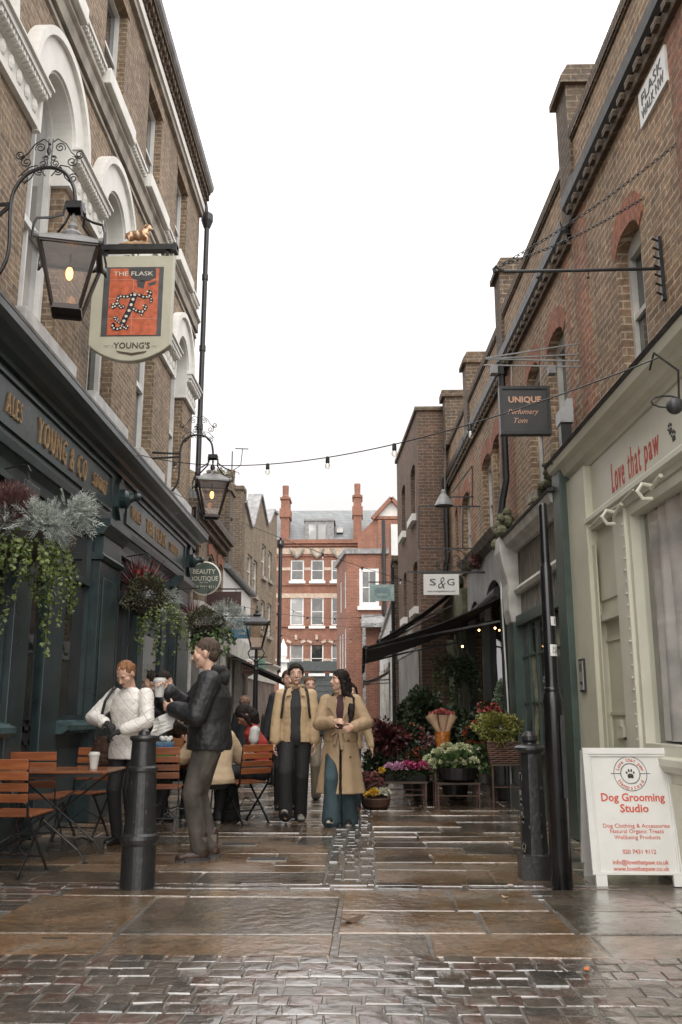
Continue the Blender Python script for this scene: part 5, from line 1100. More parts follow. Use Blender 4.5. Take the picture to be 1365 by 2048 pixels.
stroke([(278,590),(290,595),(300,592),(302,586),(296,584)], .026); stroke([(298,594),(304,600),(302,606)], .02)
stroke([(267,618),(278,624),(288,622),(293,614),(288,612)], .024); stroke([(286,624),(284,632)], .02)
stroke([(248,652),(240,658),(230,658),(226,652),(230,648)], .026); stroke([(246,650),(252,658),(257,652)], .022)
stroke([(238,640),(230,634),(232,640),(240,646)], .018)
fF.build('ornate_letter', mat('ink blue black', (.02,.022,.035), .4), pic); dots.build('pearl_dots', M['cream'], pic)
mb = MB(); text(mb, 'THE FLASK', FS, q(268,548)[0], q(268,548)[1], .055, .0107, .013, .0, width=q(305,0)[0]-q(232,0)[0]); mb.build('lettering', M['cream'], pic)
mb = MB(); text(mb, "YOUNG'S", FS, q(264,691)[0], q(264,691)[1], .075, .001, .006, .012, width=q(297,0)[0]-q(231,0)[0])
mb.fpoly(FS, [q(233,702), q(264,706), q(294,702), q(290,706), q(264,711), q(238,706)], .001, .006); mb.build('lettering', mat('brown lettering', (.07,.04,.025), .4), bd)
mb = MB(); text(mb, 'ESTD', FS, q(219,692)[0], q(219,692)[1], .025, .001, .004, 0, width=q(228,0)[0]-q(211,0)[0]); mb.build('lettering', M['signcream'], bd); mb = MB(); text(mb, '1831', FS, q(309,692)[0], q(309,692)[1], .025, .001, .004, 0, width=q(317,0)[0]-q(302,0)[0]); mb.build('lettering', M['signcream'], bd)
mb = MB(); za, zb_ = q(200,500)[1], q(200,491)[1]; xa, xb = LX-.02, q(355,490)[0]; mb.box(xa, xb, SY-.03, SY+.09, za-.01, zb_); mb.box(xb-.05, xb, SY-.04, SY+.1, za-.03, zb_+.01)
for u in (212, 335): xx = q(u,505)[0]; mb.box(xx-.02, xx+.02, SY+.0, SY+.06, z1-.01, za)
mb.build('iron_beam', M['black'], hs_)
mb = MB(); c0, c1 = q(238,489), q(305,489); mb.fpoly(FS, [c0, c1, ((c0[0]+c1[0])/2+.1, c0[1]+.03), ((c0[0]+c1[0])/2-.1, c0[1]+.03)], -.08, 0.02); mb.build('plinth', M['gold'], hs_)
# gilded ram
M['ram'] = mat('gilded figure', (.42,.27,.17), .32, metal=.7, var=.3, scale=12)
mb = MB(); C = Vector((q(278,470)[0], SY+.03, q(278,470)[1])); V = lambda x, y, z: C+Vector((x, y, z))
mb.ell(V(-.02,0,.01), (.12,.06,.065)); mb.ell(V(.05,0,.025), (.075,.065,.075)); mb.ell(V(-.1,0,.0), (.06,.06,.065))
mb.cap(V(.08,0,.05), V(.105,0,.1), .04, .032); mb.cap(V(.105,0,.11), V(.155,0,.09), .03, .016)
for x, y, fx in ((-.12,-.035,0),(-.09,.035,-.02),(.06,.035,.0),(.08,-.035,.05)):
    mb.cap(V(x,y,-.02), V(x+.0+fx*.6,y,-.07+abs(fx)*.5), .026, .016); mb.cap(V(x+fx*.6,y,-.07+abs(fx)*.5), V(x+.0+fx*.4,y,-.125), .014, .012)
mb.tube([V(.1+.045*math.cos(a)-.02, .03, .125+.04*math.sin(a)) for a in [i*.5 for i in range(12)]], [.02-.0012*i for i in range(12)], 8); mb.cap(V(-.16,0,.03), V(-.17,0,-.03), .018, .01)
blob('ram_figure', mb, M['ram'], hs_, .006, 2, .008, .02, world=True)
# ------------------------------------------------------------------ hanging signs down the lane
def text3(s, fr, u, v, h, m_, parent, Y, width_px, o0=.001, o1=.005, bold=0., shear=0., name='lettering'):
    mb = MB(); p = aty(u, v, Y); text(mb, s, fr, p.x, p.z, h, o0, o1, bold, width=aty(u+width_px/2, v, Y).x-aty(u-width_px/2, v, Y).x, shear=shear)
    return mb.build(name, m_, parent)
def hangsign(name, label, Y, u0, u1, v0, v1, m_, th=.04, bar=None, wallx=None, frame_m=None, grp=None, round_=False):
    a, b = aty(u0, v1, Y), aty(u1, v0, Y); fr = frameY(Y); c = (a+b)/2; t = thing(name, label, 'sign', tuple(c), grp); mb = MB()
    if round_:
        n = 36; rx, rz = (b.x-a.x)/2, (b.z-a.z)/2; pts = [(c.x+rx*math.cos(2*math.pi*i/n), c.z+rz*math.sin(2*math.pi*i/n)) for i in range(n)]
        mb.fpoly(fr, pts, -th, 0); bd = mb.build('board', m_, t); e = MB()
        e.tube([fr(c.x+rx*math.cos(2*math.pi*i/n), -th/2, c.z+rz*math.sin(2*math.pi*i/n)) for i in range(n+1)], th*.45, 8); e.build('rim', frame_m or M['cream'], t)
    else: mb.fb(fr, a.x, b.x, -th, 0, a.z, b.z); bd = mb.build('board', m_, t, bevel=.004)
    if bar:
        zz = aty(u0, bar, Y).z; mb = MB(); e1 = b.x+.04 if wallx < c.x else a.x-.04; mb.bar((wallx, Y+th/2, zz), (e1, Y+th/2, zz), .03, .03)
        for x in (a.x+.12, b.x-.12): mb.bar((x, Y+th/2, zz), (x, Y+th/2, b.z-.01), .012)
        mb.build('iron_bar', M['black'], t)
    return t, bd, fr
GS = 'hanging shop signs on brackets'
t, bd, fr = hangsign('hanging_sign', 'round green sign reading BEAUTY BOUTIQUE beside the end of the pub', 18., 378, 441, 1125, 1188, mat('grey green sign', (.075,.1,.085), .4), .06, wallx=LX, round_=True, grp=GS)
mb = MB(); mb.bar((LX, 18.03, 4.0), (-3.0, 18.03, 4.0), .03); mb.bar((-3.13, 18.03, 4.0), (-3.13, 18.03, 3.8), .02); mb.build('iron_bar', M['black'], t)
text3('BEAUTY', fr, 409, 1143, .095, M['cream'], bd, 18., 45, bold=.01); text3('BOUTIQUE', fr, 409, 1157, .095, M['cream'], bd, 18., 55, bold=.01); text3('020 7431 9111', fr, 409, 1174, .06, M['cream'], bd, 18., 45); text3('EST 1974', fr, 408, 1165, .025, M['cream'], bd, 18., 16)
t, bd, fr = hangsign('hanging_sign', 'plum rectangular sign reading Osborne Law below the round sign', 19.5, 413, 483, 1183, 1225, mat('plum sign', (.055,.025,.025), .45), .04, bar=1178, wallx=-3.4, grp=GS)
text3('Osbornes Law', fr, 449, 1215, .09, M['cream'], bd, 19.5, 55, bold=.004)
t, bd, fr = hangsign('hanging_sign', 'blue hanging sign with white script behind the flower basket', 23., 455, 502, 1236, 1277, mat('faded blue sign', (.05,.14,.2), .5), .04, bar=1232, wallx=-3.5, grp=GS)
text3("Renc's", fr, 482, 1254, .12, M['cream'], bd, 23., 34, shear=.3)
text3('CAFE', fr, 484, 1267, .05, M['cream'], bd, 23., 14)
t, bd, fr = hangsign('hanging_sign', 'round white sign reading HOT SALT BEEF behind the lamp post', 26., 483, 511, 1319, 1351, M['signwhite'], .05, wallx=-3.5, round_=True, frame_m=M['white'], grp=GS)
for s, v, w_ in (('HOT', 1327, 17), ('SALT', 1336, 20), ('BEEF', 1345, 20)): text3(s, fr, 497, v, .095, M['redpaint'], bd, 26., w_, bold=.02)
mb = MB(); mb.bar((-3.55, 26.03, 2.85), (-3.3, 26.03, 2.85), .03); mb.build('iron_bar', M['black'], t)
t, bd, fr = hangsign('hanging_sign', 'small pale green menu sign just right of the lamp post', 26.8, 511, 531, 1318, 1343, mat('mint sign', (.16,.3,.22), .5), .04, bar=1314, wallx=-3.55, grp=GS)
for i in range(5): text3('MENU'[:4] if i == 0 else 'salads', fr, 521, 1323+i*4, .03, M['dark'], bd, 26.8, 12)
def sq_poly(): pass
# right-hand signs
UY = 8.9
t = thing('hanging_sign', 'black square sign with pink lettering UNIQUE and peeling script', 'sign', tuple(aty(1050,820,UY)), GS); fr = frameY(UY); a, b = aty(1003,868,UY), aty(1098,773,UY)
mb = MB(); mb.fb(fr, a.x, b.x, -.07, 0, a.z, b.z); bd = mb.build('board', mat('black sign panel', (.022,.022,.022), .4), t)
mb = MB(); w_ = .028
for s0, s1, c0, c1 in ((a.x-.005,b.x+.005,b.z-w_,b.z+.005),(a.x-.005,b.x+.005,a.z-.005,a.z+w_),(a.x-.005,a.x+w_,a.z+w_,b.z-w_),(b.x-w_,b.x+.005,a.z+w_,b.z-w_)): mb.fb(fr, s0, s1, -.08, .015, c0, c1)
mb.build('frame', M['black'], t)
M['pink'] = mat('rose gold lettering', (.48,.27,.18), .4, var=.1)
text3('UNIQUE', fr, 1050, 799, .062, M['pink'], bd, UY, 66, bold=.03); text3('Perfumery', fr, 1047, 823, .055, M['pink'], bd, UY, 62, shear=.35); text3('Tom', fr, 1042, 841, .055, M['pink'], bd, UY, 27, shear=.35)
mb = MB(); P = lambda u, v: aty(u, v, UY); wx = FR(UY, 0, 0)[0]
for (u0, v0), (u1, v1) in (((970,718),(1155,720)), ((968,730),(1130,733)), ((972,716),(1163,684)), ((970,718),(1148,706))):
    e = P(u1, v1); mb.bar(P(u0, v0), (wx+.02, UY+.03, e.z) if u1 > 1131 else e, .014, .014)
mb.bar(P(1130,733), (wx+.02, UY, P(1130,733).z), .014)
for u in (1023, 1082): mb.bar(P(u,732), P(u,774), .008)
mb.build('iron_rods', M['lead'], t); 
for u in (988, 1103): mb = MB(); p = P(u, 740); mb.box(p.x-.035, p.x+.035, UY-.05, UY+.05, p.z-.05, p.z+.03); mb.build('spotlight', M['lead'], t)
t = thing('wall_bracket', 'empty black iron sign frame with a bell-shaped lamp above it', 'sign frame', tuple(aty(890,1050,15.5)), None); P = lambda u, v: aty(u, v, 15.5); mb = MB(); wx = FR(15.5,0,0)[0]
for (p_, r_) in (((838,1013),(948,1013)), ((838,1097),(955,1097)), ((838,1013),(838,1097)), ((926,1013),(926,1097)), ((945,935),(945,1013)), ((945,932),(905,985)), ((890,994),(948,994))): mb.bar(P(*p_), P(*r_), .022, .022)
mb.bar(P(948,1013), (wx+.02, 15.5, P(948,1013).z), .022); mb.bar(P(955,1097), (wx+.02, 15.5, P(955,1097).z), .022); mb.build('frame', M['black'], t)
mb = MB(); c = P(888, 1012); mb.lathe([(.17,0),(.16,.03),(.09,.16),(.05,.22),(.045,.27),(.02,.3)], c, 14); mb.tube([P(890,985), P(891,880)], .008, 5); mb.build('bell_lamp', M['lead'], t)
SGY = 14.6
t, bd, fr = hangsign('hanging_sign', 'white sign reading S&G hung over the flower shop awning', SGY, 848, 918, 1148, 1190, M['signwhite'], .03, bar=1145, wallx=FR(SGY,0,0)[0], grp=GS)
text3('S', fr, 866, 1164, .11, M['dark'], bd, SGY, 13); text3('G', fr, 902, 1164, .11, M['dark'], bd, SGY, 15); text3('&', fr, 884, 1165, .2, M['dark'], bd, SGY, 15, bold=-.01, shear=.3); text3('www.southgateflowers.com', fr, 883, 1182, .03, M['dark'], bd, SGY, 56)
mb = MB(); P = lambda u, v: (aty(u,v,SGY).x, aty(u,v,SGY).z); c = aty(925,1143,SGY)
for cx, cz, r_ in ((.0,.2,.2),(-.22,.1,.1),(.1,.12,.08)): mb.tube(spiral((c.x+cx-.12, c.z+cz), r_, .03, 0, 1.6, lambda x, z: (x, SGY+.02, z)), .008, 5)
mb.bar((c.x-.9, SGY+.02, c.z), (c.x+.0, SGY+.02, c.z), .02); mb.build('iron_scroll', M['black'], t)
t, bd, fr = hangsign('hanging_sign', 'pale teal hanging sign with a curved plaque, before the white house', 24., 740, 789, 1169, 1202, mat('pale teal sign', (.28,.38,.37), .5), .04, bar=1164, wallx=1.2, grp=GS)
mb = MB(); a, b = aty(749,1197,24), aty(781,1175,24); mb.fb(fr, a.x, b.x, 0, .006, a.z+.06, b.z-.06); mb.fb(fr, a.x+.06, b.x-.06, 0, .0055, a.z, b.z); mb.build('plaque', mat('teal plaque', (.17,.26,.26), .5), bd)
text3('WORKSHOP', fr, 765, 1189, .05, M['cream'], bd, 24., 22, o0=.006, o1=.009)
# street nameplate
t = thing('street_nameplate', 'white tiled street nameplate reading FLASK WALK under the eaves', 'nameplate', tuple(atr(1310,160,.0)))
ya, yb = 6.12, 6.72; mb = MB(); mb.fb(FR, ya, yb, 0, .02, 6.0, 6.32); bd = mb.build('plate', mat('white glazed tiles', (.6,.6,.58), .35, var=.15), t)
mb = MB(); text(mb, 'FLASK', FR, 6.42, 6.22, .1, .02, .024, .0, width=.46, flip=True); text(mb, 'WALK NW', FR, 6.42, 6.09, .09, .02, .024, .0, width=.5, flip=True); mb.build('lettering', M['dark'], bd)
# big iron sign bar with chains
HY = 6.55; t = thing('iron_sign_bar', 'long empty iron sign bar with a hooked end held by two chains', 'iron bracket', tuple(FR(HY,0,4.9)))
P = lambda u, v: aty(u, v, HY); wx = FR(HY,0,0)[0]; e = P(1330,537); mb = MB(); mb.tube([(wx+.02,HY,e.z), P(1150,541), P(1010,543), P(1000,538), P(992,533), P(988,538), P(990,545)], .014, 8); mb.build('bar', M['black'], t)
mb = MB(); a = P(1325,475); b = P(1338,600); mb.box(wx-.03, wx+.0, HY-.02, HY+.02, b.z, a.z)
for i in range(7): z = b.z+(a.z-b.z)*(i+.5)/7; mb.bar((wx-.01,HY,z), (wx-.08,HY-.02,z+.02), .012)
mb.build('wall_plate', M['black'], t)
def chain(p, q_, parent, sag=.05, n=None):
    p = Vector(p); q_ = Vector(q_); L_ = (q_-p).length; n = n or int(L_/.042); mb = MB()
    pts = [p.lerp(q_, i/n)+Vector((0,0,-sag*math.sin(math.pi*i/n))) for i in range(n+1)]
    for i, (a, b) in enumerate(zip(pts, pts[1:])):
        d = (b-a).normalized(); up = d.orthogonal().normalized(); up = Quaternion(d, math.pi/2*(i%2)+.4)@up; c = (a+b)/2; l2 = (b-a).length*.68
        mb.tube([c+d*l2*math.cos(t_*math.pi/4)+up*.012*math.sin(t_*math.pi/4) for t_ in range(9)], .0035, 4, close=False)
    return mb.build('chain', M['black'], parent)
hk = P(1000,532); chain(hk, atr(1355,287), t); chain(hk, atr(1290,395), t)
for u in (1075, 1176): mb = MB(); p = P(u,543); mb.bar(p, (p.x,p.y,p.z-.04), .01); mb.ell((p.x,p.y,p.z-.05), .013, nu=8, nv=5); mb.build('hanging_eye', M['black'], t)
# floodlight and hooded lamp by the sage cornice
t = thing('floodlight', 'grey wedge-shaped floodlight standing on the end of the sage cornice', 'floodlight', tuple(FR(9.1,.2,3.95))); p = FR(9.1,.15,3.95); mb = MB()
mb.fpoly(frameY(9.05), [(p[0]-.06,4.2),(p[0]+.08,4.2),(p[0]+.08,4.46),(p[0]+.02,4.46),(p[0]-.06,4.34)], -.2, 0); mb.build('housing', mat('pale grey metal', (.33,.34,.34), .4), t)
mb = MB(); mb.box(p[0]-.05, p[0]+.06, 9.08, 9.2, 3.9, 4.2); mb.build('base', M['black'], t)
t = thing('security_camera', 'dark dome camera with looped cables hanging in front of the sage fascia', 'camera', tuple(atr(1345,800,.3))); p = atr(1350, 812, .4); mb = MB(); mb.ell(p, .055, nu=14, nv=10); mb.build('dome', M['dark'], t)
mb = MB(); mb.tube([p+Vector((.03,0,.03)), p+Vector((.05,.02,.25)), atr(1308,706,.42), atr(1300,740,.42)], .008, 6); mb.tube([p+Vector((.1*math.cos(a)-.05, 0, .03+.04*math.sin(a))) for a in [i*.6 for i in range(9)]], .006, 5); mb.build('cables', M['black'], t)
# ------------------------------------------------------------------ festoon lights
M['bulb'] = clearglass('clear bulb', (.95,.93,.88), .8)
def festoon(label, a, b, sag, bulbs, lit=False):
    a, b = Vector(a), Vector(b); t = thing('string_lights', label, 'string lights', tuple((a+b)/2), 'festoon lights strung over the lane'); n = 40; pos = lambda k: a.lerp(b, k)+Vector((0,0,-4*sag*k*(1-k)))
    mb = MB(); mb.tube([pos(i/n) for i in range(n+1)], .0055, 5); mb.build('cable', M['black'], t)
    for k in bulbs:
        p = pos(k); h = MB(); h.lathe([(.016,-.06),(.021,-.05),(.019,0),(.01,.01)], p, 10); hb = h.build('lamp_holder', M['black'], t)
        g = MB(); g.ell(p+Vector((0,0,-.085)), (.026,.026,.034), nu=10, nv=8); g.build('bulb', M['bulb'] if not lit else emit('small warm bulb', (1,.6,.3), 2) if 'small warm bulb' not in MATS else MATS['small warm bulb'], hb)
A = atx(262, 905, -3.2); Bq = atr(1318, 715, .45)
def kk(u, a, b, sag):                                   # parameter of the cable at which it crosses column u
    best = (1e9, 0)
    for i in range(401):
        k = i/400; p = a.lerp(b, k)+Vector((0,0,-4*sag*k*(1-k))); x, y = p.x, p.y; c_, s_ = math.cos(YAW), math.sin(YAW); X = x*c_+y*s_; Y_ = -x*s_+y*c_; zc = p.z-CAM_H; dd = Y_*math.cos(PITCH)+zc*math.sin(PITCH); uu = 682.5+1800*X/dd
        if abs(uu-u) < best[0]: best = (abs(uu-u), k)
    return best[1]
SAG = .42
festoon('nearest string of clear bulbs crossing the whole lane at cornice height', A, Bq, SAG, [kk(u, A, Bq, SAG) for u in (350,425,537,655,790,940)])
A2_ = atx(345, 985, -3.2); B2_ = Vector((1.3, 19.4, 3.95)); festoon('second string of bulbs sloping down to the brown building', A2_, B2_, .1, [.2,.38,.55,.72,.9])
A3_ = Vector((-3.3, 19.5, 3.7)); B3_ = Vector((1.1, 26, 4.1)); festoon('third string of bulbs beyond the round sign', A3_, B3_, .3, [.15,.3,.45,.6,.75,.9])
A4_ = Vector((-3.45, 27, 3.9)); B4_ = Vector((1.0, 33, 4.3)); festoon('fourth string of bulbs in front of the red buildings', A4_, B4_, .5, [.1,.22,.34,.46,.58,.7,.82,.94])
A5_ = Vector((-3.5, 33, 5.6)); B5_ = Vector((.9, 38, 5.0)); festoon('fifth and farthest string of bulbs', A5_, B5_, .6, [.1,.22,.34,.46,.58,.7,.82,.94])
# ------------------------------------------------------------------ bollards, posts and boards
M['bollard'] = mat('chipped black iron', (.014,.014,.015), .33, var=.3, scale=18, bump=.35, bscale=22, col2=(.022,.022,.022))
def chips(mb, c, rad, z0, z1, n):
    for i in range(n):
        a = random.uniform(-2.6, -.4); z = random.uniform(z0, z1); r = rad(z)*.999; k = random.uniform(.003, .008); h = random.uniform(.005, .018)
        p = [(c.x+(r+.002)*math.cos(a+s*k/r), c.y+(r+.002)*math.sin(a+s*k/r), z+t*h) for s, t in ((-1,-.5),(.6,-1),(1,.7),(-.3,1))]; mb.add(p, [(0,1,2,3)])
g0 = gnd(266, 1783); c = Vector((g0.x, g0.y+.13, 0))
t = thing('bollard', 'stout black cannon bollard with ringed collars in front of the pub tables', 'bollard', tuple(c), 'iron bollards across the lane mouth')
mb = MB(); mb.lathe([(0.1246,-0.03),(0.123,0),(0.1214,0.29),(0.1353,0.31),(0.141,0.335),(0.1353,0.36),(0.1189,0.375),(0.1132,0.42),(0.1,0.78),(0.1,0.795),(0.1091,0.805),(0.1091,0.825),(0.0984,0.835),(0.0918,0.84),(0.0861,1.01),(0.0968,1.02),(0.105,1.035),(0.0968,1.05),(0.0738,1.055),(0.0451,1.058),(0.041,1.07),(0.0369,1.085),(0.0164,1.096),(0,1.098)], c, 36)
mb.build('cast_shaft', M['bollard'], t, smooth=False); mb = MB(); chips(mb, c, lambda z: .123-.025*z, .05, .75, 15); mb.build('paint_chips', mat('bare chipped spots', (.10,.09,.075), .7), t, fix=False)
g0 = gnd(1078, 1762); c = Vector((g0.x, g0.y+.12, 0))
t = thing('bollard', 'slimmer black bollard with a domed cap and square foot beside the stickered post', 'bollard', tuple(c), 'iron bollards across the lane mouth')
mb = MB(); mb.box(c.x-.115, c.x+.115, c.y-.115, c.y+.115, -.03, .17); mb.lathe([(.115,.17),(.105,.18),(.085,.89),(.085,.91)], c, 8)
mb.lathe([(0.085, 0.91), (0.1, 0.915), (0.125, 0.94), (0.125, 0.955), (0.1, 0.97), (0.055, 0.98), (0.05, 0.99), (0.062, 1.01), (0.06, 1.04), (0.035, 1.07), (0.0, 1.08)], c, 24); mb.build('cast_shaft', M['bollard'], t)
mb = MB(); chips(mb, c, lambda z: .11-.02*z, .2, .7, 16)
for i in range(14): z = random.uniform(.1,.75); x = c.x-.112+random.uniform(0,.02); mb.add([(x-.006,c.y-.12,z),(x+.008,c.y-.12,z-.01),(x+.01,c.y-.12,z+.03),(x-.004,c.y-.12,z+.035)], [(0,1,2,3)])
mb.build('paint_chips', MATS['bare chipped spots'], t, fix=False)
g0 = gnd(1131, 1783); c = Vector((g0.x, g0.y+.1, 0))
t = thing('sign_post', 'tall gloss black post with numbered stickers, thicker at its base', 'post', tuple(c))
mb = MB(); lean = lambda z: Vector((-.0*z, 0, 0)); mb.lathe([(.078,-.03),(.073,1.25),(.073,1.3),(.066,1.345),(.054,1.37),(.05,1.39),(.049,1.5),(.046,2.3),(.036,2.32),(.034,2.35),(.033,2.78),(.03,2.80)], c, 28); mb.lathe([(.058,1.37),(.06,1.38),(.058,1.4)], c, 28); sh = mb.build('shaft', M['gloss'], t, smooth=True)
mb = MB(); mb.fb(frameY(c.y-.1), c.x+.03, c.x+.062, -.07, -.02, .62, 1.2); mb.build('access_door', M['gloss'], t)
def sticker(u0, u1, v0, v1, r, txts, lines=()):
    Y = c.y-r*.8; a, b = aty(u0, v1, Y), aty(u1, v0, Y); mb = MB(); n = 8; zc = (a.z+b.z)/2
    A0 = math.asin(max(-1, min(1, (a.x-c.x)/r))); A1 = math.asin(max(-1, min(1, (b.x-c.x)/r))); W = A1-A0; fr = lambda s, o, z: (c.x+(r+o)*math.sin(s), c.y-(r+o)*math.cos(s), z)
    for i in range(n): mb.fb(fr, A0+W*i/n, A0+W*(i+1)/n, -.003, .0015, a.z, b.z)
    s_ = mb.build('sticker', M['signwhite'], t)
    for s, zf, h in txts: mb = MB(); text(mb, s, fr, (A0+A1)/2, a.z+(b.z-a.z)*zf, h, .0016, .0024, 0, wscale=1/r); mb.build('lettering', M['dark'], s_)
    for zf in lines: mb = MB(); z = a.z+(b.z-a.z)*zf; mb.fb(fr, A0+.05, A1-.05, .0016, .0024, z-.004, z+.004); mb.build('printed_line', M['dark'], s_)
sticker(1102, 1118, 1233, 1251, .05, (('1', .5, .045),)); sticker(1101, 1121, 1289, 1312, .05, (('FCI', .66, .026), ('HM', .34, .026)), (.08, .92))
# A-board
p0, p1_ = gnd(1197, 1772), gnd(1372, 1771); Yb = p0.y; fr0 = frameY(Yb)
t = thing('pavement_sign', 'white A-board advertising a dog grooming studio in red lettering', 'A-board', (2.0, Yb, 0)); tl = math.atan(.235/1.1)
bx0, bx1 = aty(1187,1760,Yb).x, aty(1376,1760,Yb).x; W = bx1-bx0; zb0, zb1 = .075, .955
def fA(s, o, z): return (bx0+s, Yb-o*math.cos(tl)+z*math.tan(tl)*.85, z-o*math.sin(tl))     # leaning face
t0x, t1x = aty(1165,1497,Yb+.22).x-bx0, aty(1345,1493,Yb+.22).x-bx0
def skew(s, z): k = (z-zb0)/(zb1-zb0); return s*(1-0)+0*k
mb = MB(); shl = t0x
def fB(s, o, z): k = (z-zb0)/(zb1-zb0); return (bx0+s+shl*k*0.55, Yb-o+(z)*.2, z)
W2 = W
mb.fb(fB, .03, W2-.03, -.012, 0, zb0, zb1-.03); bd = mb.build('panel', M['signwhite'], t)
mb = MB(); w_ = .045
mb.fb(fB, 0, W2, -.02, .02, zb1-w_, zb1); mb.fb(fB, 0, W2, -.02, .02, zb0, zb0+.018); mb.fb(fB, 0, w_, -.02, .02, zb0+.018, zb1-w_); mb.fb(fB, W2-w_, W2, -.02, .02, zb0+.018, zb1-w_)
mb.fb(fB, w_, W2-w_, 0, .012, zb1-w_-.018, zb1-w_); mb.fb(fB, w_, w_+.015, 0, .012, zb0+.018, zb1-w_-.018); mb.fb(fB, W2-w_-.015, W2-w_, 0, .012, zb0+.018, zb1-w_-.018); mb.build('front_frame', M['signwhite'], t, bevel=.003)
for s in (.02, W2-.1): mb = MB(); mb.fb(fB, s, s+.08, -.018, .018, 0, zb0); mb.build('leg', M['signwhite'], t)
mb = MB(); fC = lambda s, o, z: (fB(s, 0, zb1)[0], 2*(Yb+.2*zb1)-fB(s, 0, z)[1]+.03+o, z); mb.fb(fC, 0, W2, 0, .03, .1, zb1-.02); mb.build('rear_frame', M['signwhite'], t)
for s in (.02, W2-.1): mb = MB(); mb.fb(fC, s, s+.08, 0, .025, 0, .1); mb.build('leg', M['signwhite'], t)
def bt(s, v, h, w_px, bold=0, u=1262, m_=None, wgt=None):
    def sz(u_, v_):
        r = _ray(u_, v_); k = (Yb+.2*0-0)/r.y
        for _ in range(6): z = CAM_H+r.z*k; k = (Yb+.2*z)/r.y
        return r.x*k, CAM_H+r.z*k
    (xa, z), (xb, _) = sz(u-w_px/2, v), sz(u+w_px/2, v); kk_ = (z-zb0)/(zb1-zb0); off = bx0+shl*kk_*.55
    mb = MB(); text(mb, s, fB, (xa+xb)/2-off, z, h, .0005, .003, bold, width=xb-xa); return mb.build('lettering', m_ or M['redbright'], bd), (xa+xb)/2-off, z
M['redbright'] = mat('orange red lettering', (.55,.09,.05), .5, var=.05)
bt('Dog Grooming', 1594, .055, 127, .02, 1266); bt('Studio', 1616, .055, 57, .02, 1269)
bt('Dog Clothing & Accessories', 1651, .028, 133, .0, 1273); bt('Natural Organic Treats', 1662, .028, 107, .0, 1274); bt('Wellbeing Products', 1674, .028, 92, .0, 1275)
bt('020 7431 9112', 1703, .028, 67, .01, 1279); bt('info@lovethatpaw.co.uk', 1724, .03, 112, .01, 1282); bt('www.lovethatpaw.co.uk', 1737, .03, 112, .01, 1283)
_, ls, lz = bt('.', 1547, .001, 1, 0, 1261)
mb = MB(); R1 = .125
for ra, th in ((R1, .0035), (R1*.6, .0022), (R1*.56, .0015)):
    for i in range(40):
        a, b = 2*math.pi*i/40, 2*math.pi*(i+1)/40; mb.fpoly(fB, [(ls+(ra-th)*math.cos(a), lz+(ra-th)*math.sin(a)), (ls+ra*math.cos(a), lz+ra*math.sin(a)), (ls+ra*math.cos(b), lz+ra*math.sin(b)), (ls+(ra-th)*math.cos(b), lz+(ra-th)*math.sin(b))], .0005, .003)
mb.fb(fB, ls-R1*1.18, ls-R1*.56, .0005, .003, lz-.002, lz+.002); mb.fb(fB, ls+R1*.56, ls+R1*1.18, .0005, .003, lz-.002, lz+.002); paw(mb, fB, ls, lz-.005, R1*.42, .0005, .003); mb.build('emblem', M['dark'], bd)
for word, top in (('Love that paw', True), ('Hampstead', False)):
    mb = MB(); n = len(word)
    for i, ch in enumerate(word):
        if ch == ' ': continue
        a = (math.pi*.5-(i-(n-1)/2)*(.205 if top else .24)) if top else (-math.pi*.5+(i-(n-1)/2)*.24)
        cx, cz = ls+math.cos(a)*R1*.8, lz+math.sin(a)*R1*.8; rot = a-math.pi/2 if top else a+math.pi/2
        def fg(s, o, z, cx=cx, cz=cz, rot=rot): return fB(cx+s*math.cos(rot)-z*math.sin(rot), o, cz+s*math.sin(rot)+z*math.cos(rot))
        text(mb, ch, fg, 0, 0, .027, .0005, .003, .005)
    mb.build('lettering', M['redbright'], bd)
# Victorian lamp post in the lane
LPY = 22.; bx = aty(510, 1450, LPY).x; t = thing('lamp_post', 'black Victorian lamp post with unlit lantern standing among the cafe tables', 'lamp post', (bx, LPY, 0)); c = Vector((bx, LPY, 0))
zt = aty(508, 1297, LPY).z
mb = MB(); mb.lathe([(.16,0),(.16,.15),(.12,.2),(.11,.75),(.13,.8),(.08,.86),(.065,1.2),(.055,zt-.55),(.075,zt-.5),(.055,zt-.45),(.045,zt-.35),(.07,zt-.3),(.04,zt-.25),(.035,zt)], c, 16)
mb.bar(c+Vector((-.02,0,zt-.38)), c+Vector((.42,0,zt-.38)), .025)
for sg in (-1, 1): mb.tube([c+Vector((sg*.04,0,zt-.3)), c+Vector((sg*.16,0,zt-.22)), c+Vector((sg*.2,0,zt-.1)), c+Vector((sg*.13,0,zt))], .014, 6)
mb.build('column', M['black'], t); lantern(t, (bx, LPY, zt+.6), 1.0, .1, lit=False, post=True)
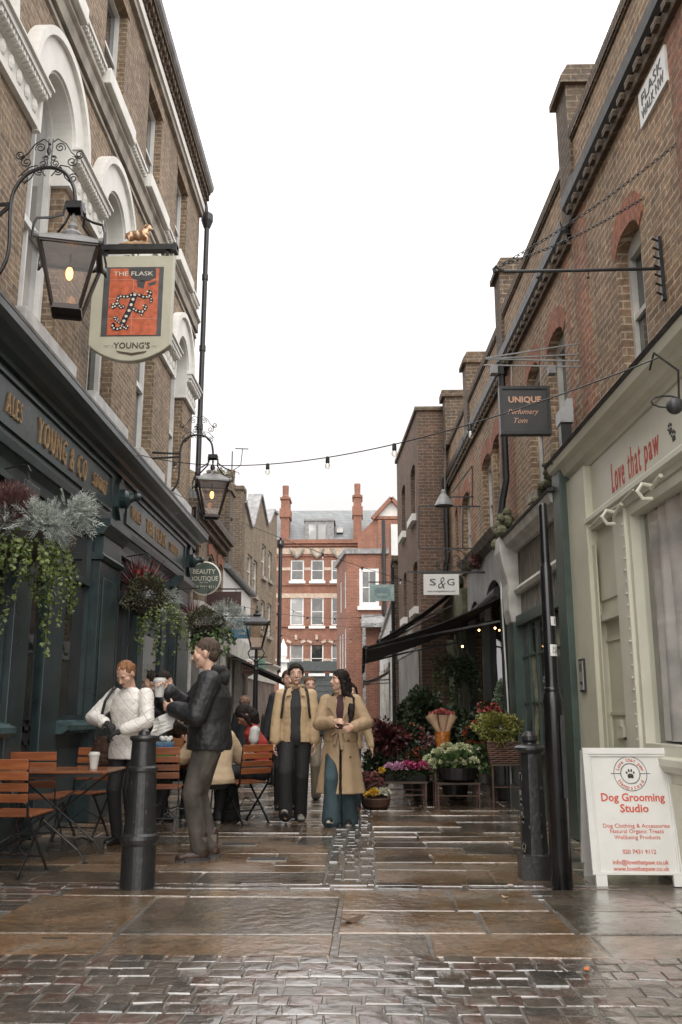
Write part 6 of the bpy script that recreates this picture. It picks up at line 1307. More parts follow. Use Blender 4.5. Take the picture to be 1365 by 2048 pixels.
# ------------------------------------------------------------------ folding wood and iron furniture
def chair_proto():
    t = local(thing('folding_chair', '-', 'chair'))                       # sits facing +y, backrest at -y
    def slat(x0, x1, p, d, w_, th, up):                                  # horizontal slat along x
        mb = MB(); mb.bar((x0,*p), (x1,*p), w_, th, up=up, cv=random.random()*.9+.05); return mb
    for i in range(4):
        k = [.83,.745,.66,.58][i]; y = -.20-.12*(k-.45); mb = MB(); mb.bar((-.21,y-.012,k), (.21,y-.012,k), .014, .062 if i else .078, up=(0,-.12,1), cv=random.random()*.9+.05); mb.build('back_slat', M['teak'], t, bevel=.004)
    mb = MB()
    for i in range(6): y = -.155+i*.068; mb.box(-.215,.215,y,y+.058,.445-.004*(5-i)*.5,.462-.004*(5-i)*.5, cv=random.random()*.9+.05)
    mb.build('seat', M['teak'], t, bevel=.004)
    for sx in (-1, 1):
        x = sx*.2; mb = MB(); mb.bar((x,-.25,.87), (x,-.19,.44), .008, .025, up=(0,1,.1)); mb.bar((x,-.19,.44), (x,.21,.012), .008, .025, up=(0,1,.1)); mb.box(x-.012,x+.012,.19,.235,0,.014); mb.build('front_leg', M['black'], t)
        x = sx*.18; mb = MB(); mb.bar((x,.16,.44), (x,-.24,.012), .008, .025, up=(0,1,-.1)); mb.box(x-.012,x+.012,-.26,-.22,0,.014); mb.build('rear_leg', M['black'], t)
    mb = MB(); mb.bar((-.2,.1,.12), (.2,.1,.12), .012); mb.bar((-.18,-.12,.14), (.18,-.12,.14), .012); mb.bar((-.2,-.14,.435), (-.2,.24,.435), .008, .02); mb.bar((.2,-.14,.435), (.2,.24,.435), .008, .02)
    mb.tube([(-.18,-.14,.16), (0,-.03,.28), (.18,-.14,.16)], .006, 6); mb.build('cross_brace', M['black'], t)
    return t
def table_proto(L_=1.1, W_=.68):
    t = local(thing('folding_table', '-', 'table')); mb = MB(); n = 9
    for i in range(n): x = -W_/2+i*W_/n; mb.box(x, x+W_/n-.006, -L_/2+.05, L_/2-.05, .722, .742, cv=random.random()*.6+.2)
    mb.box(-W_/2, W_/2, -L_/2, -L_/2+.047, .722, .742, cv=.5); mb.box(-W_/2, W_/2, L_/2-.047, L_/2, .722, .742, cv=.6); mb.build('tabletop', M['teaktop'], t, bevel=.004)
    mb = MB(); mb.box(-W_/2+.03,-W_/2+.036,-L_/2+.05,L_/2-.05,.69,.72); mb.box(W_/2-.036,W_/2-.03,-L_/2+.05,L_/2-.05,.69,.72); mb.build('iron_rail', M['black'], t)
    for sx in (-1, 1):
        for sy in (-1, 1):
            x = sx*(W_/2-.06-(.02 if sy > 0 else 0)); mb = MB(); mb.tube([(x, sy*(L_/2-.12), .7), (x, -sy*.08, .3), (x, -sy*(L_/2-.22), .1), (x, -sy*(L_/2-.16), .012)], .009, 8); mb.box(x-.014,x+.014,-sy*(L_/2-.16)-.02,-sy*(L_/2-.16)+.02,0,.012); mb.build('leg', M['black'], t)
    mb = MB()
    for sy in (-1, 1): mb.tube([(-W_/2+.07, sy*(L_/2-.22), .1), (-.1, sy*(L_/2-.3), .16), (.1, sy*(L_/2-.3), .16), (W_/2-.07, sy*(L_/2-.22), .1)], .008, 6)
    mb.build('curved_stretcher', M['black'], t); return t
M['teaktop'] = woodmat('wet varnished table', (.22,.085,.035), (.12,.045,.02), .12, axis='Y')
GC = 'slatted wooden folding chairs outside the pub'
first = [None]
def place_chair(x, y, rz, label):
    if first[0] is None: first[0] = chair_proto(); c = first[0]
    else: c = dup(first[0])
    c.location = (x, y, 0); c.rotation_euler = (0, 0, rz); c['label'] = label; c['group'] = GC; OFF[c.name] = (x, y, 0); return c
ft = [None]
def place_table(x, y, rz, label):
    if ft[0] is None: ft[0] = table_proto(); c = ft[0]
    else: c = dup(ft[0])
    c.location = (x, y, 0); c.rotation_euler = (0, 0, rz); c['label'] = label; c['group'] = 'folding wooden tables outside the pub'; OFF[c.name] = (x, y, 0); return c
place_chair(-2.72, 7.35, -.1, 'wet wooden folding chair at the near left corner, its back to the camera')
place_chair(-3.02, 8.75, .06, 'wooden folding chair close to the pub wall just behind the nearest chair')
place_chair(-2.78, 9.35, 3.0, 'wooden folding chair across the nearest table, behind the white paper cup')
place_chair(-2.14, 10.0, .1, 'wooden folding chair with its back turned beside the patterned bag')
place_chair(-1.35, 10.8, .75, 'turned wooden folding chair with a beige coat spread over its back')
place_table(-2.68, 8.1, .02+math.pi/2, 'wet wooden folding table holding a white paper cup')
place_table(-2.0, 10.95, .1, 'wooden folding table where people sit with food beyond the bollard')
def cup(t_, c, k=1., tilt=None):
    mb = MB(); mb.lathe([(.03*k,0),(.042*k,.105*k),(.044*k,.108*k)], c, 20); mb.build('paper_cup_body', M['cupw'], t_, smooth=False)
    mb = MB(); mb.lathe([(.046*k,.105*k),(.047*k,.118*k),(.043*k,.121*k),(.04*k,.134*k),(.036*k,.135*k)], c, 20); mb.build('lid', M['cupw'], t_)
M['cupw'] = mat('white paper cup', (.55,.54,.51), .5, var=.06)
c = Vector((-2.38, 8.12, .742)); c = aty(188, 1533, 8.1); c.z = .743; t = thing('paper_cup', 'white takeaway cup with lid standing on the nearest wooden table', 'cup', tuple(c)); cup(t, c, 1.05)
c = Vector((-2.17, 10.7, .743)); 
t = thing('patterned_bag', 'small open bag in blue and green watercolour pattern on the second table', 'bag', (-2.15, 10.5, .743))
mm, tt_, bb = newmat('blue green watercolour'); g = N(tt_, 'ShaderNodeNewGeometry'); sp_ = N(tt_, 'ShaderNodeSeparateXYZ'); tt_.links.new(g.outputs['Position'], sp_.inputs[0]); nz = N(tt_, 'ShaderNodeTexNoise', Scale=22., Detail=4.); tt_.links.new(g.outputs['Position'], nz.inputs['Vector'])
a_ = N(tt_, 'ShaderNodeMath', operation='MULTIPLY_ADD'); tt_.links.new(nz.outputs[0], a_.inputs[0]); a_.inputs[1].default_value = .12; tt_.links.new(sp_.outputs[2], a_.inputs[2]); mr = N(tt_, 'ShaderNodeMapRange'); mr.inputs[1].default_value = .8; mr.inputs[2].default_value = .99; tt_.links.new(a_.outputs[0], mr.inputs[0])
rp = N(tt_, 'ShaderNodeValToRGB'); cr = rp.color_ramp; cr.elements[0].color = (.05,.2,.03,1); cr.elements[1].color = (.3,.5,.5,1); e = cr.elements.new(.4); e.color = (.12,.35,.15,1); e = cr.elements.new(.6); e.color = (.03,.09,.3,1); tt_.links.new(mr.outputs[0], rp.inputs[0]); tt_.links.new(rp.outputs[0], bb.inputs['Base Color'])
cbx = aty(328, 1500, 10.5); mb = MB(); x0, x1 = cbx.x-.1, cbx.x+.1; mb.hexa([(x0,10.45,.744),(x1,10.45,.744),(x1,10.55,.744),(x0,10.55,.744),(x0-.005,10.42,.9),(x1+.005,10.42,.9),(x1+.005,10.58,.9),(x0-.005,10.58,.9)]); mb.build('bag_body', mm, t)
mb = MB()
for i in range(9): mb.ell((cbx.x+random.uniform(-.04,.07), 10.5+random.uniform(-.05,.05), .91+random.uniform(0,.04)), (.03,.025,.025), nu=6, nv=4)
blob('tissue_paper', mb, M['cupw'], t, .008, 1, .01, .03, world=True)

tn = mat('orange crumpled paper', (.45,.13,.03), .6)
mb = MB(); p = aty(368, 1522, 10.7)
for i in range(8): mb.ell((p.x+random.uniform(-.07,.07), 10.7+random.uniform(-.06,.06), .775+random.uniform(-.01,.03)), (.04,.035,.02), nu=7, nv=5)
t = thing('food_wrapping', 'crumpled orange food wrapping on the second wooden table', 'wrapping', (p.x, 10.7, .745)); blob('crumpled_paper', mb, tn, t, .008, 1, .01, .03, world=True)
# ------------------------------------------------------------------ foliage
def leafmesh(name, P, D, U, size, shape, m_, parent, tint=None):
    """one face per leaf: P centre, D pointing direction, U face normal; shape = outline in (along, across)"""
    n = len(P); D = D/np.linalg.norm(D, axis=1, keepdims=True); S = np.cross(U, D); S /= np.linalg.norm(S, axis=1, keepdims=True)+1e-9
    sh = np.array(shape, float); k = len(sh); size = np.broadcast_to(size, (n,))
    V = P[:,None,:]+(D[:,None,:]*sh[None,:,0:1]+S[:,None,:]*sh[None,:,1:2])*size[:,None,None]
    if sh.shape[1] > 2: V = V+np.cross(D, S)[:,None,:]*sh[None,:,2:3]*size[:,None,None]
    off = np.array(OFF.get(parent.name, (0,0,0))); me = bpy.data.meshes.new(name); me.vertices.add(n*k); me.vertices.foreach_set('co', (V.reshape(-1,3)-off).ravel())
    me.loops.add(n*k); me.loops.foreach_set('vertex_index', np.arange(n*k)); me.polygons.add(n); me.polygons.foreach_set('loop_start', np.arange(n)*k); me.polygons.foreach_set('loop_total', np.full(n, k))
    at = me.attributes.new('tint', 'FLOAT', 'FACE'); at.data.foreach_set('value', RNG.random(n) if tint is None else tint); me.update(); me.validate()
    me.materials.append(m_); o = bpy.data.objects.new(name, me); COL.objects.link(o); o.parent = parent; OFF[o.name] = tuple(off); return o
RH = [(0,0,0),(.5,.3,.08),(1,0,0),(.5,-.3,.08)]; NEEDLE = [(0,.04),(1,0),(0,-.04)]
IVY = [(0,0),(.15,.45),(.4,.3),(.55,.6),(.65,.22),(1,0),(.65,-.22),(.55,-.6),(.4,-.3),(.15,-.45)]
def rnd(n): v = RNG.normal(size=(n,3)); return v/np.linalg.norm(v, axis=1, keepdims=True)
def clump(name, c, r, n, size, m_, parent, shape=RH, out=.6, lump=.25, shell_=.5, up=0.):
    d = rnd(n); c = np.array(c); r = np.array(r if hasattr(r, '__len__') else (r,r,r))
    ph = d@RNG.normal(size=(3,6))*3; lum = 1+lump*np.sin(ph).mean(1)*1.8
    rad = (shell_+(1-shell_)*RNG.random(n)**.5)*lum; P = c+d*r*rad[:,None]
    D = d*out+rnd(n)*(1-out)+np.array([0,0,up]); return leafmesh(name, P, D, rnd(n), size*(.7+.6*RNG.random(n)), shape, m_, parent)
L_ivy = leafmat('ivy leaves', (.15,.19,.04), (.03,.055,.016)); L_silver = leafmat('silver felted leaves', (.52,.55,.5), (.2,.24,.22), .8)
L_heath = leafmat('mauve heather', (.22,.10,.09), (.05,.03,.028)); L_spike = leafmat('burgundy blades', (.16,.03,.03), (.045,.012,.015), .35)
L_grey = leafmat('grey green shrub', (.17,.17,.10), (.05,.05,.032)); L_dark = leafmat('dark leaves', (.035,.055,.02), (.008,.014,.007)); L_box = leafmat('variegated shrub', (.32,.30,.07), (.06,.085,.025))
L_fresh = leafmat('fresh green leaves', (.10,.17,.045), (.03,.055,.02))
def fronds(name, c, r, n, ln, parent, m_=None, bias=(0,0,.3)):
    P = []; D = []; Z = []
    for _ in range(n):
        d = RNG.normal(size=3); d /= np.linalg.norm(d); d = d+np.array(bias); d /= np.linalg.norm(d); p0 = np.array(c)+d*np.array(r)*RNG.uniform(.35,1.); L_ = ln*RNG.uniform(.6,1.15); bend = np.array([0,0,-.25])*RNG.random(); s = np.cross(d, RNG.normal(size=3)); s /= np.linalg.norm(s)
        for j in range(7):
            t = j/7; q = p0+d*L_*t+bend*t*t*L_; P.append(q); D.append(d); Z.append(L_*.2)
            for sg in (-1, 1):
                dd = d*.6+s*sg*.9; P.append(q); D.append(dd); Z.append(L_*.3*(1-.55*abs(t-.45)*1.6)); P.append(q+dd*L_*.12); D.append(dd+d*.9); Z.append(L_*.16)
    P = np.array(P); D = np.array(D); return leafmesh(name, P, D, rnd(len(P)), np.array(Z), [(0,.09),(1,.05),(1,-.05),(0,-.09)], m_ or L_silver, parent)
def trailing(name, c, rad, n, lo, hi, m_, parent, sz=.045, drift=(0,0), per=.028):
    P = []; D = []; st_ = MB(); c = np.array(c)
    for _ in range(n):
        a = RNG.uniform(0, 2*np.pi); p = c+np.array([np.cos(a)*rad[0], np.sin(a)*rad[1], RNG.uniform(-.08,.06)]); L_ = RNG.uniform(lo, hi); k = int(L_/per); pts = [p.copy()]; v = np.array([np.cos(a)*.6, np.sin(a)*.6, .1])
        for j in range(k):
            v = v*.86+np.array([drift[0]*.1, drift[1]*.1, -.14])+RNG.normal(size=3)*.07; p = p+v/np.linalg.norm(v)*per; pts.append(p.copy())
            for _q in range(2): P.append(p+RNG.normal(size=3)*.012); D.append(RNG.normal(size=3)*.8+np.array([0,0,-.7]))
        st_.tube(pts[::3] if len(pts) > 6 else pts, .0025, 3)
    P = np.array(P); U = np.array([[1.,-1.2,.3]])+RNG.normal(size=P.shape)*.7; o = leafmesh(name, P, np.array(D), U, sz*(.6+.7*RNG.random(len(P))), IVY, m_, parent); st_.build('stems', L_dark, parent); return o
GB = 'flower baskets hanging from the pub front'
def hanging_basket(label, c, s=1., brk=True):
    c = Vector(c); t = thing('hanging_basket', label, 'hanging basket', tuple(c), GB); mb = MB(); mb.lathe([(.05*s,-.22*s),(.16*s,-.17*s),(.22*s,-.06*s),(.24*s,.02*s),(.2*s,.02*s)], c, 18); mb.build('basket', M['darkvoid'] if False else mat('dark coir basket', (.03,.024,.018), .9) if 'dark coir basket' not in MATS else MATS['dark coir basket'], t)
    top = c+Vector((0,0,.62*s)); mb = MB()
    for a in (0, 2.1, 4.2): mb.tube([c+Vector((.22*s*math.cos(a), .22*s*math.sin(a), .02)), top], .003, 4)
    mb.build('hanging_chain', M['black'], t); mb = MB(); mb.tube([(LX+.12, c.y, top.z+.02), (c.x-.05, c.y, top.z+.06), (c.x, c.y, top.z+.05), (c.x+.03, c.y, top.z), (c.x, c.y, top.z-.02)], .008, 6); mb.build('iron_bracket', M['black'], t); return t
c = aty(45, 1075, 7.9); t = hanging_basket('largest hanging basket, at the left edge, with silver leaves and long trailing ivy', c, 1.)
cc = np.array(c)
clump('heather', cc+np.array([-.12,-.02,.28]), (.22,.22,.2), 4200, .035, L_heath, t, shape=[(0,.12),(1,.05),(1,-.05),(0,-.12)], out=.8, up=.5, shell_=.3)
fronds('silver_ragwort', cc+np.array([.2,-.05,.1]), (.3,.25,.13), 210, .15, t); fronds('silver_ragwort', cc+np.array([.42,-.05,.22]), (.16,.15,.1), 70, .17, t, bias=(.9,0,.45)); fronds('silver_ragwort', cc+np.array([-.1,-.1,.08]), (.2,.2,.1), 60, .13, t, bias=(-.3,-.5,.1))
trailing('ivy', cc+np.array([.12,-.03,-.04]), (.2,.16), 36, .2, .62, L_ivy, t, .038, (.10,0)); trailing('ivy', cc+np.array([-.02,.0,-.05]), (.18,.16), 7, .7, 1.2, L_ivy, t, .034)
c = aty(293, 1205, 12.3); t = hanging_basket('middle hanging basket with upright burgundy blades and grey shrub', c, 1.); cc = np.array(c)
clump('grey_shrub', cc+np.array([.02,-.02,.12]), (.31,.28,.26), 5200, .035, L_grey, t, out=.75, shell_=.35); clump('burgundy_blades', cc+np.array([-.1,0,.22]), (.12,.12,.08), 110, .36, L_spike, t, shape=[(0,.02),(.6,.022),(1,0),(.6,-.022),(0,-.02)], out=.75, up=.9)
clump('red_flowers', cc+np.array([-.04,-.1,.38]), (.1,.08,.08), 60, .05, leafmat('red petals', (.5,.03,.03), (.25,.02,.02)), t); fronds('silver_ragwort', cc+np.array([.3,-.05,.02]), (.12,.15,.15), 60, .12, t, bias=(.5,0,-.1))
trailing('ivy', cc+np.array([.2,-.03,-.05]), (.12,.12), 26, .25, .85, L_ivy, t, .034)
c = aty(415, 1255, 15.2); c.x = max(c.x, -2.95); t = hanging_basket('farthest hanging basket, silver and mauve, above the head of the standing man', c, 1.); cc = np.array(c)
clump('grey_shrub', cc+np.array([-.05,-.02,.1]), (.32,.28,.22), 3600, .035, L_grey, t, out=.7); clump('burgundy_blades', cc+np.array([-.25,0,.22]), (.12,.12,.06), 90, .32, L_spike, t, shape=[(0,.02),(1,0),(0,-.02)], out=.7, up=.6)
fronds('silver_ragwort', cc+np.array([.32,-.05,.16]), (.28,.2,.22), 190, .16, t, bias=(.4,0,.3)); trailing('ivy', cc+np.array([.1,-.03,-.05]), (.2,.15), 26, .2, .55, L_fresh, t, .05)
# ------------------------------------------------------------------ the flower stand on the right
GP = 'plants and flowers displayed outside the flower shop'
def plant(name, label, c, cat='plant'): return thing(name, label, cat, tuple(c), GP)
M['rust'] = mat('rusty iron frame', (.09,.045,.03), .6, var=.4, scale=12); M['plank'] = woodmat('old plank', (.12,.075,.045), (.06,.04,.028), .6)
def stand(label, x0, x1, y0, y1, h, m_=None, legs=4):
    t = thing('plant_stand', label, 'plant stand', ((x0+x1)/2, (y0+y1)/2, 0), 'low stands of the flower shop'); mb = MB(); mb.box(x0,x1,y0,y1,h-.025,h); mb.build('top', m_ or M['plank'], t)
    for x in (x0+.02, x1-.02):
        for y in (y0+.02, y1-.02): mb = MB(); mb.bar((x,y,0),(x,y,h-.025),.022); mb.build('leg', M['rust'], t)
    mb = MB(); mb.bar((x0+.02,y0+.02,h*.5),(x1-.02,y0+.02,h*.5),.012); mb.build('rail', M['rust'], t); return t
Y1 = 12.4
xa, xb = aty(768,1600,Y1).x, aty(856,1600,Y1).x; stand('low rusty stand carrying the pink cyclamen', xa, xb, Y1, Y1+.4, .34)
x2a, x2b = aty(874,1600,Y1).x, aty(962,1600,Y1).x; stand('low rusty stand carrying the cream hydrangeas', x2a, x2b, Y1-.05, Y1+.4, .33)
Y2 = 12.15; x3a, x3b = aty(985,1600,Y2).x, aty(1047,1600,Y2).x; stand('taller wooden stand under the wicker basket', x3a, x3b, Y2, Y2+.45, .58)
x4a, x4b = aty(868,1500,Y2+.3).x, aty(955,1500,Y2+.3).x; stand('dark shelf behind the hydrangeas holding the amber vase', x4a, x4b, Y2+.35, Y2+.75, .74)
x5a, x5b = aty(750,1500,Y2+.3).x, aty(850,1500,Y2+.3).x; stand('dark bench at the left of the flower display', x5a, x5b, Y2+.4, Y2+.9, .45)
# cyclamen tray
c = Vector(((xa+xb)/2, Y1+.2, .34)); t = plant('cyclamen_tray', 'tray of pink, lilac and yellow flowers on the low left stand', c); mb = MB(); mb.box(xa+.02, xb-.02, Y1+.03, Y1+.37, .342, .42); mb.build('tray', M['darkvoid'], t)
clump('leaves', (c.x, c.y, .43), ((xb-xa)*.5,.2,.09), 1500, .05, L_dark, t)
PET = [(0,0),(.5,.35),(1,.25),(1.1,0),(1,-.25),(.5,-.35)]
def petals(name, spots, r, n, size, c1, c2, t):
    mname = name+' petals'; m_ = MATS.get(mname)
    if m_ is None: m_ = leafmat(mname, c1, c2, .6); MATS[mname] = m_
    P = []; D = []
    for s in spots:
        d = rnd(n); d[:,2] = np.abs(d[:,2])*.8+.05; P.append(np.array(s)+d*r*RNG.uniform(.6,1,(n,1))); D.append(d+rnd(n)*.5)
    P = np.concatenate(P); D = np.concatenate(D); return leafmesh(name, P, D, rnd(len(P)), size, PET, m_, t)
sp_ = lambda x0, x1, k, z=.52, zr=.04: [(RNG.uniform(x0,x1), Y1+RNG.uniform(.0,.34), z+RNG.uniform(-zr,zr)) for _ in range(k)]
petals('magenta', sp_(xa+.26,xb,40), .03, 18, .03, (.34,.03,.11), (.2,.015,.06), t); petals('lilac', sp_(xa+.04,xa+.28,22), .03, 18, .03, (.55,.3,.42), (.4,.18,.3), t); petals('yellow', sp_(xa-.04,xa+.04,6,.44), .03, 18, .03, (.7,.5,.05), (.6,.3,.03), t)
# hydrangeas
c = Vector(((x2a+x2b)/2, Y1+.15, .33)); t = plant('hydrangea', 'large cream hydrangeas in a round black bowl on the second low stand', c); mb = MB(); mb.lathe([(.16,0),(.26,.04),(.29,.14),(.3,.19),(.27,.19)], c, 24); mb.build('bowl', M['black'], t)
clump('leaves', (c.x, c.y, .58), (.33,.26,.14), 900, .09, L_fresh, t)
hp = [(c.x+a, c.y+b, .56+z) for a, b, z in ((-.3,-.1,.0),(-.16,-.16,.02),(.02,-.2,.0),(.2,-.17,.02),(-.24,-.05,.13),(-.06,-.12,.14),(.1,-.1,.12),(.27,-.05,.08),(-.12,.02,.2),(.06,0,.19),(.36,-.08,-.06),(-.36,-.0,.04),(.16,.05,.17),(-.36,-.05,-.06),(.38,.0,.02))]
petals('cream_blooms', hp, .085, 330, .026, (.62,.62,.42), (.38,.42,.22), t)
# wicker basket
c = Vector(((x3a+x3b)/2-.02, Y2+.2, .58)); t = plant('wicker_basket', 'square wicker basket full of yellow-green shrub at the right of the flower stand', c)
mb = MB(); wx_ = .19
for i in range(11):
    z = .59+i*.026; k = wx_*(.86+.014*i); pts = []
    for e in range(4):
        for j in range(7): u = -1+2*j/7; x, y = ((u,-1),(1,u),(-u,1),(-1,-u))[e]; pts.append((c.x+x*k*1.1, c.y+y*k*.8+.0, z+.006*math.sin(j*2.2+i*math.pi)))
    mb.tube(pts+[pts[0]], .015, 6, cv=random.random())
mb.build('woven_basket', woodmat('brown wicker', (.11,.05,.028), (.05,.025,.016), .55), t); mb = MB(); mb.box(c.x-.2,c.x+.2,c.y-.14,c.y+.14,.6,.86); mb.build('liner', M['darkvoid'], t)
clump('shrub', (c.x-.02, c.y, 1.03), (.31,.26,.19), 4200, .042, L_box, t, out=.7, shell_=.3, lump=.4)
# amber vase with wrapped tulips
c = Vector((aty(886,1480,Y2+.5).x, Y2+.5, .74)); t = plant('vase_of_tulips', 'amber glazed pot with paper-wrapped pink tulips behind the hydrangeas', c, 'vase'); mb = MB(); mb.lathe([(.07,0),(.085,.02),(.105,.18),(.11,.24),(.1,.24)], c, 22); mb.build('amber_pot', mat('amber glaze', (.42,.15,.03), .25, var=.5, scale=20), t)
mb = MB()
for a, r_ in ((-.5,.05),(.1,.04),(.6,.05),(-.9,.07),(.0,.07)): 
    mb.cv = random.random(); p = c+Vector((r_*math.sin(a*3), r_*math.cos(a*3)*.6, .2)); q_ = p+Vector((a*.17, 0, .26)); mb.tube([p, (p+q_)/2, q_], [.025,.04,.065], 9)
mb.build('kraft_paper', mat('kraft paper', (.36,.24,.15), .8), t); petals('tulips', [tuple(c+Vector((a, 0, .5-abs(a)*.3))) for a in (-.13,-.08,-.03,.03,.08,.12,.0)], .035, 50, .03, (.45,.14,.12), (.3,.06,.06), t)
def bush(label, u, v, Y, r, n, sz, m_, z0=0, pot=None, name='potted_plant', fl=None, hz=None):
    p = aty(u, v, Y); t = plant(name, label, (p.x, Y, z0)); 
    if pot: mb = MB(); mb.lathe([(pot*.75,0),(pot,.02),(pot*1.15,pot*1.6),(pot*1.05,pot*1.6)], (p.x, Y, z0), 16); mb.build('pot', M['darkvoid'] if MATS.get('dark pot') is None and False else (MATS.get('dark pot') or mat('dark pot', (.03,.025,.022), .5)), t)
    st_ = MB(); 
    for i in range(5): a = i*1.3; st_.tube([(p.x, Y, z0+.05), (p.x+.3*r[0]*math.cos(a), Y+.3*r[1]*math.sin(a), p.z)], .006, 4)
    st_.build('stems', L_dark, t); clump('foliage', tuple(p), r, n, sz, m_, t, shell_=.25, lump=.45)
    if fl:
        nm, c1, c2, k, fr_ = fl; petals(nm, [tuple(np.array(p)+rnd(1)[0]*np.array(r)*.95*np.array([1,1,1])) for _ in range(k)], fr_, 26, fr_*.8, c1, c2, t)
    return t
bush('dark red leafy bouquet at the left end of the flower stand', 775, 1478, 12.9, (.2,.18,.24), 1100, .07, leafmat('dark crimson leaves', (.09,.018,.018), (.02,.008,.008)), .45, .1)
bush('bush of small red and orange flowers beside the hydrangeas', 840, 1518, 12.9, (.24,.2,.14), 1500, .04, L_dark, .3, .1, fl=('scarlet', (.28,.05,.025), (.14,.02,.012), 45, .025))
bush('dark green plant dotted with orange low on the left of the stand', 757, 1530, 12.9, (.2,.2,.24), 1800, .06, L_dark, .0, .12, fl=('orange', (.5,.2,.03), (.35,.1,.02), 10, .025))
bush('mixed rusty pink flowers in a pot on the ground at the left', 741, 1562, 12.6, (.17,.16,.1), 1200, .04, L_heath, 0., .12, fl=('dusty_pink', (.4,.16,.14), (.2,.06,.05), 40, .03))
bush('tall feathery dark shrub behind the amber vase', 845, 1425, 13.6, (.24,.2,.36), 1500, .07, L_dark, 0, .16)
bush('dark bush with glowing orange-red blooms behind the tulips', 808, 1468, 13.2, (.26,.2,.16), 1700, .06, L_dark, .3, .12, fl=('ember', (.3,.06,.03), (.14,.02,.012), 22, .035))
bush('climbing dark greenery beside the shop column', 912, 1460, 13.7, (.26,.2,.26), 1300, .07, L_dark, 0, .14)
bush('orange-berried plant just left of the wicker basket', 945, 1470, 13.1, (.14,.14,.2), 900, .05, L_dark, .5, .08, fl=('berry', (.45,.1,.03), (.3,.04,.02), 24, .03))
bush('white tulip bunch in green leaves between hydrangeas and basket', 966, 1512, 12.5, (.09,.09,.12), 260, .12, L_fresh, .3, .09, fl=('white', (.6,.6,.5), (.45,.45,.35), 5, .045))
bush('narrow pale green clipped shrub standing in the shop entrance', 1005, 1400, 13.6, (.09,.09,.28), 2200, .035, leafmat('pale topiary', (.26,.33,.22), (.08,.13,.07)), 0, .13)
bush('pink flower arrangement above the wicker basket', 977, 1422, 13.2, (.12,.1,.09), 500, .06, L_dark, .9, .07, fl=('coral', (.55,.13,.1), (.35,.08,.07), 16, .05))
bush('tangled dark greenery against the wall left of the far shop window', 830, 1450, 15.0, (.3,.25,.5), 2000, .08, L_dark, 0, .2)
bush('thin purple-leaved plant at the back of the flower stand', 700+128, 1490, 13.3, (.24,.2,.2), 1200, .07, L_heath, .4, .12)
bush('low dark leafy pots under the hanging greenery', 905, 1520, 13.2, (.34,.2,.16), 1800, .06, L_dark, .1, .14)
# yellow basket on the ground
c = Vector((gnd(752,1600).x, 12.35, 0)); t = plant('small_flower_basket', 'small brown basket of yellow and white flowers on the ground', c, 'basket'); mb = MB(); mb.lathe([(.11,0),(.16,.04),(.18,.13),(.17,.14)], c, 18); mb.tube([(c.x-.17,c.y,.13),(c.x-.12,c.y,.27),(c.x,c.y,.33),(c.x+.12,c.y,.27),(c.x+.17,c.y,.13)], .01, 6); mb.build('basket', MATS['brown wicker'], t)
petals('yellow', [(c.x-.08,c.y-.05,.18),(c.x-.04,c.y-.08,.2),(c.x-.1,c.y,.16)], .05, 60, .04, (.7,.4,.03), (.6,.25,.02), t); petals('white', [(c.x+.06,c.y-.05,.18),(c.x+.1,c.y,.2),(c.x+.02,c.y,.2)], .05, 60, .04, (.6,.6,.5), (.45,.45,.35), t)
# hanging greenery under the awning
for lab, u, v, Y, r_ in (('round dark hanging basket under the black awning', 930, 1340, 14.2, .2), ('pale trailing hanging plant left of the dark one under the awning', 892, 1330, 14.6, .17)):
    p = aty(u, v, Y); t = thing('hanging_plant', lab, 'hanging plant', tuple(p), 'plants hung under the awning'); mb = MB(); mb.lathe([(.03,-.12),(.1,-.09),(.13,0),(.11,0)], p, 12); mb.tube([p, p+Vector((0,0,.5))], .004, 4); mb.build('pot', MATS['dark pot'], t)
    clump('foliage', tuple(p), (r_, r_, r_*.9), 1400, .05, L_dark if r_ > .18 else L_grey, t); trailing('trailing_stems', np.array(p)+np.array([.03,0,-.05]), (.08,.08), 10, .2, .6, L_dark if r_ > .18 else L_fresh, t, .04)
# plants on the ledges
p = atr(955, 1120, .15)
t = thing('ledge_weeds', 'dry reddish weeds growing on the ledge above the arched fascia', 'weeds', tuple(p)); clump('stems', tuple(p), (.1,.3,.1), 500, .07, L_heath, t, up=.4); clump('leaves', (p.x, p.y+.3, p.z), (.1,.3,.06), 400, .05, L_grey, t)
p = Vector((-4.6, 29.4, 9.1)); t = thing('rooftop_shrub', 'small pale shrub growing on the terrace roof beside the aerial', 'shrub', tuple(p)); clump('leaves', tuple(p), (.35,.2,.25), 160, .09, L_grey, t, lump=.6); mb = MB(); mb.tube([(p.x,p.y,8.3),(p.x+.05,p.y,9.1)], .02, 5); mb.build('stem', L_dark, t)
p = aty(905, 795, 19.4); t = thing('parapet_weeds', 'green weeds sprouting from the top of the brown flank wall', 'weeds', tuple(p)); clump('leaves', tuple(p), (.2,.1,.1), 350, .06, L_fresh, t)
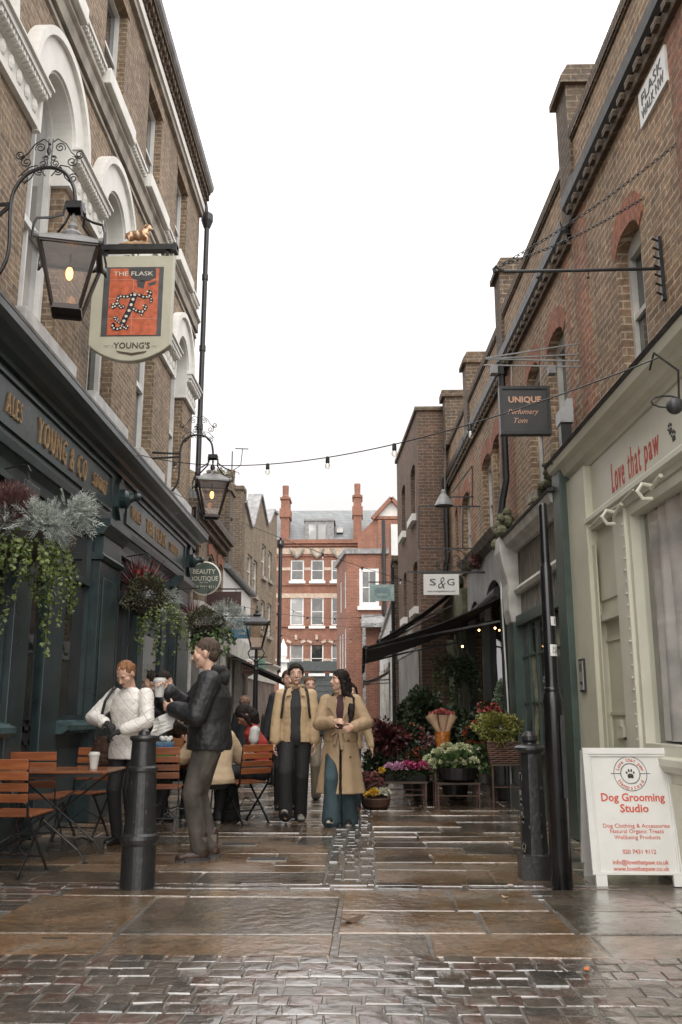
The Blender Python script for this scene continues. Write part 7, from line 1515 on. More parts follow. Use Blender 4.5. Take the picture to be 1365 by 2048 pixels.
# ------------------------------------------------------------------ people
M['skin'] = mat('fair skin', (.60,.375,.275), .5, var=.12, scale=20); M['skin2'] = mat('tanned skin', (.5,.29,.19), .5, var=.12, scale=20); M['skin3'] = mat('brown skin', (.3,.155,.095), .5, var=.12, scale=20)
M['eye'] = mat('eye white', (.5,.48,.45), .3, var=.02); M['pupil'] = mat('dark eyes', (.02,.014,.01), .3); M['lip'] = mat('lips', (.33,.11,.09), .45, var=.1); M['teeth'] = mat('teeth', (.6,.57,.52), .3, var=.02)
def cloth(name, c, var=.22, rough=.8, sc=5, **k):
    return MATS[name] if name in MATS else mat(name, c, rough, var=var, scale=sc, bump=.8, bscale=16, stretch=(1,1,.55), **k)
def hairmat(name, c):
    return MATS[name] if name in MATS else mat(name, c, .7, spec=.25, var=.55, scale=30, stretch=(3,3,.35), bump=.5, bscale=60)
def ik(a, b, l1, l2, pole):
    a, b, pole = Vector(a), Vector(b), Vector(pole); d = b-a; L_ = min(d.length, (l1+l2)*.999); d.normalize(); b = a+d*L_
    x = (l1*l1-l2*l2+L_*L_)/(2*L_); h = math.sqrt(max(0, l1*l1-x*x)); n = pole-d*pole.dot(d); n.normalize(); return a+d*x+n*h, b
def hand(mb, wr, d, side, k=1., curl=.5, r=.0088, palm=True):
    """wrist point, forearm direction, palm-side normal; palm, four bent fingers of different length, and a thumb on its side"""
    d = Vector(d).normalized(); n = Vector(side); n = (n-d*n.dot(d)).normalized(); s = d.cross(n)
    P = lambda x, y, z: Vector(wr)+(s*x+d*y+n*z)*k
    mb.ell(P(0,.05,0), (.04*k,.05*k,.016*k), rot=Matrix((s, d, n)).transposed(), nu=12, nv=8)
    mb.cap(P(0,-.01,0), P(0,.03,0), .026*k, .028*k, 10)
    for i, (x, L_) in enumerate(((-.03,.068),(-.010,.078),(.011,.072),(.03,.056))):
        p = P(x, .088-abs(x)*.2, 0); a = 0
        for j, seg in enumerate((.45,.32,.25)):
            a += curl*(.55+.12*i if j else .35+.1*i); dd = (d*math.cos(a)+n*math.sin(a)); q = p+dd*L_*seg*k; mb.cap(p, q, r*k*(1-.1*j), r*k*(.93-.1*j), 8); p = q
    p = P(-.03,.02,.005); q = p+(s*-.75+d*.65+n*.35*curl).normalized()*.035*k; mb.cap(p, q, .014*k, .0105*k, 8); q2 = q+(s*-.25+d*.9+n*.6*curl).normalized()*.032*k; mb.cap(q, q2, .0105*k, .0085*k, 8)
class Fig: pass
GPPL = 'people in the lane'
def figure(label, x, y, yaw, H=1.75, lean=0., side=0., pel=None, twist=0., head=(0,0,0), hR=(.25,.08,.85), hL=(-.25,.08,.85), poleR=(.5,-1,-.2), poleL=(-.5,-1,-.2), fR=(.1,.0), fL=(-.1,.0), kR=(0,1,0), kL=(0,1,0),
           skin='skin', vox=.008, gloves=False, curl=.5, face=True, smile=False, build=1., palmR=(-1,0,0), palmL=(1,0,0), legs=True, z0=0., footz=(0,0), footyaw=(0,0), noarm=False):
    t = local(thing('person', label, 'person', (x, y, z0), None, yaw)); F = Fig(); F.t = t; k = H/1.75; F.k = k; F.vox = vox; F.build = build
    F.p = Vector((0, 0, (.95 if pel is None else pel)*(k if pel is None else 1))); F.n = F.p+Vector((side, lean, .52))*k; F.ch = F.p+Vector((side*.6, lean*.55, .32))*k
    up = (F.n-F.p).normalized(); T = Matrix.Rotation(twist, 3, 'Z')
    F.sR = F.n+T@Vector((.168*build, -.01, -.078))*k; F.sL = F.n+T@Vector((-.168*build, -.01, -.078))*k
    F.eR, F.wR = ik(F.sR, Vector(hR)*k, .29*k, .25*k, poleR); F.eL, F.wL = ik(F.sL, Vector(hL)*k, .29*k, .25*k, poleL)
    F.hipR = F.p+Vector((.09*k, 0, -.02)); F.hipL = F.p+Vector((-.09*k, 0, -.02))
    F.aR = Vector((fR[0]*k, fR[1]*k, .085*k+footz[0])); F.aL = Vector((fL[0]*k, fL[1]*k, .085*k+footz[1]))
    F.kR, F.aR = ik(F.hipR, F.aR, .44*k, .43*k, kR); F.kL, F.aL = ik(F.hipL, F.aL, .44*k, .43*k, kL)
    HM = (Matrix.Rotation(head[0], 3, 'Z')@Matrix.Rotation(head[1], 3, 'X')@Matrix.Rotation(head[2], 3, 'Y')); F.HM = HM
    F.h = F.n+up*.052*k+HM@Vector((0,.025,.108))*k; kh = k*1.09; hd = lambda a, b, c: F.h+HM@Vector((a, b, c))*kh; F.hd = hd; k_ = k; k = kh
    mb = MB()
    mb.ell(hd(0,-.012,.03), (.074*k,.092*k,.088*k), rot=HM, nu=18, nv=14); mb.ell(hd(0,.02,-.035), (.058*k,.066*k,.07*k), rot=HM, nu=16, nv=12); mb.ell(hd(0,.055,-.082), (.026*k,.024*k,.022*k), rot=HM)
    mb.ell(hd(0,.07,-.0), (.05*k,.018*k,.05*k), rot=HM); mb.cap(hd(0,.083,.012), hd(0,.103,-.022), .008*k, .0125*k, 8); mb.ell(hd(0,.09,-.028), (.017*k,.012*k,.009*k), rot=HM, nu=8, nv=6)
    for sx in (-1, 1): mb.ell(hd(sx*.045,.05,-.02), (.022*k,.024*k,.026*k), rot=HM); mb.ell(hd(sx*.077,-.008,-.003), (.008*k,.018*k,.03*k), rot=HM, nu=8, nv=8); mb.ell(hd(sx*.03,.078,.027), (.02*k,.008*k,.007*k), rot=HM, nu=8, nv=6)
    k = k_
    mb.cap(F.n+Vector((0,-.01,-.02)), hd(0,-.02,-.05), .058*k*(.9+.1*build), .052*k, 14)
    mb.loft([(F.p.x,F.p.y,F.p.z-.08*k,.12*k,.09*k),(F.p.x,F.p.y,F.p.z+.05*k,.13*k,.09*k),(F.ch.x,F.ch.y,F.ch.z,.13*k,.09*k),(F.n.x,F.n.y,F.n.z-.07*k,.13*k,.07*k),(F.n.x,F.n.y,F.n.z,.05*k,.05*k)], 16)
    if not noarm:
        for s, e, w_ in ((F.sR, F.eR, F.wR), (F.sL, F.eL, F.wL)): mb.cap(s, e, .042*k, .036*k); mb.cap(e, w_, .034*k, .024*k)
        hm = mb if not gloves else MB()
        hand(hm, F.wR, F.wR-F.eR, palmR, k*(1.1 if gloves else 1), curl, .0088 if not gloves else .0105); hand(hm, F.wL, F.wL-F.eL, palmL, k*(1.1 if gloves else 1), curl, .0088 if not gloves else .0105)
    for h, kn, a in ((F.hipR, F.kR, F.aR), (F.hipL, F.kL, F.aL)): mb.cap(h, kn, .065*k, .045*k); mb.cap(kn, a, .043*k, .03*k); mb.cap(a, a+Vector((0,.06,-.05))*k, .03*k, .025*k)
    blob('body', mb, M[skin], t, min(vox, .0065) if vox <= .008 else vox, 2, fac=.4)
    if gloves and not noarm: blob('gloves', hm, cloth('black knit', (.012,.012,.013)), t, .006, 1)
    if face:
        e_ = MB(); pu = MB(); br = MB()
        for sx in (-1, 1):
            e_.ell(hd(sx*.03,.0785,.008), (.0105*k,.006*k,.0048*k), rot=HM, nu=10, nv=6); pu.ell(hd(sx*.03,.083,.008), (.0062*k,.0035*k,.0055*k), rot=HM, nu=8, nv=6); br.tube([hd(sx*.014,.088,.026), hd(sx*.03,.088,.031), hd(sx*.046,.076,.026)], .004*k, 6)
        e_.build('eyes', M['eye'], t, smooth=True); pu.build('irises', M['pupil'], t, smooth=True); br.build('eyebrows', M['pupil'], t)
        lp = MB(); 
        if smile: lp.tube([hd(-.03,.072,-.043), hd(-.016,.085,-.056), hd(0,.089,-.06), hd(.016,.085,-.056), hd(.03,.072,-.043)], .0045*k, 6); te = MB(); te.tube([hd(-.024,.078,-.045), hd(-.01,.087,-.05), hd(.01,.087,-.05), hd(.024,.078,-.045)], .0052*k, 6); te.build('teeth', M['teeth'], t)
        else: lp.tube([hd(-.022,.077,-.051), hd(0,.088,-.052), hd(.022,.077,-.051)], .005*k, 6)
        lp.build('lips', M['lip'], t)
    return F
def top(F, m_, bulk=.02, hem=-.06, sleeve=1., open_=0., name='jacket', disp=.009, collar=0., bell=0., cuff=.0, neck=.06, vox=None, arms=True, dsize=.09):
    k = F.k; b = F.build; p, c, n = F.p, F.ch, F.n; hz = hem*k; lerp = lambda a, b_, t_: a.lerp(b_, t_)
    e = p+Vector((0, 0, hz)); w = lerp(p, c, .35)
    rg = [(e.x, e.y, e.z, (.155*b+bulk+bell)*k, (.115*b+bulk+bell*.8)*k), (e.x, e.y, e.z+.05*k, (.158*b+bulk+bell)*k, (.118*b+bulk+bell*.8)*k), (w.x, w.y, w.z, (.148*b+bulk)*k, (.11*b+bulk)*k), (c.x, c.y, c.z, (.168*b+bulk)*k, (.118*b+bulk)*k), (n.x, n.y-.005, n.z-.11*k, (.165*b+bulk*.6)*k, (.1*b+bulk*.6)*k), (n.x, n.y, n.z-.045*k, (.125*b)*k, .078*k), (n.x, n.y, n.z+.005*k, neck*k, neck*k)]
    mb = MB()
    if open_: mb.loft(rg, 40, math.pi/2+open_, math.pi*2.5-open_, .028*k)
    else: mb.loft(rg, 24)
    if arms:
        for s, e_, w_ in ((F.sR, F.eR, F.wR), (F.sL, F.eL, F.wL)):
            mb.cap(s, e_, (.056*b+bulk*.75)*k, (.047*b+bulk*.7)*k, 14); q = e_.lerp(w_, sleeve*.93) if sleeve > 0 else None
            if sleeve > 0: mb.cap(e_, q, (.047*b+bulk*.7)*k, (.034*b+bulk*.55+cuff)*k, 14)
    if collar:
        for i in range(17):
            a = math.pi/2+.45+(2*math.pi-.9)*i/16; 
            mb.ell(n+Vector((math.cos(a)*.075*k, math.sin(a)*.07*k, .015*k+collar*.3)), (.022*k, .022*k, collar*.5*k), nu=8, nv=6)
    return blob(name, mb, m_, F.t, vox or max(F.vox, .009), 2, disp, dsize)
def trousers(F, m_, r=(.088,.066,.062,.055), name='trousers', flare=0., disp=.008, low=.0, waist=.1):
    k = F.k; mb = MB(); p = F.p; b = F.build; mb.loft([(p.x,p.y,p.z-.12*k,.13*b*k,.1*b*k),(p.x,p.y,p.z-.05*k,.165*b*k,.125*b*k),(p.x,p.y,p.z+waist*k,.15*b*k,.112*b*k)], 20)
    for h, kn, a in ((F.hipR, F.kR, F.aR), (F.hipL, F.kL, F.aL)):
        mb.cap(h+Vector((0,0,-.02)), kn, r[0]*b*k, r[1]*k, 14); e = a+(a-kn).normalized()*(.03-low)*k; m2 = kn.lerp(e, .5); mb.cap(kn, m2, r[1]*k, r[2]*k, 14); mb.cap(m2, e, r[2]*k, (r[3]+flare)*k, 14)
    return blob(name, mb, m_, F.t, max(F.vox, .009), 2, disp, .09)
def shoes(F, m_, sole=None, toes=((0,1),(0,1)), pitch=(0,0), high=0., L_=.27):
    k = F.k
    for i, (a, sd) in enumerate(((F.aR, toes[0]), (F.aL, toes[1]))):
        d = Vector((sd[0], sd[1], 0)).normalized(); P_ = Matrix.Rotation(0, 3, 'Z'); s = Vector((d.y, -d.x, 0)); pt = pitch[i]; dd = d*math.cos(pt)+Vector((0,0,math.sin(pt))); u = Vector((0,0,1))*math.cos(pt)-d*math.sin(pt)
        M3 = Matrix((s, dd, u)).transposed(); q = lambda y, z: a+(dd*y+u*(z-.085))*k; mb = MB()
        mb.ell(q(-.03,.05), (.04*k,.05*k,.045*k), rot=M3); mb.cap(q(-.0,.045), q(.10,.034), .042*k, .036*k, 12); mb.ell(q(.13,.03), (.044*k,.06*k,.03*k), rot=M3); mb.cap(q(-.02,.07), q(-.02,.1+high), .042*k, .043*k, 12)
        sh = blob('shoe', mb, m_, F.t, .007, 1)
        so_ = MB(); n = 16; pts = [(q(.05+.14*math.cos(2*math.pi*j/n), 0)+s*(.043*k*math.sin(2*math.pi*j/n)*(1 if math.cos(2*math.pi*j/n) > 0 else .85))) for j in range(n)]; so_.add([p_ for p_ in pts]+[p_+u*.024*k for p_ in pts], [tuple(range(n))[::-1], tuple(range(n,2*n))]+[(j,(j+1)%n,n+(j+1)%n,n+j) for j in range(n)]); so_.build('sole', sole or M['gloss'], sh)
def hair(F, m_, style='short', name='hair', disp=.018):
    k = F.k*1.09; hd = F.hd; mb = MB(); HM = F.HM
    if style in ('short', 'messy'):
        mb.ell(hd(0,-.022,.048), (.08*k,.094*k,.084*k), rot=HM, nu=16, nv=12); mb.ell(hd(0,-.055,-.0), (.07*k,.055*k,.07*k), rot=HM)
        if style == 'messy':
            for i in range(9): a = -1+2*i/8; mb.ell(hd(a*.06,.055-abs(a)*.03,.082-abs(a)*.022), (.024*k,.03*k,.022*k), rot=HM, nu=8, nv=6)
            for sx in (-1, 1): mb.ell(hd(sx*.072,.012,.025), (.014*k,.03*k,.035*k), rot=HM, nu=8, nv=6)
    elif style == 'tied':
        mb.ell(hd(0,-.02,.04), (.079*k,.093*k,.084*k), rot=HM, nu=16, nv=12); mb.ell(hd(0,-.05,-.01), (.07*k,.055*k,.06*k), rot=HM); mb.ell(hd(0,-.12,.0), (.035*k,.035*k,.04*k), rot=HM)
    elif style == 'long':
        mb.ell(hd(0,-.018,.045), (.083*k,.096*k,.086*k), rot=HM, nu=16, nv=12)
        for sx in (-1, 1):
            if sx > 0: mb.tube([hd(.062,.03,.06), hd(.082,-.0,-.02), hd(.086,-.02,-.11), F.n+Vector((.1,-.04,-.06))*k], [.024*k,.03*k,.034*k,.02*k], 10); continue
            P = [hd(sx*.062,.03,.06), hd(sx*.082,-.0,-.02), hd(sx*.09,-.02,-.12), F.n+Vector((sx*.115,.06,-.04))*k, F.n+Vector((sx*.125,.155,-.17))*k, F.n+Vector((sx*.115,.185,-.34))*k]; mb.tube(P, [.024*k,.032*k,.038*k,.042*k,.038*k,.012*k], 10)
        P = [hd(0,-.06,.03), hd(0,-.085,-.08), F.n+Vector((0,-.1,-.05))*k, F.n+Vector((.0,-.12,-.28))*k, F.n+Vector((0,-.1,-.4))*k]; mb.tube(P, [.07*k,.075*k,.085*k,.08*k,.03*k], 12)
    elif style == 'bob':
        mb.ell(hd(0,-.018,.045), (.086*k,.1*k,.088*k), rot=HM, nu=16, nv=12); mb.tube([hd(0,-.05,.02), hd(0,-.06,-.07), hd(.0,-.03,-.17)], [.08*k,.09*k,.05*k], 12)
        for sx in (-1, 1): mb.tube([hd(sx*.06,.04,.06), hd(sx*.082,.01,-.02), hd(sx*.08,.03,-.13)], [.02*k,.028*k,.02*k], 8)
    return blob(name, mb, m_, F.t, max(.006, F.vox*.8), 1, disp, .022)
PI = math.pi
# --- man in black jacket, profile to the left, holding a cup
g_ = gnd(412, 1718)
F = figure('tall man in profile in a black padded jacket holding a paper cup beside the tables', g_.x, g_.y, PI/2+.12, H=1.86, lean=.02, head=(-.05,-.1,0), hR=(.05,.36,1.33), hL=(-.12,.30,1.18), poleR=(.6,-.3,-1), poleL=(-.6,-.3,-1), fR=(.1,-.03), fL=(-.08,.05), vox=.007, curl=1.1, build=1.16, palmR=(-1,.2,0), palmL=(1,.2,.2))
trousers(F, cloth('grey brown denim', (.085,.073,.062), .45, sc=9), (.106,.082,.074,.066), name='jeans', disp=.014, low=.04)
top(F, cloth('black quilted nylon', (.016,.0165,.018), .2, rough=.55), .05, -.1, disp=.017, cuff=.0, name='padded_jacket', bell=.0, dsize=.07)
mb = MB(); k = F.k
for i in range(20): a = 2*PI*i/20; mb.ell(F.n+Vector((math.cos(a)*.10, math.sin(a)*.085-.035, .0+(.035 if math.sin(a) < 0 else -.02)))*1.0, (.045,.045,.04), nu=8, nv=6)
mb.ell(F.n+Vector((0,-.12,-.03)), (.1,.07,.09)); blob('hood', mb, cloth('black hood fleece', (.022,.022,.022)), F.t, .009, 2, .018, .05)
shoes(F, cloth('brown leather', (.045,.022,.014), .3, rough=.4), M['dark'], toes=((.1,1),(-.15,1)), high=.09)
mb = MB(); mb.tube([F.aL+Vector((0,0,.035)), F.aL+Vector((0,0,.1))], [.062,.064], 14); mb.tube([F.aR+Vector((0,0,.035)), F.aR+Vector((0,0,.1))], [.062,.064], 14); mb.build('turned_cuffs', cloth('pale denim cuff', (.17,.15,.13)), F.t)
hair(F, hairmat('greying brown hair', (.085,.06,.045)), 'short', disp=.008)
Wm = Matrix.Translation(F.t.location)@Matrix.Rotation(F.t.rotation_euler.z, 4, 'Z')
cpos = Wm@(F.wR+Vector((-.04,.07,-.0))); t = thing('paper_cup', 'white takeaway cup held up by the man in the black jacket', 'cup', tuple(cpos)); cup(t, cpos+Vector((0,0,-.06)), 1.25)
cpos = Wm@(F.wL+Vector((.02,.08,-.05))); t = thing('paper_sheet', 'crumpled white paper bag held by the man in the black jacket', 'paper', tuple(cpos)); mb = MB()
vs = [(cpos.x+a*.1+.02*math.sin(b*5), cpos.y+.03*math.sin(a*4+b*3), cpos.z-b*.17+a*.05) for b in [j/5 for j in range(6)] for a in (-1,-.4,.3,1)]; vs2 = [(x, y+.012, z) for x, y, z in vs]; n_ = len(vs); fq = [(j*4+i, j*4+i+1, (j+1)*4+i+1, (j+1)*4+i) for j in range(5) for i in range(3)]
mb.add(vs+vs2, fq+[tuple(n_+i for i in f)[::-1] for f in fq]); mb.build('sheet', M['cupw'], t)
# --- woman in white quilted jacket
g_ = gnd(222, 1690)
F = figure('woman in a white quilted jacket looking down at her black gloved hands', g_.x+.12, g_.y+.05, PI-.25, H=1.74, lean=.05, head=(-.1,-.62,0), hR=(.12,.27,1.13), hL=(-.07,.30,1.06), poleR=(1,-.15,-.25), poleL=(-1,-.2,-.35), fR=(.09,0), fL=(-.1,.05), vox=.007, gloves=True, curl=.9, palmR=(-.3,0,-1), palmL=(.3,0,-1))
trousers(F, cloth('black trousers', (.012,.012,.013)), (.09,.07,.062,.052))
mmq, tq, bq = newmat('white quilted nylon'); bq.inputs['Roughness'].default_value = .45; bq.inputs['Base Color'].default_value = (.68,.65,.6,1)
tc = N(tq, 'ShaderNodeTexCoord'); mp = N(tq, 'ShaderNodeMapping'); mp.inputs['Rotation'].default_value = (0, R(45), 0); mp.inputs['Scale'].default_value = (1,0,1); tq.links.new(tc.outputs['Object'], mp.inputs[0])
bt_ = N(tq, 'ShaderNodeTexBrick', offset=0.); bt_.inputs['Scale'].default_value = 1; bt_.inputs['Brick Width'].default_value = .085; bt_.inputs['Row Height'].default_value = .085; bt_.inputs['Mortar Size'].default_value = .007; bt_.inputs['Mortar Smooth'].default_value = 1.
sw2 = N(tq, 'ShaderNodeSeparateXYZ'); cb2 = N(tq, 'ShaderNodeCombineXYZ'); tq.links.new(mp.outputs[0], sw2.inputs[0]); tq.links.new(sw2.outputs[0], cb2.inputs[0]); tq.links.new(sw2.outputs[2], cb2.inputs[1]); tq.links.new(cb2.outputs[0], bt_.inputs['Vector'])
bp = N(tq, 'ShaderNodeBump', Strength=.45, Distance=.012, invert=True); tq.links.new(bt_.outputs['Fac'], bp.inputs['Height']); tq.links.new(bp.outputs[0], bq.inputs['Normal'])
top(F, mmq, .035, -.16, sleeve=.92, disp=.012, name='quilted_jacket', bell=.02, cuff=.006, dsize=.06)
mb = MB(); mb.tube([F.hd(0,0,0)*0+F.n+Vector((.12,.12,-.02)), F.n+Vector((.145,.05,.0)), F.n+Vector((.16,-.07,-.05)), F.n+Vector((.19,-.12,-.3)), F.p+Vector((.24,-.05,.1))], .013, 8); mb.tube([F.n+Vector((.12,.12,-.02)), F.n+Vector((.17,.165,-.13)), F.n+Vector((.2,.16,-.26))], .014, 8); mb.build('bag_strap', M['black'], F.t)
shoes(F, cloth('black boots', (.012,.012,.012), rough=.35), toes=((.1,1),(-.2,1)), high=.08)
hair(F, hairmat('auburn blonde hair', (.25,.12,.055)), 'tied', disp=.008)
Wm = Matrix.Translation(F.t.location)@Matrix.Rotation(F.t.rotation_euler.z, 4, 'Z'); bpz = Wm@Vector((.3,-.08,.86))
t = thing('shoulder_bag', 'dark brown woolly shoulder bag behind the woman in white', 'bag', tuple(bpz)); mb = MB(); mb.ell(bpz, (.15,.1,.14)); mb.ell(bpz+Vector((0,0,-.05)), (.17,.1,.12)); mb.tube([bpz+Vector((-.12,0,.08)), bpz+Vector((0,0,.26)), bpz+Vector((.12,0,.08))], .014, 8); blob('woolly_body', mb, cloth('brown fleece', (.07,.035,.022), .5, sc=30), t, .01, 1, .03, .02, world=True)
# --- couple walking towards the camera
g_ = gnd(590, 1642)
F = figure('smiling young man in an open tan jacket and dark shirt walking towards the camera', g_.x, g_.y, PI+.05, H=1.79, lean=.01, head=(.06,.02,.04), hR=(.24,.1,.86), hL=(-.22,.1,.86), poleR=(1,-.9,0), poleL=(-1,-.9,0), fR=(.1,.16), fL=(-.06,-.1), kR=(0.1,1,0), vox=.007, smile=True, curl=.7, build=1.0, footz=(.03,0))
trousers(F, cloth('charcoal trousers', (.014,.014,.015)), (.1,.082,.078,.08), disp=.009)
top(F, cloth('dark knit shirt', (.028,.03,.032)), .006, -.03, name='shirt', disp=.006, arms=False, neck=.058)
top(F, cloth('tan cotton', (.50,.36,.21), .15, sc=3), .038, -.08, sleeve=.96, open_=.32, disp=.014, name='tan_jacket', collar=.05, cuff=.008, dsize=.07)
mb = MB()
for sx in (-1, 1):
    mb.fpoly(lambda s, o, z: (s, .1+o+F.n.y-(z-F.n.z)*.35*1, z), [(sx*.045,F.n.z+.02),(sx*.1,F.n.z+.0),(sx*.12,F.n.z-.09),(sx*.06,F.n.z-.075)], 0, .014)
mb.build('jacket_collar', cloth('tan cotton', 0), F.t, bevel=.003)
mb = MB()
for sx in (-1, 1): mb.tube([F.n+Vector((sx*.11,-.05,.0)), F.n+Vector((sx*.13,.05,-.02)), F.n+Vector((sx*.145,.125,-.1)), F.n+Vector((sx*.155,.155,-.22)), F.n+Vector((sx*.17,.12,-.34))], .014, 8)
mb.ell(F.n+Vector((0,-.2,-.22)), (.15,.09,.2)); mb.build('backpack', cloth('black webbing', (.02,.016,.014)), F.t)
shoes(F, cloth('pale grey trainers', (.26,.25,.22), .3, sc=25), cloth('black sole', (.015,.015,.015)), toes=((.05,1),(-.1,1)), pitch=(.45,0)); hair(F, hairmat('dark brown hair', (.022,.014,.01)), 'messy')
g_ = gnd(675, 1650)
F = figure('long-haired woman in a belted beige trench coat turning to smile at her companion', g_.x+.04, g_.y, PI-.05, H=1.70, lean=.01, head=(-1.0,.06,0), hR=(.06,.27,1.16), hL=(-.16,.27,1.1), poleR=(1,-.5,-.7), poleL=(-1,-.5,-.7), fR=(.1,.12), fL=(-.09,-.06), vox=.007, smile=True, curl=1., palmR=(-1,0,-.3), palmL=(1,0,-.3), footz=(.02,0))
trousers(F, cloth('blue green denim', (.04,.068,.078), .4), (.09,.085,.09,.1), flare=.015, name='wide_jeans', disp=.01)
top(F, cloth('maroon jumper', (.05,.02,.024)), .004, .0, name='jumper', disp=.006, arms=False, neck=.058)
tr = cloth('beige gabardine', (.37,.26,.155), .15, sc=3); top(F, tr, .045, -.02, sleeve=.9, open_=.22, disp=.013, name='trench_coat', collar=.05, cuff=.012, dsize=.07)
mb = MB(); p = F.p; mb.loft([(p.x,p.y+.01,p.z-.58,.275,.22,.05,7),(p.x,p.y+.01,p.z-.35,.235,.19,.045,7),(p.x,p.y,p.z-.1,.205,.165,.03,7),(p.x,p.y,p.z+.1,.16,.125,.01,7)], 60, PI/2+.1, PI*2.5-.02, .025); blob('coat_skirt', mb, tr, F.t, .009, 2, .008, .09)
mb = MB(); mb.loft([(p.x,p.y,p.z+.07,.185,.15),(p.x,p.y,p.z+.12,.185,.15)], 30, 0, 2*PI, .02); mb.bar((.03,.16,p.z+.1),(.1,.19,p.z+.06),.045,.02); mb.bar((.0,.165,p.z+.1),(-.03,.19,p.z-.1),.035,.012); mb.bar((.03,.165,p.z+.1),(.06,.2,p.z-.05),.035,.012)
mb.build('belt', tr, F.t, bevel=.003); mb = MB()
for x, z in ((-.12,-.18),(.15,-.18),(-.1,.0)): mb.ell((x,.19,p.z+z), (.012,.008,.012), nu=8, nv=6)
mb.build('buttons', M['pupil'], F.t)
mb = MB()
for sx in (-1, 1): mb.fpoly(lambda s, o, z: (s, .15+o+(F.n.z-.15-z)*.1, z), [(sx*.03,F.n.z-.3),(sx*.06,F.n.z-.02),(sx*.14,F.n.z-.04),(sx*.155,F.n.z-.14),(sx*.11,F.n.z-.16)], 0, .014)
mb.build('lapels', tr, F.t, bevel=.003)
shoes(F, cloth('black canvas', (.014,.014,.014)), cloth('white rubber', (.5,.48,.44)), toes=((.1,1),(.0,1)), pitch=(.2,0)); hair(F, hairmat('very dark hair', (.016,.010,.009)), 'long', disp=.02)
# --- people behind the couple
g_ = gnd(566, 1590)
F = figure('man in a dark coat half hidden behind the tan jacket, carrying a water bottle', aty(575,1500,12.4).x, 12.4, PI, H=1.78, head=(.3,0,0), hR=(.3,.1,.82), vox=.012, fR=(.1,.1))
trousers(F, cloth('black trousers', 0)); top(F, cloth('dark navy coat', (.015,.016,.02)), .05, -.2, name='coat', bell=.03); shoes(F, cloth('black boots', 0)); hair(F, hairmat('brown hair', (.07,.04,.025)), 'short')
Wm = Matrix.Translation(F.t.location)@Matrix.Rotation(F.t.rotation_euler.z, 4, 'Z'); c = Wm@(F.wR+Vector((.0,.05,-.1)))
t = thing('water_bottle', 'clear plastic water bottle carried low by the man in the dark coat', 'bottle', tuple(c)); mb = MB(); mb.lathe([(.035,-.32),(.042,-.3),(.04,-.2),(.043,-.12),(.04,-.06),(.018,.0),(.018,.03)], c, 16); mb.build('bottle_body', mat('clear plastic', (.4,.42,.42), .15), t); mb = MB(); mb.lathe([(.02,.03),(.02,.05)], c, 12); mb.build('cap', M['white'], t); mb = MB(); mb.lathe([(.044,-.2),(.0445,-.13)], c, 16); mb.build('label', M['cream'], t)
F = figure('fair-haired man in cream trousers just visible over the shoulder of the smiling man', aty(623,1500,13.6).x-.03, 13.6, PI, H=1.74, head=(.2,0,0), vox=.012, fR=(.12,.1), fL=(-.1,-.1), hR=(.2,.15,.9))
trousers(F, cloth('cream trousers', (.32,.28,.2)), (.1,.08,.075,.075)); top(F, cloth('grey jumper', (.06,.06,.062)), .03, -.06, name='jumper'); shoes(F, cloth('dark trainers', (.03,.03,.03))); hair(F, hairmat('light brown hair', (.16,.08,.04)), 'short')
F = figure('person in a light tan jacket behind the right shoulder of the trench coat', aty(699,1500,11.9).x, 11.9, PI-.1, H=1.6, head=(.5,0,0), vox=.012, hL=(-.34,.05,.78), fR=(.1,.15), fL=(-.1,-.1))
trousers(F, cloth('blue green denim', 0)); top(F, cloth('light tan jacket', (.48,.35,.21)), .03, -.1, name='jacket'); shoes(F, cloth('red brown leather', (.13,.05,.03), rough=.35)); hair(F, hairmat('very dark hair', 0), 'long')
F = figure('person in a black coat and olive bag walking away far behind the couple', aty(546,1500,16.4).x, 16.4, -.2, H=1.46, face=False, vox=.014, fR=(.1,-.15), fL=(-.08,.1))
trousers(F, cloth('black trousers', 0)); top(F, cloth('olive jacket', (.05,.045,.03)), .05, -.2, name='coat'); shoes(F, cloth('black boots', 0)); hair(F, hairmat('brown hair', 0), 'short')
F = figure('person with a leopard-print woolly hat beside the lamp post', aty(489,1450,17.).x, 17., .4, H=1.5, face=False, vox=.014); trousers(F, cloth('black trousers', 0)); top(F, cloth('dark navy coat', 0), .05, -.3, name='coat', bell=.02)
mb = MB(); mb.ell(F.hd(0,-.01,.05), (.105,.115,.1), rot=F.HM); mb.ell(F.hd(0,-.01,.13), (.06,.06,.04)); blob('leopard_hat', mb, mat('leopard knit', (.35,.2,.14), .9, scale=22, col2=(.05,.03,.025)), F.t, .012, 1, .02, .02); shoes(F, cloth('black boots', 0))
# --- by the pub wall
Yp = 10.9
F = figure('man in a black hooded jacket with a cigarette, standing sideways behind the woman in white', aty(318,1500,Yp).x, Yp, -PI/2+.5, H=1.70, head=(-.0,-.1,0), vox=.009, hR=(.05,.3,1.05), hL=(-.1,.28,1.0), poleR=(.5,-.3,-1), poleL=(-.5,-.3,-1))
trousers(F, cloth('black trousers', 0)); top(F, cloth('black leather look', (.014,.013,.012), rough=.4), .045, -.12, name='hooded_jacket', disp=.02); hair(F, hairmat('dark brown hair', 0), 'short'); shoes(F, cloth('black boots', 0))
mb = MB(); 
for i in range(16): a = 2*PI*i/16; mb.ell(F.n+Vector((math.cos(a)*.08, math.sin(a)*.08-.03, .03)), (.035,.035,.04), nu=7, nv=5)
blob('hood', mb, cloth('black hood fleece', 0), F.t, .011, 1, .01, .05); mb = MB(); mb.tube([F.hd(.0,.085,-.055), F.hd(.01,.16,-.075)], .0045, 6); mb.build('cigarette', M['white'], F.t)
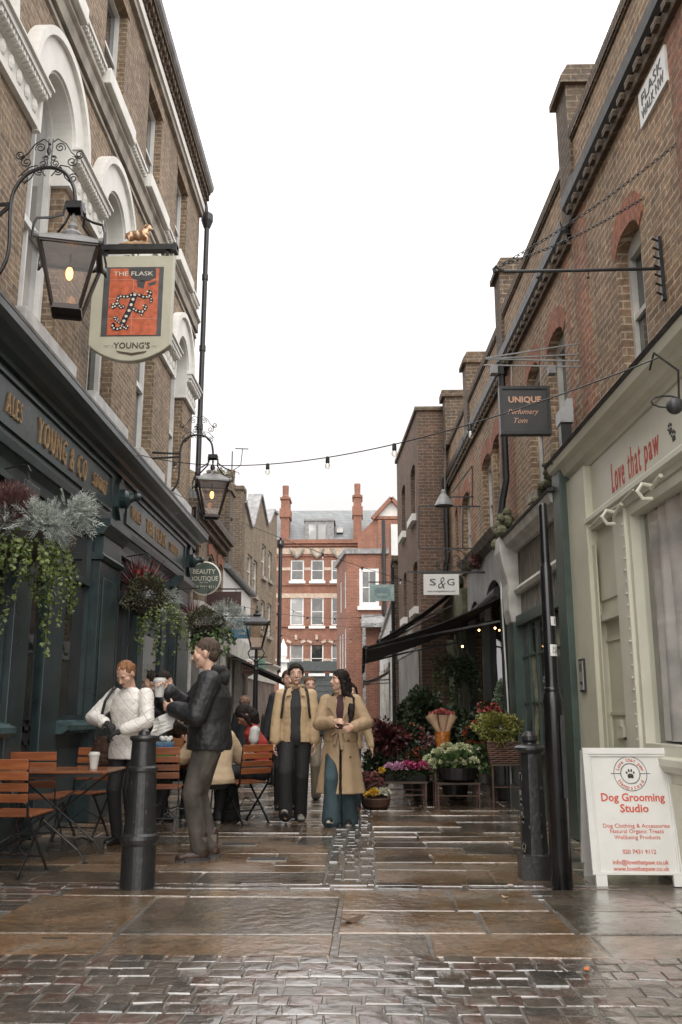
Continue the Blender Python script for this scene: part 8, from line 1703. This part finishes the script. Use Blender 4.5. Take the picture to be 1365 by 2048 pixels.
F = figure('man in black half hidden, farther back by the pub doorway', aty(300,1500,12.6).x, 12.6, PI/2+.3, H=1.74, vox=.013, face=False); trousers(F, cloth('black trousers', 0)); top(F, cloth('dark navy coat', 0), .04, -.12, name='coat'); hair(F, hairmat('dark brown hair', 0), 'short'); shoes(F, cloth('black boots', 0))
# --- seated people
def seated(label, x, y, yaw, **kw):
    a = dict(pel=.52, lean=.03, fR=(.13,.42), fL=(-.13,.42), kR=(.2,.6,1), kL=(-.2,.6,1), hR=(.12,.38,.78), hL=(-.12,.38,.78), poleR=(1,-.3,-.6), poleL=(-1,-.3,-.6)); a.update(kw); return figure(label, x, y, yaw, **a)
Ys = 11.5
F = seated('young woman in an orange top sitting behind the second table facing the camera', aty(357,1450,Ys).x, Ys, PI+.15, H=1.66, head=(.3,-.1,0), skin='skin2', vox=.009)
trousers(F, cloth('dark jeans', (.02,.024,.03))); top(F, cloth('orange knit', (.28,.10,.03)), .02, -.02, name='jumper'); hair(F, hairmat('very dark hair', 0), 'long'); shoes(F, cloth('dark trainers', 0), cloth('white rubber', 0))
F = seated('person in a beige coat bent forward, seen from behind on the turned chair', -1.62, 10.35, .35, H=1.72, lean=.18, head=(0,-.5,0), vox=.009, face=False)
trousers(F, cloth('black trousers', 0)); top(F, cloth('beige mac', (.45,.34,.22), .15), .05, -.06, name='beige_coat', disp=.016, bell=.02); hair(F, hairmat('brown hair', 0), 'short'); shoes(F, cloth('dark trainers', 0), cloth('white rubber', 0))
F = seated('woman in a red top with white sleeves, head bowed, seated beyond the turned chair', -1.2, 11.3, PI/2+.25, H=1.70, pel=.58, lean=.13, head=(.1,-.75,0), skin='skin3', vox=.0085, hR=(.12,.3,.8), hL=(-.02,.32,.78), poleL=(-1,-.8,-.1))
trousers(F, cloth('wide black skirt trousers', (.01,.01,.011)), (.12,.11,.12,.13), flare=.03, disp=.02); top(F, cloth('red waistcoat', (.40,.04,.03), .15), .02, -.02, sleeve=0, name='red_top', arms=False, neck=.07)
mb = MB()
for s_, e_ in ((F.sR, F.eR), (F.sL, F.eL)): mb.cap(s_, s_.lerp(e_, .35), .066, .064)
blob('white_sleeves', mb, cloth('white cotton', (.5,.49,.47)), F.t, .009, 1, .006, .05); hair(F, hairmat('very dark hair', 0), 'bob', disp=.012); shoes(F, cloth('dark trainers', 0))
# folded blue metal chair far down the lane
t = thing('folded_chair', 'pale blue metal folding chair far down the lane behind the dark coat', 'chair', (aty(538,1540,18.5).x, 18.5, 0)); c = Vector(t.location)
for sy in (-.2, .2):
    mb = MB(); mb.bar(c+Vector((-.2,sy,.82)), c+Vector((.2,sy,.0)), .03); mb.bar(c+Vector((.2,sy,.46)), c+Vector((-.2,sy,0)), .03); mb.build('side_frame', mat('pale blue metal', (.2,.42,.5), .4) if 'pale blue metal' not in MATS else MATS['pale blue metal'], t)
mb = MB(); mb.box(c.x-.12,c.x+.22,c.y-.2,c.y+.2,.44,.46); mb.build('seat', MATS['pale blue metal'], t); mb = MB(); mb.box(c.x-.2,c.x-.16,c.y-.2,c.y+.2,.65,.82); mb.build('backrest', MATS['pale blue metal'], t)
# cafe parasols folded out across the left side
t = thing('cafe_canopy', 'dark low café canopy ribs between the lamp post and the terrace', 'canopy', (-3.0, 27, 2.3)); mb = MB()
for i in range(4): y = 24+i*1.6; mb.bar((-3.5,y,2.75-.05*i),(-1.75,y+.3,2.0-.05*i),.06,.05)
mb.build('ribs', M['black'], t); mb = MB(); mb.add([(-3.5,24,2.78),(-1.9,24.3,2.1),(-1.9,29,1.95),(-3.5,29,2.65),(-3.5,24,2.75),(-1.9,24.3,2.07),(-1.9,29,1.92),(-3.5,29,2.62)], [(0,1,2,3),(7,6,5,4),(0,4,5,1),(1,5,6,2),(2,6,7,3),(3,7,4,0)]); mb.build('cloth', M['awning'], t)
